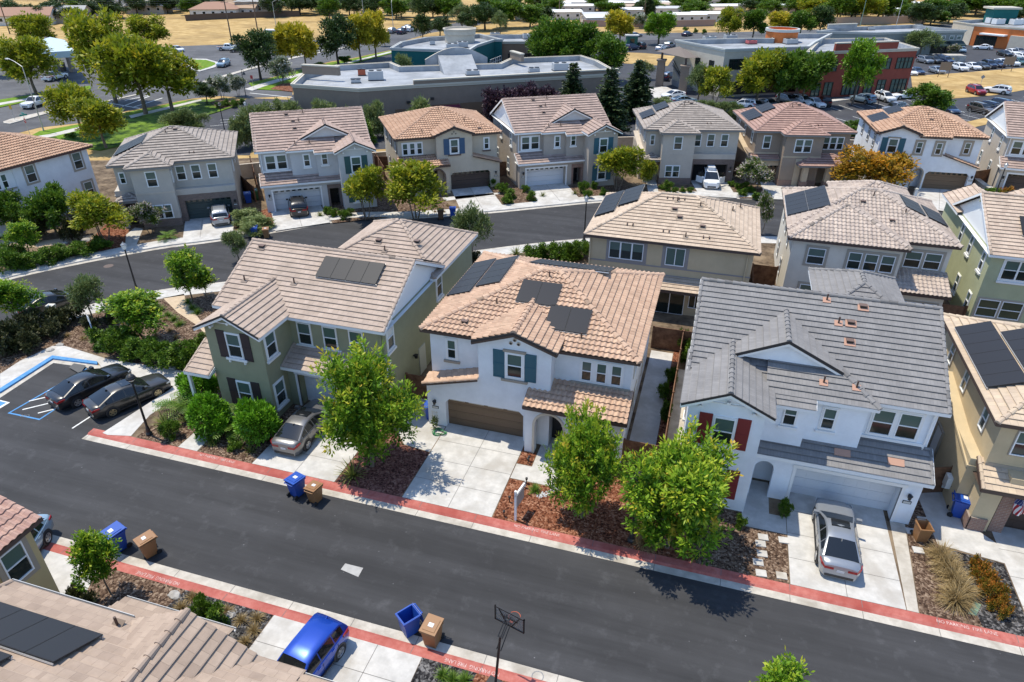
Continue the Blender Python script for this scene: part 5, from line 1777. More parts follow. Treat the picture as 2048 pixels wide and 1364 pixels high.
class Block:
 """flat-roofed building with parapet"""
 def __init__(s, label, corners, z, wall, roof=ROOFM, cornice=CORN, cat='building', name='commercial_building', drop=0.9, world=False):
  P = [Vector((p[0], p[1])) for p in corners] if world else [G(a, b, z).to_2d() for a, b in corners]
  c = P[0].copy()
  s.root = empty(name, (c.x, c.y, 0), 0, label, cat)
  s.P = ccw([p - c for p in P])
  s.c, s.z = c, z
  n = len(s.P)
  Q = offset_poly(s.P, 0.35)
  w = MB()
  for i in range(n):
   a, b = s.P[i], s.P[(i + 1) % n]
   p, q = Q[i], Q[(i + 1) % n]
   w.face([(a.x, a.y, 0), (b.x, b.y, 0), (b.x, b.y, z), (a.x, a.y, z)], 0)
   w.face([(a.x, a.y, z), (b.x, b.y, z), (q.x, q.y, z), (p.x, p.y, z)], 1)
   w.face([(p.x, p.y, z), (q.x, q.y, z), (q.x, q.y, z - drop), (p.x, p.y, z - drop)], 2)
  w.build('wall', [wall, cornice, roof], s.root)
  r = MB()
  r.face([(p.x, p.y, z - drop) for p in Q])
  r.build('roof', roof, s.root)
  if cornice:
   k = MB()
   O = offset_poly(s.P, -0.25)
   for i in range(n):
    a, b = s.P[i], s.P[(i + 1) % n]
    p, q = O[i], O[(i + 1) % n]
    for z0, z1, e in ((z - 0.2, z + 0.06, 1.0), (z - 0.5, z - 0.2, 0.5)):
     pp, qq = a + (p - a) * e, b + (q - b) * e
     k.face([(pp.x, pp.y, z0), (qq.x, qq.y, z0), (qq.x, qq.y, z1), (pp.x, pp.y, z1)])
     k.face([(a.x, a.y, z1), (pp.x, pp.y, z1), (qq.x, qq.y, z1), (b.x, b.y, z1)][::-1])
     k.face([(a.x, a.y, z0), (b.x, b.y, z0), (qq.x, qq.y, z0), (pp.x, pp.y, z0)][::-1])
   k.build('cornice', cornice, s.root)
 def loc(s, a, b, z):
  g = G(a, b, z)
  return Vector((g.x - s.c.x, g.y - s.c.y, z))
 def on(s, a, b, t, z, w, h, name, mats, d=0.06, frame=True, nx=2):
  """opening on the wall from local point a to b at fraction t"""
  u = (b - a).to_3d().normalized()
  n = Vector((u.y, -u.x, 0))
  o = a.to_3d() + u * ((b - a).length * t)
  q = MB()
  Z = Vector((0, 0, 1))
  if frame:
   f = 0.07
   for i in range(nx + 1):
    x = -w / 2 + (w - f) * i / nx
    q.obox(o + u * x + Z * z, u * f, Z * h, n * d, 0)
   for zz in (0, h * 0.62, h - f):
    q.obox(o - u * (w / 2) + Z * (z + zz), u * w, Z * f, n * (d * 0.8), 0)
   fo = q.build(name, mats[0], s.root)
   g = MB()
   g.face([o - u * w / 2 + Z * z + n * 0.02, o + u * w / 2 + Z * z + n * 0.02, o + u * w / 2 + Z * (z + h) + n * 0.02, o - u * w / 2 + Z * (z + h) + n * 0.02])
   g.build('pane', mats[1], fo)
  else:
   q.obox(o - u * (w / 2) + Z * z, u * w, Z * h, n * d, 0)
   q.build(name, mats[0], s.root)
 def awning(s, a, b, t, z, w, mat, out=1.2, h=0.8):
  u = (b - a).to_3d().normalized()
  n = Vector((u.y, -u.x, 0))
  o = a.to_3d() + u * ((b - a).length * t)
  Z = Vector((0, 0, 1))
  q = MB()
  L, T = o - u * w / 2, o + u * w / 2
  q.face([L + Z * z + n * out, T + Z * z + n * out, T + Z * (z + h), L + Z * (z + h)])
  q.face([L + Z * z + n * out, L + Z * (z + h), L + Z * z])
  q.face([T + Z * z + n * out, T + Z * z, T + Z * (z + h)])
  q.face([L + Z * (z - 0.25) + n * out, T + Z * (z - 0.25) + n * out, T + Z * z + n * out, L + Z * z + n * out])
  q.build('awning', mat, s.root)
 def unit(s, a, b, size=(2.2, 1.6, 1.2), mat=None, rz=0.5):
  p = s.loc(a, b, s.z - 0.9)
  q = MB()
  x, y, z = size
  q.box(-x / 2, x / 2, -y / 2, y / 2, 0.0, 0.15, 1)
  q.box(-x / 2 + .05, x / 2 - .05, -y / 2 + .05, y / 2 - .05, 0.15, z, 0)
  q.cyl((-x / 4, 0, z), (-x / 4, 0, z + 0.12), 0.45, 0.45, 10, 1)
  q.cyl((x / 4, 0, z), (x / 4, 0, z + 0.12), 0.45, 0.45, 10, 1)
  o = q.build('rooftop_unit', [mat or ACM, DARK], s.root)
  o.location = p
  o.rotation_euler[2] = rz
 def raised(s, pts, dz, mat, depth=0.5, name='parapet', top=None):
  """extra parapet piece along pixel points (at roof height)"""
  L = [s.loc(a, b, s.z) for a, b in pts]
  q = MB()
  for a, b in zip(L, L[1:]):
   d = (b - a).normalized()
   n = Vector((d.y, -d.x, 0))
   q.obox(a - n * depth / 2, b - a, n * depth, (0, 0, dz), 0)
   q.obox(a - n * (depth / 2 + .12) + Vector((0, 0, dz)), b - a, n * (depth + .24), (0, 0, 0.2), 1)
  q.build(name, [mat, CORN], s.root)
W_TAUPE = stucco('taupe_wall', (0.235, 0.185, 0.145))
W_TEAL = stucco('teal_wall', (0.012, 0.105, 0.105))
W_BRN = stucco('brown_wall', (0.22, 0.15, 0.10))
W_BEIGE = stucco('beige_wall', (0.50, 0.45, 0.37))
W_REDB = stucco('brick_red_wall', (0.26, 0.065, 0.045))
W_GRYG = stucco('grey_green_wall', (0.22, 0.24, 0.23))
W_ORNG = stucco('orange_wall', (0.58, 0.17, 0.05))
B = Block('long taupe flat-roofed shop building with pale roof and arched parapet', [(584, 168), (717, 177), (827, 169.5), (1238, 146), (1193, 121), (1161, 111), (1023, 116.5), (1000, 127), (800, 133), (780, 124.5), (674, 130.5), (607, 147)], 6.3, W_TAUPE)
n = len(B.P)
c0 = [B.loc(584, 168, B.z).to_2d(), B.loc(717, 177, B.z).to_2d(), B.loc(827, 169.5, B.z).to_2d(), B.loc(1238, 146, B.z).to_2d()]
for t in (0.35, 0.62):
 B.on(c0[2], c0[3], t - 0.25, 0, 4.2, 3.0, 'loading_door', [W_BRN], 0.08, False)
for t, w in ((0.14, 4.4), (0.26, 3.6), (0.72, 4.0)):
 B.on(c0[2], c0[3], t, 0, w, 3.1, 'recess_door', [plain('brown_panel', (0.16, 0.10, 0.06), 0.7)], 0.1, False)
B.awning(c0[2], c0[3], 0.14, 2.2, 4.6, plain('maroon_awning', (0.14, 0.012, 0.03), 0.7))
B.on(c0[1], c0[2], 0.72, 0, 1.6, 2.8, 'recess_door', [plain('brown_panel', (0.16, 0.10, 0.06), 0.7)], 0.1, False)
for t in (0.3, 0.88):
 B.on(c0[1], c0[2], t, 3.6, 0.5, 0.35, 'wall_light', [DARK], 0.35, False)
for t in (0.08, 0.4, 0.7):
 B.on(c0[2], c0[3], t, 3.9, 0.5, 0.35, 'wall_light', [DARK], 0.35, False)
for a, b, sz in ((752, 160, (2.6, 1.8, 1.5)), (712, 166, (1.6, 1.0, 0.6)), (945, 150, (2.4, 1.4, 0.8)), (1068, 145, (2.0, 1.2, 0.8)), (1120, 141, (2.8, 1.8, 1.3))):
 B.unit(a, b, sz)
B.unit(724, 151, (1.4, 1.0, 1.0), plain('rusty_red_vent', (0.40, 0.09, 0.04), 0.7))
B.raised([(827, 169.5), (1236, 146)], 0.55, W_TAUPE, 0.4)
B.raised([(607, 147), (680, 151)], 1.3, W_TAUPE, 0.6)
B.raised([(1023, 116.5), (1045, 123)], 1.2, W_TAUPE, 0.6)
# arched false front on the middle of the back edge
q = MB()
a, b = B.loc(851, 130, 6.3), B.loc(975, 125, 6.3)
d = (b - a)
nrm = Vector((d.y, -d.x, 0)).normalized() * 0.4
N_ = 14
pr = [(i / N_, 0.9 + 1.9 * math.sin(math.pi * i / N_)) for i in range(N_ + 1)]
for (t0, h0), (t1, h1) in zip(pr, pr[1:]):
 p0, p1 = a + d * t0, a + d * t1
 Z = Vector((0, 0, 1))
 q.face([p0 - Z, p1 - Z, p1 + Z * h1, p0 + Z * h0], 0)
 q.face([p1 - nrm - Z, p0 - nrm - Z, p0 - nrm + Z * h0, p1 - nrm + Z * h1], 0)
 q.face([p0 + Z * h0, p1 + Z * h1, p1 - nrm + Z * h1, p0 - nrm + Z * h0], 1)
B_ = q.build('arched_parapet', [ROOFM, CORN], B.root)
q = MB()
p0, p1 = a + d * 0.2, a + d * 0.74
n1 = Vector((d.y, -d.x, 0)).normalized()
q.face([p0 + n1 * 5.5 + Vector((0, 0, -0.88)), p1 + n1 * 5.5 + Vector((0, 0, -0.88)), p1 + n1 * 0.1 + Vector((0, 0, 1.6)), p0 + n1 * 0.1 + Vector((0, 0, 1.6))])
q.face([p0 + n1 * 5.5 + Vector((0, 0, -0.88)), p0 + n1 * 0.1 + Vector((0, 0, 1.6)), p0 + n1 * 0.1 + Vector((0, 0, -0.88))])
q.face([p1 + n1 * 5.5 + Vector((0, 0, -0.88)), p1 + n1 * 0.1 + Vector((0, 0, -0.88)), p1 + n1 * 0.1 + Vector((0, 0, 1.6))])
q.build('roof_saddle', ROOFM, B.root)
B = Block('teal shop building with a round beige drum on its roof', [(782, 95.6), (935, 101), (953, 90), (988, 78.5), (1004, 78.5), (960, 68), (852, 74.5), (803, 83.5)], 6.2, W_TEAL, cornice=plain('grey_cornice', (0.45, 0.46, 0.44), 0.7))
q = MB()
c = B.loc(920, 84, 5.3)
rr = 3.7
q.lathe((c.x, c.y, 5.0), [(rr * 0.94, 0), (rr * 0.94, 2.0), (rr * 1.0, 2.1), (rr * 1.0, 3.0), (rr * 1.05, 3.1), (rr * 1.05, 3.3), (rr * 0.97, 3.3), (rr * 0.97, 2.9), (0, 2.9)], 32, 0)
q.build('roof_drum', W_BEIGE, B.root, smooth=False)
for a, b, sz in ((905, 97, (2.8, 1.6, 1.0)), (925, 95, (2.4, 1.6, 1.2)), (865, 90, (1.2, 1.0, 1.0))):
 B.unit(a, b, sz)
t0, t1 = B.loc(935, 101, B.z).to_2d(), B.loc(1004, 78.5, B.z).to_2d()
for t in (0.7, 0.88):
 B.on(t0, t1, t, 0.6, 3.4, 2.2, 'window', [WHITE, GLASS], 0.1, True, 3)
B = Block('brown wing with arched dark openings beside the teal building', [(1004, 83), (1081, 83), (1085, 78), (1056, 69), (956, 70), (985, 79)], 5.6, W_BRN)
b0, b1 = B.loc(1004, 83, B.z).to_2d(), B.loc(1081, 83, B.z).to_2d()
for t in (0.3, 0.58, 0.82):
 B.on(b0, b1, t, 0.2, 2.6, 2.8, 'window', [DARK, GLASS], 0.08)
for a, b in ((1055, 78), (990, 76)):
 B.unit(a, b, (2.4, 1.6, 1.2))
B = Block('two-storey beige office block with pale parapet roof behind a row of trees', [(1353, 79.5), (1451, 98), (1617, 92.5), (1628, 84), (1662, 67), (1559, 68), (1545, 77), (1500, 76.5)], 8.6, W_BEIGE, cornice=plain('grey_cornice', (0.45, 0.46, 0.44), 0.7))
L = [B.loc(*p, B.z).to_2d() for p in ((1353, 79.5), (1451, 98), (1617, 92.5))]
for t in (0.5, 0.78):
 B.on(L[0], L[1], t, 4.6, 1.5, 1.6, 'window', [DARK, GLASS], 0.06)
for i in range(8):
 for z in (0.4, 4.9):
  B.on(L[1], L[2], 0.12 + i * 0.11, z, 1.9, 2.3 if z < 1 else 1.9, 'window', [DARK, GLASS], 0.08)
for a, b in ((1418, 83), (1580, 88), (1460, 80)):
 B.unit(a, b, (2.6, 1.6, 1.0))
B.unit(1502, 88, (2.0, 1.4, 0.7), plain('pink_cover', (0.5, 0.12, 0.12), 0.7))
# open stair tower with hipped canopy
tw = empty('stair_tower', G(1350, 190, 0), 0, 'open stair tower with brown hipped canopy on thick piers beside the beige office block', 'stair tower')
dv = (L[0] - L[1]).normalized()
q = MB()
P4 = [G(1312, 102, 6.6), G(1372, 116, 6.6), G(1396, 115, 6.6), G(1353, 96, 6.6)]
o = tw.location
P4 = [p - o for p in P4]
cc = sum(P4, Vector()) / 4 + Vector((0, 0, 1.3))
for i in range(4):
 q.face([P4[i], P4[(i + 1) % 4], cc])
q.face(P4[::-1])
q.build('canopy', plain('brown_shingle', (0.16, 0.13, 0.11), 0.85), tw)
for a, b in ((1318, 172), (1364, 187)):
 p = G(a, b, 0) - o
 q = MB()
 q.box(p.x - 0.75, p.x + 0.75, p.y - 0.75, p.y + 0.75, 0, 4.9, 0)
 q.box(p.x - 0.95, p.x + 0.95, p.y - 0.95, p.y + 0.95, 4.9, 5.2, 0)
 q.box(p.x - 0.2, p.x + 0.2, p.y - 0.2, p.y + 0.2, 5.2, 6.6, 1)
 q.build('pier', [W_TAUPE, DKBROWN], tw)
p0, p1 = G(1372, 182, 0) - o, G(1340, 168, 0) - o
q = MB()
d = p1 - p0
s_ = d.cross(Vector((0, 0, 1))).normalized() * 1.4
for i in range(14):
 q.obox(p0 + d * (i / 14) + Vector((0, 0, 0.27 * i)), d / 14, s_, (0, 0, 0.27))
q.obox(p0, d * 1.0, s_ * 0.08, (0, 0, 1.0))
q.build('stair', plain('grey_stair', (0.22, 0.22, 0.23), 0.8), tw)
q = MB()
q.obox(p0 + Vector((0, 0, 1)), d + Vector((0, 0, 3.8)), s_ * 0.06, (0, 0, 0.12))
q.obox(p0 + Vector((0, 0, 0.4)), d + Vector((0, 0, 3.8)), s_ * 0.06, (0, 0, 0.08))
q.build('railing', DARK, tw)
B = Block('brick-red two-storey building with beige cornice and diamond ornament', [(1615, 104), (1836, 96), (1770, 76), (1640, 78)], 8.3, W_REDB)
B.raised([(1668, 102), (1793, 97.5)], 1.25, W_REDB, 0.5)
L = [B.loc(*p, B.z).to_2d() for p in ((1615, 104), (1836, 96))]
for i, t in enumerate((0.14, 0.25, 0.42, 0.5, 0.62, 0.74, 0.87, 0.94)):
 B.on(L[0], L[1], t, 0.3, 1.9, 2.5, 'window', [DARK, GLASS2], 0.16)
 if t not in (0.42,):
  B.on(L[0], L[1], t, 4.7, 1.9, 2.0, 'window', [DARK, GLASS2], 0.16)
u = (L[1] - L[0]).normalized().to_3d()
nn = Vector((u.y, -u.x, 0))
o = L[0].to_3d() + u * ((L[1] - L[0]).length * 0.565) + Vector((0, 0, 6.9)) + nn * 0.1
q = MB()
for i in range(8):
 t0, t1 = math.pi / 4 * i, math.pi / 4 * (i + 1)
 A = [o + (u * math.cos(t) + Vector((0, 0, 1)) * math.sin(t)) * r * (1.15 if k % 2 == 0 else 0.95) for t, r, k in ((t0, 0.95, i), (t1, 0.95, i + 1), (t1, 0.7, i + 1), (t0, 0.7, i))]
 q.slab(A, nn * 0.12)
q.build('wall_ornament', CORN, B.root)
B.on(L[0], L[1], 0.70, 4.0, 0.5, 0.3, 'wall_light', [DARK], 0.4, False)
q = MB()
dr = empty('roof_rotunda', (0, 0, 0), 0, 'orange round tower with grey rim behind the beige office roof', 'tower')
c = G(1566, 57, 10.2)
dr.location = (c.x, c.y, 0)
q.lathe((0, 0, 0), [(3.2, 0), (3.2, 9.7), (3.4, 9.8), (3.4, 10.2), (3.0, 10.2), (3.0, 9.8), (0, 9.8)], 28, 0)
q.build('wall', W_ORNG, dr)
q = MB()
q.lathe((0, 0, 0), [(3.45, 9.75), (3.45, 10.25), (2.95, 10.25)], 28, 0)
q.build('cornice', plain('grey_cornice', (0.45, 0.46, 0.44), 0.7), dr)
B = Block('long grey-green flat shop building with dark green awnings at its right end', [(1636, 62), (1751, 65), (1873, 61.5), (1931, 60.5), (1825, 49.5), (1700, 54)], 5.8, W_GRYG, cornice=plain('grey_cornice', (0.45, 0.46, 0.44), 0.7))
L = [B.loc(*p, B.z).to_2d() for p in ((1873, 61.5), (1931, 60.5))]
for t in (0.3, 0.6, 0.85):
 B.on(L[0], L[1], t, 3.6, 1.3, 1.0, 'window', [WHITE, GLASS2], 0.06, True, 1)
for t in (0.25, 0.72):
 B.awning(L[0], L[1], t, 2.3, 5.5, plain('dark_green_awning', (0.01, 0.03, 0.03), 0.7), 1.6, 0.9)
for t in (0.25, 0.72):
 B.on(L[0], L[1], t, 0.2, 4.8, 2.2, 'window', [DARK, GLASS], 0.06, True, 4)
B.raised([(1655, 58), (1712, 56)], 1.0, ROOFM)
for a, b in ((1835, 55), (1740, 60)):
 B.unit(a, b, (2.0, 1.5, 0.8))
B = Block('orange and sand supermarket front with teal roof tower', [(1908, 42), (1950, 48.5), (2160, 66), (2200, 40), (2000, 36)], 5.6, W_ORNG)
L = [B.loc(*p, B.z).to_2d() for p in ((1908, 42), (1950, 48.5), (2160, 66))]
q = MB()
u = (L[2] - L[1]).normalized().to_3d()
nn = Vector((u.y, -u.x, 0))
o = L[1].to_3d()
q.obox(L[0].to_3d() + Vector((0.01, 0, 0)), (L[1] - L[0]).to_3d(), nn * 0.12, (0, 0, 5.4))
q.build('pilaster', W_BEIGE, B.root)
q = MB()
q.obox(o + u * 10.5 + nn * 0.02, u * 4.5, nn * 0.9, (0, 0, 3.6))
q.build('pilaster', W_BEIGE, B.root)
B.on(L[1], L[2], 0.16, 0.1, 5.6, 2.8, 'window', [DARK, GLASS], 0.12, True, 6)
q = MB()
q.obox(o + u * 2.8 + Vector((0, 0, 3.3)), u * 6.6, nn * 2.0, (0, 0, 0.35))
q.build('entrance_canopy', WHITE, B.root)
q = MB()
c = B.loc(2000, 45, 5)
q.obox(c + Vector((-3, -2, -0.5)), (7, 2, 0), (-1.2, 4.2, 0), (0, 0, 4.2), 0)
q.obox(c + Vector((-3.6, -2.6, 3.7)), (8.2, 2.3, 0), (-1.4, 5.4, 0), (0, 0, 0.5), 1)
q.build('roof_tower', [W_TEAL, CORN], B.root)
for a, b in ((1982, 47), (1995, 49), (2030, 50), (2040, 49)):
 B.unit(a, b, (3.2, 2.0, 1.6), plain('pale_unit', (0.6, 0.6, 0.6), 0.5))
# fuel canopy at the left
cn = empty('fuel_canopy', G(105, 150, 0), 0, 'pale blue filling station canopy on brown columns', 'canopy')
o = cn.location
P4 = [G(54, 88, 6.2) - o, G(100, 104, 6.2) - o, G(148, 101, 6.2) - o, G(130, 80, 6.2) - o, G(100, 74, 6.2) - o]
q = MB()
q.prism([(p.x, p.y) for p in P4], 5.0, 6.2, 0)
q.build('roof', plain('canopy_blue', (0.42, 0.52, 0.56), 0.6), cn)
for a, b in ((146, 144), (116, 140), (104, 118)):
 p = G(a, b, 0) - o
 q = MB()
 q.box(p.x - 0.45, p.x + 0.45, p.y - 0.45, p.y + 0.45, 0, 5.0)
 q.build('column', plain('canopy_column', (0.22, 0.19, 0.17), 0.8), cn)
for a, b in ((128, 142), (121, 137)):
 p = G(a, b, 0) - o
 q = MB()
 q.box(p.x - 0.5, p.x + 0.5, p.y - 0.35, p.y + 0.35, 0, 1.9, 0)
 q.box(p.x - 0.35, p.x + 0.35, p.y - 0.38, p.y - 0.35, 0.9, 1.6, 1)
 q.build('fuel_pump', [DARK, WHITE], cn)
# ---------------------------------------------------------------- far houses
FW = [stucco('far_wall_a', (0.50, 0.48, 0.45)), stucco('far_wall_b', (0.42, 0.36, 0.29)), stucco('far_wall_c', (0.60, 0.57, 0.52))]
FR = [plain('far_roof_tan', (0.38, 0.26, 0.17), 0.9), plain('far_roof_brown', (0.33, 0.19, 0.13), 0.9), plain('far_roof_grey', (0.36, 0.35, 0.33), 0.9)]
MR = [plain('mobile_roof_white', (0.70, 0.70, 0.68), 0.6), plain('mobile_roof_tan', (0.45, 0.34, 0.25), 0.7), plain('mobile_roof_grey', (0.48, 0.48, 0.48), 0.7)]
def simple_house(name, a, b, rz, L, D, H, pitch, wall, roof, label, cat, group=None, hip=False, over=0.5):
 r = empty(name, G(a, b, 0), R(rz), label, cat, group)
 q = MB()
 q.box(-L / 2, L / 2, -D / 2, D / 2, 0, H)
 if not hip:
  for sx in (-1, 1):
   q.slab([(sx * L / 2, -D / 2, H), (sx * L / 2, D / 2, H), (sx * L / 2, 0, H + pitch * D / 2)], (-sx * 0.1, 0, 0))
 q.build('wall', wall, r)
 q = MB()
 x, y, e = L / 2 + over, D / 2 + over, pitch * (D / 2 + over)
 hx = (D / 2 + over) if hip else 0
 a0, a1 = Vector((-x + hx, 0, H + e - pitch * over)), Vector((x - hx, 0, H + e - pitch * over))
 z0 = H - pitch * over
 q.slab([(-x, -y, z0), (x, -y, z0), a1, a0], (0, 0, 0.12))
 q.slab([(x, y, z0), (-x, y, z0), a0, a1], (0, 0, 0.12))
 if hip:
  q.slab([(-x, y, z0), (-x, -y, z0), a0], (0, 0, 0.12))
  q.slab([(x, -y, z0), (x, y, z0), a1], (0, 0, 0.12))
 q.build('roof', roof, r)
 n = max(2, int(L / 3.2))
 for i in range(n):
  xx = -L / 2 + L * (i + 0.5) / n
  w = MB()
  w.box(xx - 0.6, xx + 0.6, -D / 2 - 0.05, -D / 2, H * 0.38, H * 0.75, 0)
  w.box(xx - 0.52, xx + 0.52, -D / 2 - 0.06, -D / 2 - 0.05, H * 0.38 + 0.08, H * 0.75 - 0.08, 1)
  w.build('window', [WHITE, GLASS], r)
 d = MB()
 d.box(-L / 2 - 0.05, -L / 2, -0.5, 0.5, 0.1, 2.1)
 d.build('door', DKBROWN, r)
 return r
fh = [(352, 14, 20, 'two-storey house with brown roof, furthest left of those behind the dry field'), (408, 12, 10, 'grey two-storey house behind a round tree at the field edge'), (435, 30, 24, 'tan hip-roofed house with an orange carport behind the dry field'), (490, 27, 12, 'low tan house left of the dark fence beyond the field'), (520, 26, 18, 'pale low house with hipped roof above the field fence'),
      (250, 14, 30, 'brown-roofed house half hidden by trees at the top left'), (195, 26, 28, 'grey-roofed house among trees at the top left corner'), (135, 40, 25, 'low house with pale roof behind the leftmost street trees'), (620, 8, 20, 'far house with tan roof above the traffic signal'), (560, 6, 12, 'distant grey-roofed house between two dark trees at the top'), (300, 22, 20, 'tan house with low garage behind the field'), (60, 44, 30, 'brown house at the far left beyond the filling station')]
for i, (a, b, rz, lab) in enumerate(fh):
 simple_house('far_house', a, b + 4, rz, 13 + (i % 3) * 2, 10, 5.2 if i % 4 < 2 else 3.2, 0.42, FW[i % 3], FR[(i * 2) % 3], lab, 'house', 'houses beyond the dry field', hip=i % 2 == 0)
mh = [(1082, 30, 0), (1122, 38, 0), (1150, 25, 0), (1165, 17, 0), (1105, 19, 0), (1208, 50, 0), (1203, 44, 2), (1240, 26, 1), (1245, 33, 0), (1240, 18, 0), (1236, 12, 0), (1300, 10, 1), (1340, 22, 1), (1345, 30, 2), (1366, 44, 0), (1300, 17, 0), (1415, 34, 1), (1420, 42, 0), (1470, 12, 0), (1525, 14, 0), (1410, 12, 2), (1370, 12, 0), (1180, 8, 0), (1450, 25, 0), (1560, 25, 0), (1760, 22, 0), (1812, 34, 0), (1850, 20, 0), (1790, 12, 2)]
for i, (a, b, k) in enumerate(mh):
 simple_house('mobile_home', a, b, 18 + (i * 7) % 9, 15, 7.2, 2.7, 0.16, FW[(i + 1) % 3], MR[k], ['long low white-roofed mobile home in the park at the top', 'long low mobile home with tan roof in the park at the top', 'long low mobile home with grey roof in the park at the top'][k], 'mobile home', ['white-roofed mobile homes', 'tan-roofed mobile homes', 'grey-roofed mobile homes'][k], over=0.3)
def wall_run(name, pts, h, t, mat, label, cat, world=False, z=0.0, posts=None, pmat=None):
 P = [Vector((p[0], p[1], z)) for p in pts] if world else [G(a, b, z) for a, b in pts]
 r = empty(name, P[0], 0, label, cat)
 q = MB()
 for a, b in zip(P, P[1:]):
  d = b - a
  n = Vector((-d.y, d.x, 0)).normalized() * t
  q.obox(a - P[0], d, n, (0, 0, h))
  if posts is None:
   q.obox(a - P[0] - n * 0.3 + Vector((0, 0, h)), d, n * 1.6, (0, 0, 0.08))
 q.build('panel', mat, r)
 if posts:
  for a, b in zip(P, P[1:]):
   k = max(1, int((b - a).length / posts))
   for i in range(k + 1):
    c = a + (b - a) * i / k - P[0]
    q = MB()
    q.box(c.x - 0.06, c.x + 0.06, c.y - 0.06, c.y + 0.06, 0, h + 0.08)
    q.build('post', pmat or mat, r)
 return r
BLK = mottled('block_wall', (0.42, 0.35, 0.27), (0.50, 0.43, 0.34), 2.0, 0.9)
wall_run('boundary_wall', [(372, 42), (430, 39), (500, 36), (600, 33)], 2.0, 0.2, plain('dark_fence', (0.09, 0.065, 0.05), 0.9), 'dark brown fence along the far edge of the dry field', 'fence')
wall_run('boundary_wall', [(1165, 53), (1300, 55), (1430, 52)], 2.0, 0.2, plain('pink_block', (0.30, 0.21, 0.17), 0.9), 'pinkish brown wall in front of the mobile homes', 'wall')
wall_run('boundary_wall', [(1655, 50), (1760, 48), (1850, 46)], 2.4, 0.2, plain('tan_block', (0.38, 0.28, 0.20), 0.9), 'tan wall under the dark trees at upper right', 'wall')
wall_run('boundary_wall', [(-57.5, 69.0), (-47, 77.5), (-38.5, 83.0)], 1.8, 0.2, BLK, 'beige block wall behind the grey-white house', 'wall', True)
wall_run('boundary_wall', [(-36, 85), (-27, 91.5)], 1.8, 0.2, BLK, 'beige block wall behind the sand-coloured house', 'wall', True)
wall_run('boundary_wall', [(-25, 93), (-10, 99.5)], 1.8, 0.2, BLK, 'beige block wall behind the taupe house', 'wall', True)
wall_run('boundary_wall', [(-8, 101), (6, 104.5)], 1.8, 0.2, BLK, 'beige block wall behind the open-garage house', 'wall', True)
wall_run('boundary_wall', [(7, 105), (20, 106.5)], 1.8, 0.2, BLK, 'beige block wall behind the russet-roofed house', 'wall', True)
wall_run('boundary_wall', [(31, 108), (52, 112)], 1.6, 0.15, BLK, 'low block wall behind the rightmost far house', 'wall', True)
wall_run('boundary_wall', [(-66, 62), (-59, 68)], 1.8, 0.2, BLK, 'beige block wall behind the dark green garage house', 'wall', True)
# timber fences between lots
FN = [([(-2.55, 43.9), (-0.5, 43.9)], 'cedar gate fence at the back of the white house side yard'), ([(-0.42, 43.9), (1.6, 43.9)], 'cedar fence panel behind the yard with pale flowers'), ([(-0.44, 30.6), (-0.44, 43.8)], 'long weathered fence between the white house and the grey-roofed house'), ([(-2.6, 30.4), (-0.5, 30.4)], 'red-brown gate beside the arched porch of the white house'),
      ([(12.2, 32.4), (14.3, 33.2)], 'cedar fence between the grey-roofed house and the tan house'), ([(-16.9, 33.0), (-14.6, 33.0)], 'dark gate between the sage house and the white house'), ([(4.3, 57.5), (6.3, 57.5)], 'cedar fence between the tan and the cream house'), ([(4.3, 49.8), (4.3, 57.4)], 'side fence right of the tan house seen from behind'), ([(-9.0, 49.5), (-9.0, 56.0)], 'orange cedar fence left of the tan house seen from behind'), ([(17.9, 54), (19.8, 54)], 'brown fence between the cream house and the pale green house')]
for p, lab in FN:
 wall_run('wood_fence', p, 1.75, 0.05, WOOD, lab, 'fence', True, 0.1, 2.2)
for (a, b), (c, d), lab in (((484, 378), (512, 404), 'cedar fence beside the dark green garage'), ((505, 340), (520, 400), 'light cedar fence left of the grey-white house'), ((741, 312), (770, 362), 'weathered fence right of the grey-white house'), ((752, 340), (778, 340), 'orange cedar gate left of the sand-coloured house'), ((992, 352), (1018, 350), 'dark cedar gate right of the sand-coloured house'), ((1466, 350), (1495, 352), 'dark gate left of the russet-roofed house'), ((1937, 372), (1972, 366), 'dark cedar gate right of the orange-roofed white house')):
 wall_run('wood_fence', [(a, b), (c, d)], 1.75, 0.05, WOOD, lab, 'fence', False, 0.1, 2.4)
q = wall_run('low_wall', [(1945, 372), (1962, 385), (1975, 392)], 0.9, 0.4, CONC2, 'low pale planter wall beside the dark cedar gate', 'wall')
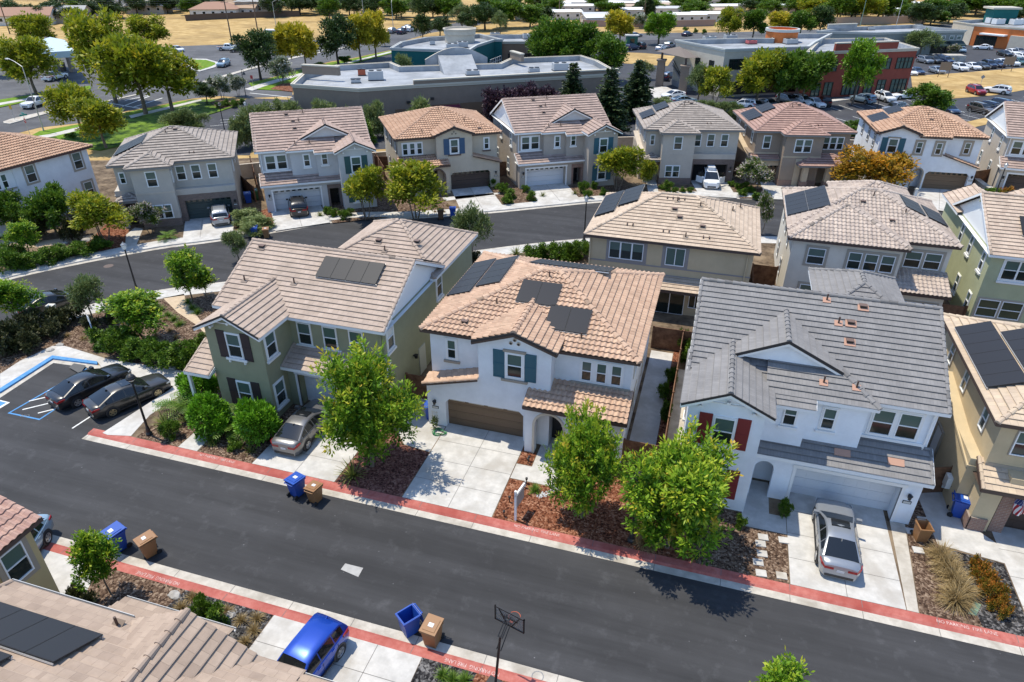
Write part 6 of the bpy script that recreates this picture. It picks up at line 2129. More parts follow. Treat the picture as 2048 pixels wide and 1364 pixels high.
# ---------------------------------------------------------------- plants
BARK = mottled('tree_bark', (0.10, 0.075, 0.055), (0.20, 0.16, 0.12), 4.0, 0.95, 0.3, 20)
BARKD = mottled('dark_bark', (0.045, 0.035, 0.028), (0.10, 0.08, 0.06), 4.0, 0.95, 0.3, 20)
STAKE = plain('tree_stake', (0.20, 0.14, 0.09), 0.9)
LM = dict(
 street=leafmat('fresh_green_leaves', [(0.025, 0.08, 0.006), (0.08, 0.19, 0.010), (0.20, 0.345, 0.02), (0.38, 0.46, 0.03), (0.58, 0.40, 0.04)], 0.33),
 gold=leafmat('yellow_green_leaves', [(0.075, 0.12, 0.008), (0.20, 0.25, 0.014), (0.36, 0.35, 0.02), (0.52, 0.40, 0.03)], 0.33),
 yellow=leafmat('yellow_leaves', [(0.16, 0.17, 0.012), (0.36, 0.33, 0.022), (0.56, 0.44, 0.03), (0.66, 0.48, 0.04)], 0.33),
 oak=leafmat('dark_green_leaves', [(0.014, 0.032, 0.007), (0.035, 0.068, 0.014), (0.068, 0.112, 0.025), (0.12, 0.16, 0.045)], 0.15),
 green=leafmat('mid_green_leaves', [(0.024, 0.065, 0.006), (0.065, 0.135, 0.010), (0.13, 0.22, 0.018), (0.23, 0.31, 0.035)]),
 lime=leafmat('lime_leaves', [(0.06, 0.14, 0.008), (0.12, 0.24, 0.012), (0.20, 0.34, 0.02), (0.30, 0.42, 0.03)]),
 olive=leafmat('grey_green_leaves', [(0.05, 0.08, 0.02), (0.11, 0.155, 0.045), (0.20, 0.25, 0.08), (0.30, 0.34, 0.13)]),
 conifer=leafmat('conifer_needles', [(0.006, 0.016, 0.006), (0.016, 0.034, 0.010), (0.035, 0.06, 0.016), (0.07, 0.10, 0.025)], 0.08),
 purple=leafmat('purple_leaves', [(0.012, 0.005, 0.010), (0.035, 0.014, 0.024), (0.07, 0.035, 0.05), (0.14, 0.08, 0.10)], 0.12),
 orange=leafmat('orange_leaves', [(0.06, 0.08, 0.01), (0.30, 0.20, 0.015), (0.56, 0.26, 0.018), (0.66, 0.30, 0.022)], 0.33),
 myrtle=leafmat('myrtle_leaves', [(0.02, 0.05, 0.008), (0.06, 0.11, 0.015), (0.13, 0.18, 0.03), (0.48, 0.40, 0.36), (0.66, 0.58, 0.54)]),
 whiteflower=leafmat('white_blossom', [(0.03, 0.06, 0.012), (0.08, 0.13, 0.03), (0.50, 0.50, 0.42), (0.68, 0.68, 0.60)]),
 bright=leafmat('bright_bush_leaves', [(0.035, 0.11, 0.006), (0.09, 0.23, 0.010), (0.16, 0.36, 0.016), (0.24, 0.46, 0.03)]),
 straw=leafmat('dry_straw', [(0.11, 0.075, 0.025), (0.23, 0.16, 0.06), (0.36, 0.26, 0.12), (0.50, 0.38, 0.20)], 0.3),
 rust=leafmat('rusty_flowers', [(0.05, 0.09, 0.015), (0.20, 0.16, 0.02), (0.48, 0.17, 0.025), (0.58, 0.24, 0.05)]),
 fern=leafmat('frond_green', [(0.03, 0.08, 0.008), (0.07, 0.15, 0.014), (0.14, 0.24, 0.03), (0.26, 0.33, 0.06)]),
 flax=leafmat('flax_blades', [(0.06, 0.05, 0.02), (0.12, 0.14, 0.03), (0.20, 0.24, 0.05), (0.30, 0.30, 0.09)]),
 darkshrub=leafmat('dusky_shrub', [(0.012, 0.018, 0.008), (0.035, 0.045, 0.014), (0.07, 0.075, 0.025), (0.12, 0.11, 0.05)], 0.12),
)
def quads(name, P, mat, U, V=None):
 """P (n,4,3) array of leaf quads, U (n) leaf value"""
 n = len(P)
 me = bpy.data.meshes.new(name)
 me.vertices.add(n * 4)
 me.vertices.foreach_set('co', P.reshape(-1).astype(np.float32))
 me.loops.add(n * 4)
 me.loops.foreach_set('vertex_index', np.arange(n * 4, dtype=np.int32))
 me.polygons.add(n)
 me.polygons.foreach_set('loop_start', np.arange(0, n * 4, 4, dtype=np.int32))
 ul = me.uv_layers.new(name='UVMap')
 uv = np.zeros((n, 4, 2), np.float32)
 uv[:, :, 0] = np.clip(U, 0.01, 0.99)[:, None]
 uv[:, :, 1] = 0.5
 ul.data.foreach_set('uv', uv.reshape(-1))
 me.materials.append(mat)
 me.update(calc_edges=True)
 return me
def unit(rg, n):
 v = rg.normal(size=(n, 3))
 return v / np.linalg.norm(v, axis=1)[:, None]
def crown_mesh(name, seed, blobs, ncl, per, ll, lw, spread, mat, tip=0.35, shell=0.45, droop=0.0, bias=0.0, up=0.35, spike=0.0):
 """clusters of leaf blades spread through the lobes of a crown"""
 rg = np.random.default_rng(seed)
 B_ = np.array([b[0] for b in blobs], float)
 S = np.array([b[1] for b in blobs], float)
 wt = (S.prod(axis=1)) ** (2 / 3)
 k = rg.choice(len(blobs), ncl, p=wt / wt.sum())
 d = unit(rg, ncl)
 d[:, 2] = d[:, 2] + up * 0.5
 d /= np.linalg.norm(d, axis=1)[:, None]
 rad = rg.random(ncl) ** shell
 c = B_[k] + d * S[k] * rad[:, None]
 cu = rg.random(ncl) * 0.45 + rad ** 3 * tip + bias  # leaf value: random part, raised toward the outside of each lobe
 cu = cu + (rg.random(ncl) > 0.93) * 0.25
 n = ncl * per
 i = np.repeat(np.arange(ncl), per)
 o = unit(rg, n)
 a = o * 0.9 + d[i] * 0.55
 a[:, 2] += up - droop
 a /= np.linalg.norm(a, axis=1)[:, None]
 ax = d * 0.55 + np.array([0, 0, 0.8]) + rg.normal(size=(ncl, 3)) * 0.15
 hs = rg.random(n)
 p = c[i] + o * (spread * rg.random(n) * (1 - 0.6 * hs * (spike > 0)))[:, None] + ax[i] * (hs * spike)[:, None]
 r = rg.normal(size=(n, 3)) * 0.45 + np.array([0, 0, 0.9])
 b = np.cross(a, r)
 b /= np.linalg.norm(b, axis=1)[:, None] + 1e-9
 L = ll * (0.6 + 0.8 * rg.random(n))[:, None]
 W = lw * (0.6 + 0.8 * rg.random(n))[:, None]
 P = np.stack([p, p + a * L * 0.5 + b * W * 0.5, p + a * L, p + a * L * 0.5 - b * W * 0.5], axis=1)
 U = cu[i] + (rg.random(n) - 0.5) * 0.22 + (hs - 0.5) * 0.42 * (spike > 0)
 return quads(name, P, mat, U)
def lobes(seed, R_, H, n, base=0.32, lob=None):
 """uneven crown: n lobes inside a crown of radius R_, from base*H up to H"""
 rg = random.Random(seed)
 c_, s0, s1 = lob or (0.56, 0.22, 0.42)
 out = [((0, 0, H * (base + 1) / 2), (R_ * c_, R_ * c_, H * (1 - base) * 0.44))]
 for i in range(n):
  t = 2 * math.pi * (i / n) + rg.uniform(-0.4, 0.4)
  z = rg.uniform(base + 0.1, 0.9)
  prof = math.sin(math.pi * min(1, max(0, (z - base) / (1 - base) * 0.8 + 0.15)))
  rr = R_ * prof * rg.uniform(0.45, 0.95)
  s = R_ * rg.uniform(s0, s1)
  out.append(((rr * math.cos(t), rr * math.sin(t), z * H), (s, s, s * rg.uniform(0.75, 1.25))))
 return out
def trunk_mesh(name, seed, H, R_, base, mat, r0=0.16, multi=1, limbs=6, stakes=False):
 rg = random.Random(seed)
 q = MB()
 for m in range(multi):
  a = 2 * math.pi * m / max(1, multi)
  o = Vector((math.cos(a), math.sin(a), 0)) * (0.2 if multi > 1 else 0)
  t = o * (3.0 if multi > 1 else 1) + Vector((rg.uniform(-.15, .15), rg.uniform(-.15, .15), H * (base + 0.12)))
  mid = (o + t) / 2 + Vector((rg.uniform(-.08, .08), rg.uniform(-.08, .08), 0))
  rr = r0 / math.sqrt(multi)
  q.cyl(o, mid, rr * 1.25, rr * 0.95, 8)
  q.cyl(mid, t, rr * 0.95, rr * 0.75, 8)
  for i in range(max(2, limbs // multi)):
   b = 2 * math.pi * i / max(2, limbs // multi) + rg.uniform(-.5, .5)
   e = t + Vector((math.cos(b) * R_ * 0.5, math.sin(b) * R_ * 0.5, H * rg.uniform(0.18, 0.42)))
   q.cyl(t - Vector((0, 0, 0.1)), (t + e) / 2 + Vector((0, 0, 0.1)), rr * 0.6, rr * 0.38, 6)
   q.cyl((t + e) / 2 + Vector((0, 0, 0.1)), e, rr * 0.38, rr * 0.1, 5)
 return q, mat
SPEC = {}
def species(key, mat, H, R_, ncl, per, ll, lw, spread, base=0.32, nl=9, trunk=BARK, r0=0.16, multi=1, seeds=(1, 2), lob=None, **kw):
 out = []
 for s in seeds:
  cm = crown_mesh('crown', s * 17 + len(key), lobes(s * 7 + len(key), R_, H, nl, base, lob), ncl, per, ll, lw, spread, mat, **kw)
  co = np.zeros(len(cm.vertices) * 3, np.float32)
  cm.vertices.foreach_get('co', co)
  co = co.reshape(-1, 3)
  co[:, :2] *= R_ / np.percentile(np.hypot(co[:, 0], co[:, 1]), 98.5)
  lo = base * H * 0.9
  t_ = np.percentile(co[:, 2], 99.7)
  up_ = co[:, 2] > lo
  co[up_, 2] = lo + (co[up_, 2] - lo) * (H - lo) / (t_ - lo)
  co[:, 2] = np.maximum(co[:, 2], 0.02)
  cm.vertices.foreach_set('co', co.reshape(-1))
  q, tm = trunk_mesh('trunk', s * 5, H * 0.92, R_, base, trunk, r0, multi)
  t = q.build('trunk', tm, None)
  tme = t.data
  bpy.data.objects.remove(t)
  out.append((cm, tme, H, R_))
 SPEC[key] = out
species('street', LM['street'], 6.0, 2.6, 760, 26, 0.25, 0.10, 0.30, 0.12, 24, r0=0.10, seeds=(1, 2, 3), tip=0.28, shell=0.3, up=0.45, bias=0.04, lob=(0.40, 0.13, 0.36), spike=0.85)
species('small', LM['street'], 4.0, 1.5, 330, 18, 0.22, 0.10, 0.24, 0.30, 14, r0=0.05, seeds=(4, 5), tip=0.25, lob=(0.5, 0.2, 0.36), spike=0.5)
species('gold', LM['gold'], 9.0, 4.0, 900, 8, 0.50, 0.30, 0.5, 0.30, 12, r0=0.2, seeds=(1, 2, 3))
species('golds', LM['gold'], 5.0, 2.6, 700, 8, 0.32, 0.17, 0.3, 0.30, 10, r0=0.09, multi=3, seeds=(4, 5))
species('yellow', LM['yellow'], 9.0, 3.8, 800, 8, 0.55, 0.34, 0.55, 0.26, 11, r0=0.2, seeds=(1, 2))
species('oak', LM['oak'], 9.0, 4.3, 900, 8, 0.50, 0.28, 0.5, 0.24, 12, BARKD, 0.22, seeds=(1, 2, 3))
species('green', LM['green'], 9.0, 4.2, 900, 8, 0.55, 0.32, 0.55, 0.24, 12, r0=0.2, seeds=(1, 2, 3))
species('lime', LM['lime'], 9.0, 4.0, 900, 8, 0.50, 0.30, 0.5, 0.30, 11, r0=0.2, seeds=(1,))
species('olive', LM['olive'], 5.0, 2.2, 600, 8, 0.34, 0.10, 0.3, 0.26, 9, r0=0.10, seeds=(1, 2), shell=0.5)
species('orange', LM['orange'], 5.0, 3.2, 1000, 8, 0.32, 0.18, 0.32, 0.24, 13, r0=0.12, multi=2, seeds=(1,))
species('myrtle', LM['myrtle'], 4.0, 1.8, 520, 8, 0.26, 0.14, 0.24, 0.30, 8, r0=0.06, multi=3, seeds=(1, 2), tip=0.5)
species('whitemyrtle', LM['whiteflower'], 5.0, 2.3, 560, 8, 0.34, 0.2, 0.3, 0.28, 8, r0=0.07, multi=3, seeds=(1, 2), tip=0.4)
species('purple', LM['purple'], 5.5, 2.9, 800, 8, 0.36, 0.19, 0.4, 0.2, 11, BARKD, 0.12, seeds=(1, 2), tip=0.4)
species('bush', LM['green'], 1.6, 1.1, 420, 7, 0.17, 0.09, 0.14, 0.0, 7, r0=0.04, seeds=(1, 2))
species('brightbush', LM['bright'], 1.7, 1.15, 1100, 8, 0.15, 0.07, 0.11, 0.0, 8, r0=0.05, seeds=(1, 2), shell=0.2, lob=(0.85, 0.22, 0.3))
species('willow', LM['olive'], 3.6, 2.6, 900, 8, 0.42, 0.09, 0.28, 0.0, 9, r0=0.07, multi=3, seeds=(1, 2), up=0.7)
species('roundshrub', LM['olive'], 4.0, 2.1, 700, 8, 0.34, 0.12, 0.26, 0.05, 9, r0=0.07, multi=3, seeds=(3, 4), bias=0.15)
species('darkshrub', LM['darkshrub'], 1.4, 1.0, 340, 7, 0.18, 0.09, 0.14, 0.0, 6, BARKD, 0.04, seeds=(1, 2))
species('rustshrub', LM['rust'], 0.7, 0.9, 300, 7, 0.13, 0.07, 0.12, 0.0, 7, r0=0.02, seeds=(1, 2))
def conifer_mesh(seed, H, R_):
 rg = np.random.default_rng(seed)
 P, U = [], []
 nt_ = 34
 for k in range(nt_):
  z = H * (0.1 + 0.88 * k / nt_)
  rr = R_ * (1 - (z / H)) ** 0.75 * (0.8 + 0.4 * rg.random())
  nb = max(4, int(11 * (1 - k / nt_) + 3))
  for j in range(nb):
   t = 2 * math.pi * (j + rg.random()) / nb
   L = rr * (0.7 + 0.5 * rg.random())
   ns = max(3, int(L * 5))
   cu = rg.random() * 0.5
   for m in range(ns):
    f = (m + rg.random()) / ns
    c = np.array([math.cos(t) * L * f, math.sin(t) * L * f, z - 0.25 * L * f + 0.12 * L * f * f])
    for _ in range(5):
     a = np.array([math.cos(t), math.sin(t), -0.15]) + rg.normal(size=3) * 0.55
     a /= np.linalg.norm(a)
     b = np.cross(a, rg.normal(size=3))
     b /= np.linalg.norm(b)
     q = c + rg.normal(size=3) * 0.1
     l_, w_ = 0.42 * (0.6 + 0.6 * rg.random()), 0.13
     P.append([q, q + a * l_ * .5 + b * w_, q + a * l_, q + a * l_ * .5 - b * w_])
     U.append(cu + f * 0.3 + rg.random() * 0.2)
 return quads('crown', np.array(P), LM['conifer'], np.array(U))
out = []
for s in (1, 2):
 q = MB()
 q.cyl((0, 0, 0), (0, 0, 11.4), 0.22, 0.03, 8)
 t = q.build('trunk', BARKD)
 out.append((conifer_mesh(s, 12.0, 2.6), t.data, 12.0, 2.6))
 bpy.data.objects.remove(t)
SPEC['conifer'] = out
def blade_mesh(name, seed, n, L, w, mat, spread=0.75, droop=0.5, seg=3, base=0.12, u0=0.2):
 """tuft of arching blades or fronds from one root"""
 rg = np.random.default_rng(seed)
 P, U = [], []
 for i in range(n):
  t = rg.random() * 2 * math.pi
  el = rg.uniform(0.25, 1.0)
  l_ = L * rg.uniform(0.65, 1.1)
  h = np.array([math.cos(t), math.sin(t), 0])
  p = h * base * rg.random()
  v = h * spread * (1.15 - el) + np.array([0, 0, el])
  v /= np.linalg.norm(v)
  s = np.array([-math.sin(t), math.cos(t), 0])
  u = u0 + rg.random() * 0.6
  for k in range(seg):
   v2 = v + np.array([0, 0, -droop * (k + 0.5) / seg])
   v2 /= np.linalg.norm(v2)
   p2 = p + v2 * l_ / seg
   wa, wb = w * (1 - k / seg * 0.8), w * (1 - (k + 1) / seg * 0.8)
   P.append([p - s * wa / 2, p + s * wa / 2, p2 + s * wb / 2, p2 - s * wb / 2])
   U.append(u + 0.25 * k / seg)
   p, v = p2, v2
 return quads(name, np.array(P), mat, np.array(U))
def frond_mesh(name, seed, n, L, mat, leaf=0.35):
 """palm: each frond a rib with side leaflets"""
 rg = np.random.default_rng(seed)
 P, U = [], []
 for i in range(n):
  t = 2 * math.pi * i / n + rg.random() * 0.4
  el = rg.uniform(0.3, 1.1)
  h = np.array([math.cos(t), math.sin(t), 0])
  s = np.array([-math.sin(t), math.cos(t), 0])
  v = h * math.cos(el) + np.array([0, 0, math.sin(el)])
  p = np.zeros(3) + np.array([0, 0, 0.25])
  u = 0.2 + rg.random() * 0.5
  for k in range(12):
   v = v + np.array([0, 0, -0.11])
   v /= np.linalg.norm(v)
   p2 = p + v * L / 12
   for sg in (-1, 1):
    a = s * sg * 0.8 + v * 0.6 + np.array([0, 0, -0.15])
    a /= np.linalg.norm(a)
    l_ = leaf * math.sin(math.pi * (k + 1.5) / 14)
    pm = p + (p2 - p) * 0.4
    P.append([p, pm, pm + a * l_, p + a * l_ * 0.97])
    U.append(u + rg.random() * 0.25)
   p = p2
 return quads(name, np.array(P), mat, np.array(U))
BL = dict(
 straw=[blade_mesh('blades', s, 420, 1.0, 0.03, LM['straw'], 0.9, 0.7, 3) for s in (1, 2)],
 flax=[blade_mesh('blades', s, 60, 0.9, 0.07, LM['flax'], 0.8, 0.35, 3) for s in (1, 2)],
 tuft=[blade_mesh('blades', s, 160, 0.38, 0.022, LM['straw'], 1.0, 0.5, 2) for s in (3, 4)],
 greentuft=[blade_mesh('blades', s, 130, 0.45, 0.035, LM['fern'], 1.0, 0.4, 2) for s in (5, 6)],
 palm=[frond_mesh('fronds', s, 26, 1.5, LM['fern']) for s in (1, 2)],
)
_tn = [0]
def tree(kind, base, h, w, label, cat='tree', group=None, name=None, z=0.1, stakes=0):
 """plant of a species at a world point, height h and crown width w in metres"""
 _tn[0] += 1
 v = SPEC[kind][_tn[0] % len(SPEC[kind])]
 cm, tm, H, R_ = v
 r = empty(name or {'bush': 'shrub', 'brightbush': 'shrub', 'darkshrub': 'shrub', 'roundshrub': 'shrub', 'willow': 'shrub', 'rustshrub': 'shrub', 'conifer': 'conifer'}.get(kind, 'tree'), (base[0], base[1], z), rnd() * 6.28, label, cat, group)
 k = (w / 2 / R_, w / 2 / R_, h / H)
 for nm, me in (('trunk', tm), ('crown', cm)):
  o = bpy.data.objects.new(nm, me)
  COL.objects.link(o)
  o.parent = r
  o.scale = k
 for i in range(stakes):
  q = MB()
  a = 2 * math.pi * i / stakes
  q.cyl((math.cos(a) * 0.45, math.sin(a) * 0.45, 0), (math.cos(a) * 0.42, math.sin(a) * 0.42, h * 0.5), 0.035, 0.035, 6)
  q.build('stake', STAKE, r)
 return r
def treepx(kind, bx, by, top, wpx, label, cat='tree', group=None, z=0.1, stakes=0, kw=1.0):
 b = G(bx, by, z)
 h = height_at(b, top)
 w = wpx * depth(b + Vector((0, 0, h * 0.6))) / FPX * kw
 return tree(kind, b, max(h, 0.4), w, label, cat, group, None, z, stakes)
def tuft(kind, bx, by, s, label, cat, group=None, z=0.11):
 m = BL[kind]
 _tn[0] += 1
 o = bpy.data.objects.new({'palm': 'palm_plant', 'flax': 'flax_plant', 'straw': 'ornamental_grass', 'tuft': 'grass_tuft', 'greentuft': 'grass_tuft'}[kind], m[_tn[0] % len(m)])
 COL.objects.link(o)
 o.location = G(bx, by, z)
 o.rotation_euler[2] = rnd() * 6.28
 o.scale = (s, s, s)
 return tag(o, label, cat, group)
# ---- trees: kind, base pixel, crown top row, crown width, label
for a in [
 ('street', 745, 932, 706, 208, 'large round green street tree in front of the sage house driveway'),
 ('street', 1163, 1035, 832, 158, 'staked green street tree with red tips before the arched porch'),
 ('street', 1334, 1094, 892, 240, 'widest green street tree, in front of the red shutters'),
 ('small', 222, 1188, 1072, 100, 'small staked tree between the two blue bins at lower left'),
 ('small', 1536, 1480, 1345, 150, 'tree top cut by the bottom edge below the silver car'),
 ('small', 42, 655, 558, 105, 'reddish-topped small tree at the left edge by a dark sedan'),
 ('olive', 186, 642, 553, 72, 'thin grey-green tree behind the blue accessible-parking sign'),
 ('small', 292, 684, 582, 130, 'broad young tree in the brown bed right of the parking sign'),
 ('small', 386, 602, 502, 88, 'young tree at the start of the curving granite path'),
 ('small', 412, 598, 540, 55, 'low leafy tree at the left end of the sage house roof'),
 ('olive', 478, 520, 462, 50, 'dark slim tree peeping over the sage house roof'),
 ('olive', 943, 522, 408, 84, 'slender tree on the street verge above the sage house wing'),
 ('small', 62, 515, 444, 62, 'small staked tree on the slope left of the white house'),
 ('green', 38, 470, 382, 80, 'bushy tree against the left edge white house'),
 ('green', 116, 472, 378, 96, 'leafy tree under the taupe-framed windows of the left white house'),
 ('golds', 212, 484, 382, 132, 'yellow-green multi-stem tree at the corner of the dark green garage house'),
 ('myrtle', 303, 466, 402, 68, 'pink-flowered crape myrtle beside the dark green garage house door'),
 ('golds', 733, 438, 333, 106, 'green tree in front of the grey-white house tower'),
 ('golds', 832, 438, 326, 138, 'golden spreading tree before the sand-coloured house'),
 ('golds', 1234, 380, 290, 112, 'yellow-green tree at the right corner of the taupe house'),
 ('golds', 1292, 372, 320, 40, 'thin golden tree by the open-garage house entry'),
 ('myrtle', 1508, 382, 320, 78, 'pale pink crape myrtle beside the russet-roofed house drive'),
 ('orange', 1742, 388, 298, 165, 'large orange autumn tree in front of the light-roofed white house'),
 ('myrtle', 1522, 468, 384, 42, 'pinkish crape myrtle beside the tan house seen from behind'),
 ('gold', 292, 228, 72, 150, 'big yellow-green plane tree on the lawn strip, left of a pair'),
 ('gold', 345, 222, 92, 130, 'big yellow-green plane tree on the lawn strip, right of a pair'),
 ('gold', 232, 205, 20, 135, 'tallest dark olive tree in the middle of the wide road'),
 ('gold', 166, 272, 168, 100, 'green-gold tree left of the ground cover slope'),
 ('gold', 213, 296, 195, 105, 'bronze-green tree behind the taupe hip roof'),
 ('gold', 74, 190, 72, 115, 'broad windblown tree beside the white pickup truck'),
 ('gold', 78, 108, 28, 85, 'yellow-green tree behind the filling station canopy'),
 ('gold', 22, 150, 78, 80, 'leafy tree at the left edge above the road'),
 ('gold', 304, 102, 30, 90, 'rounded green tree in front of the dry field'),
 ('oak', 522, 160, 60, 95, 'spreading dark oak at the turn of the road'),
 ('whitemyrtle', 565, 168, 112, 50, 'white crape myrtle right of the dark oak'),
 ('whitemyrtle', 445, 197, 150, 46, 'white crape myrtle left of the hooked park lamp'),
 ('whitemyrtle', 478, 192, 148, 38, 'white crape myrtle right beside the hooked park lamp'),
 ('oak', 414, 206, 164, 52, 'dark bushy tree at the car park corner'),
 ('yellow', 572, 138, 48, 62, 'yellow plane tree, first of the row along the road'),
 ('yellow', 612, 140, 46, 68, 'yellow plane tree, second of the row along the road'),
 ('oak', 678, 132, 30, 92, 'large dark oak between yellow trees beside the shop lawn'),
 ('yellow', 722, 122, 26, 72, 'bright yellow tree left of the teal building'),
 ('yellow', 752, 116, 22, 66, 'second yellow tree touching the teal building corner'),
 ('oak', 846, 82, 28, 44, 'dark round tree behind the left end of the teal building'),
 ('oak', 880, 72, 34, 50, 'dark spreading tree behind the beige drum'),
 ('olive', 1000, 68, 22, 42, 'grey-green tree behind the brown wing'),
 ('oak', 935, 62, 26, 48, 'brownish dark tree on the far verge behind the drum'),
 ('green', 1098, 148, 38, 96, 'large green tree at the end of the brown wing'),
 ('green', 1150, 150, 40, 100, 'large green tree over the pale shop roof end'),
 ('green', 1212, 162, 66, 96, 'dense green tree behind the right end of the long shop'),
 ('green', 1120, 152, 60, 92, 'green tree in front of the brown wing'),
 ('conifer', 1143, 247, 122, 78, 'leftmost of the three dark conifers behind the taupe house'),
 ('conifer', 1214, 272, 132, 95, 'middle and nearest of the three dark conifers'),
 ('conifer', 1270, 240, 116, 88, 'rightmost of the three dark conifers'),
 ('purple', 995, 262, 176, 74, 'left purple-leaved plum against the taupe shop wall'),
 ('purple', 1040, 258, 168, 84, 'middle purple-leaved plum against the taupe shop wall'),
 ('purple', 1084, 254, 172, 74, 'right purple-leaved plum against the taupe shop wall'),
 ('yellow', 1238, 90, 22, 64, 'yellow-green lollipop tree at the street left of the lime tree'),
 ('lime', 1317, 90, 24, 70, 'lime-green rounded tree left of the beige office block'),
 ('gold', 1456, 82, 14, 56, 'olive-gold tree behind the beige office roof'),
 ('green', 1504, 80, 18, 58, 'mid-green tree left of the orange round tower'),
 ('yellow', 1560, 72, 24, 60, 'orange-yellow tree right behind the round tower'),
 ('green', 1598, 76, 20, 66, 'green tree right of the orange round tower'),
 ('oak', 1636, 76, 12, 60, 'dark tall tree at the left end of the grey-green shop'),
 ('gold', 1510, 210, 98, 98, 'gold-tipped tree covering the office block corner'),
 ('green', 1556, 210, 102, 90, 'round green tree, second before the office block'),
 ('green', 1602, 209, 104, 92, 'round green tree, third before the office block'),
 ('olive', 1394, 206, 126, 62, 'dark olive tree beside the stair tower'),
 ('golds', 1426, 212, 134, 80, 'bronze spreading tree at the office block corner'),
 ('lime', 1704, 209, 78, 78, 'tall light green tree in front of the brick-red wall'),
 ('green', 1852, 232, 170, 92, 'wide bushy tree behind the light orange roof'),
 ('olive', 1836, 114, 58, 72, 'grey-green tree in front of the long grey-green shop'),
 ('myrtle', 1903, 112, 88, 28, 'pinkish tree in the planter by the shop entrance'),
 ('olive', 1286, 158, 122, 42, 'pale tree by the car park left of the stair tower'),
]:
 treepx(*a)
# far groves: many separate trees, named by what they stand behind
rg = random.Random(11)
far = [('oak', 16, 40, 0, 90), ('oak', 118, 42, 2, 70), ('green', 160, 30, -6, 60), ('oak', 205, 36, -4, 80), ('oak', 322, 26, -8, 60), ('green', 382, 30, -6, 46), ('oak', 460, 26, -12, 60), ('oak', 545, 34, -8, 50), ('green', 585, 26, -12, 56), ('oak', 640, 22, -16, 60), ('green', 672, 30, -6, 50)]
for i, (k, x, y, t, w) in enumerate(far):
 treepx(k, x, y, t, w, 'large tree among the houses along the top left edge', group='trees among the top left houses')
for i, (k, x, y, t, w) in enumerate([('oak', 708, 30, -4, 36), ('olive', 728, 26, -2, 40), ('olive', 752, 24, -6, 40), ('green', 775, 30, -2, 44), ('green', 803, 34, 0, 48), ('olive', 822, 22, -8, 36), ('olive', 838, 36, -2, 50), ('green', 866, 34, -4, 56), ('green', 888, 32, -2, 44), ('oak', 907, 26, -8, 40)]):
 treepx(k, x, y, t, w, 'round tree standing in the dry field at the top', group='trees in the dry field at the top')
for i, (k, x, y, t, w) in enumerate([('oak', 965, 44, 6, 62), ('green', 985, 30, -6, 60), ('oak', 1022, 40, -8, 56), ('green', 1058, 42, 8, 56), ('oak', 1090, 24, -10, 50), ('purple', 1204, 28, 14, 30), ('conifer', 1296, 40, -14, 34), ('oak', 1278, 30, 2, 36), ('whitemyrtle', 1280, 56, 26, 36), ('oak', 1340, 10, -10, 40), ('gold', 1362, 12, -4, 30), ('conifer', 1385, 18, -20, 30), ('oak', 1415, 20, 4, 30), ('green', 1452, 18, -8, 44), ('oak', 1500, 26, 0, 46), ('green', 1540, 30, 0, 56), ('oak', 1700, 44, -8, 70)]):
 treepx(k, x, y, t, w, 'tree growing between the mobile homes at the top', group='trees between the mobile homes')
for i, (k, x, y, t, w) in enumerate([('gold', 1630, 40, -6, 76), ('green', 1672, 46, -10, 72), ('gold', 1720, 46, -14, 80), ('green', 1765, 40, -12, 70), ('gold', 1800, 26, -14, 50), ('oak', 1842, 56, 6, 72), ('green', 1868, 44, -6, 70), ('oak', 1896, 46, 6, 62), ('green', 1950, 32, -8, 80), ('green', 1990, 28, -14, 80), ('green', 2030, 36, -6, 70), ('oak', 2040, 52, 18, 50), ('gold', 1925, 22, -10, 60)]):
 treepx(k, x, y, t, w, 'tall dense tree in the grove at the upper right', group='trees of the upper right grove')
for k, x, y, t, w in (('oak', 970, 60, 8, 74), ('green', 1012, 56, 0, 70), ('green', 1060, 54, 12, 66), ('oak', 1086, 50, 14, 54), ('oak', 745, 36, -6, 60), ('green', 792, 38, -6, 60), ('oak', 850, 42, -8, 64), ('green', 896, 42, -6, 60), ('olive', 925, 54, 8, 54), ('green', 1105, 30, -4, 54), ('oak', 700, 34, -6, 56), ('green', 660, 40, -4, 56), ('oak', 600, 30, -10, 60)):
 treepx(k, x, y, t, w, 'broad tree of the belt between the dry field and the mobile homes', group='tree belt at the top middle')
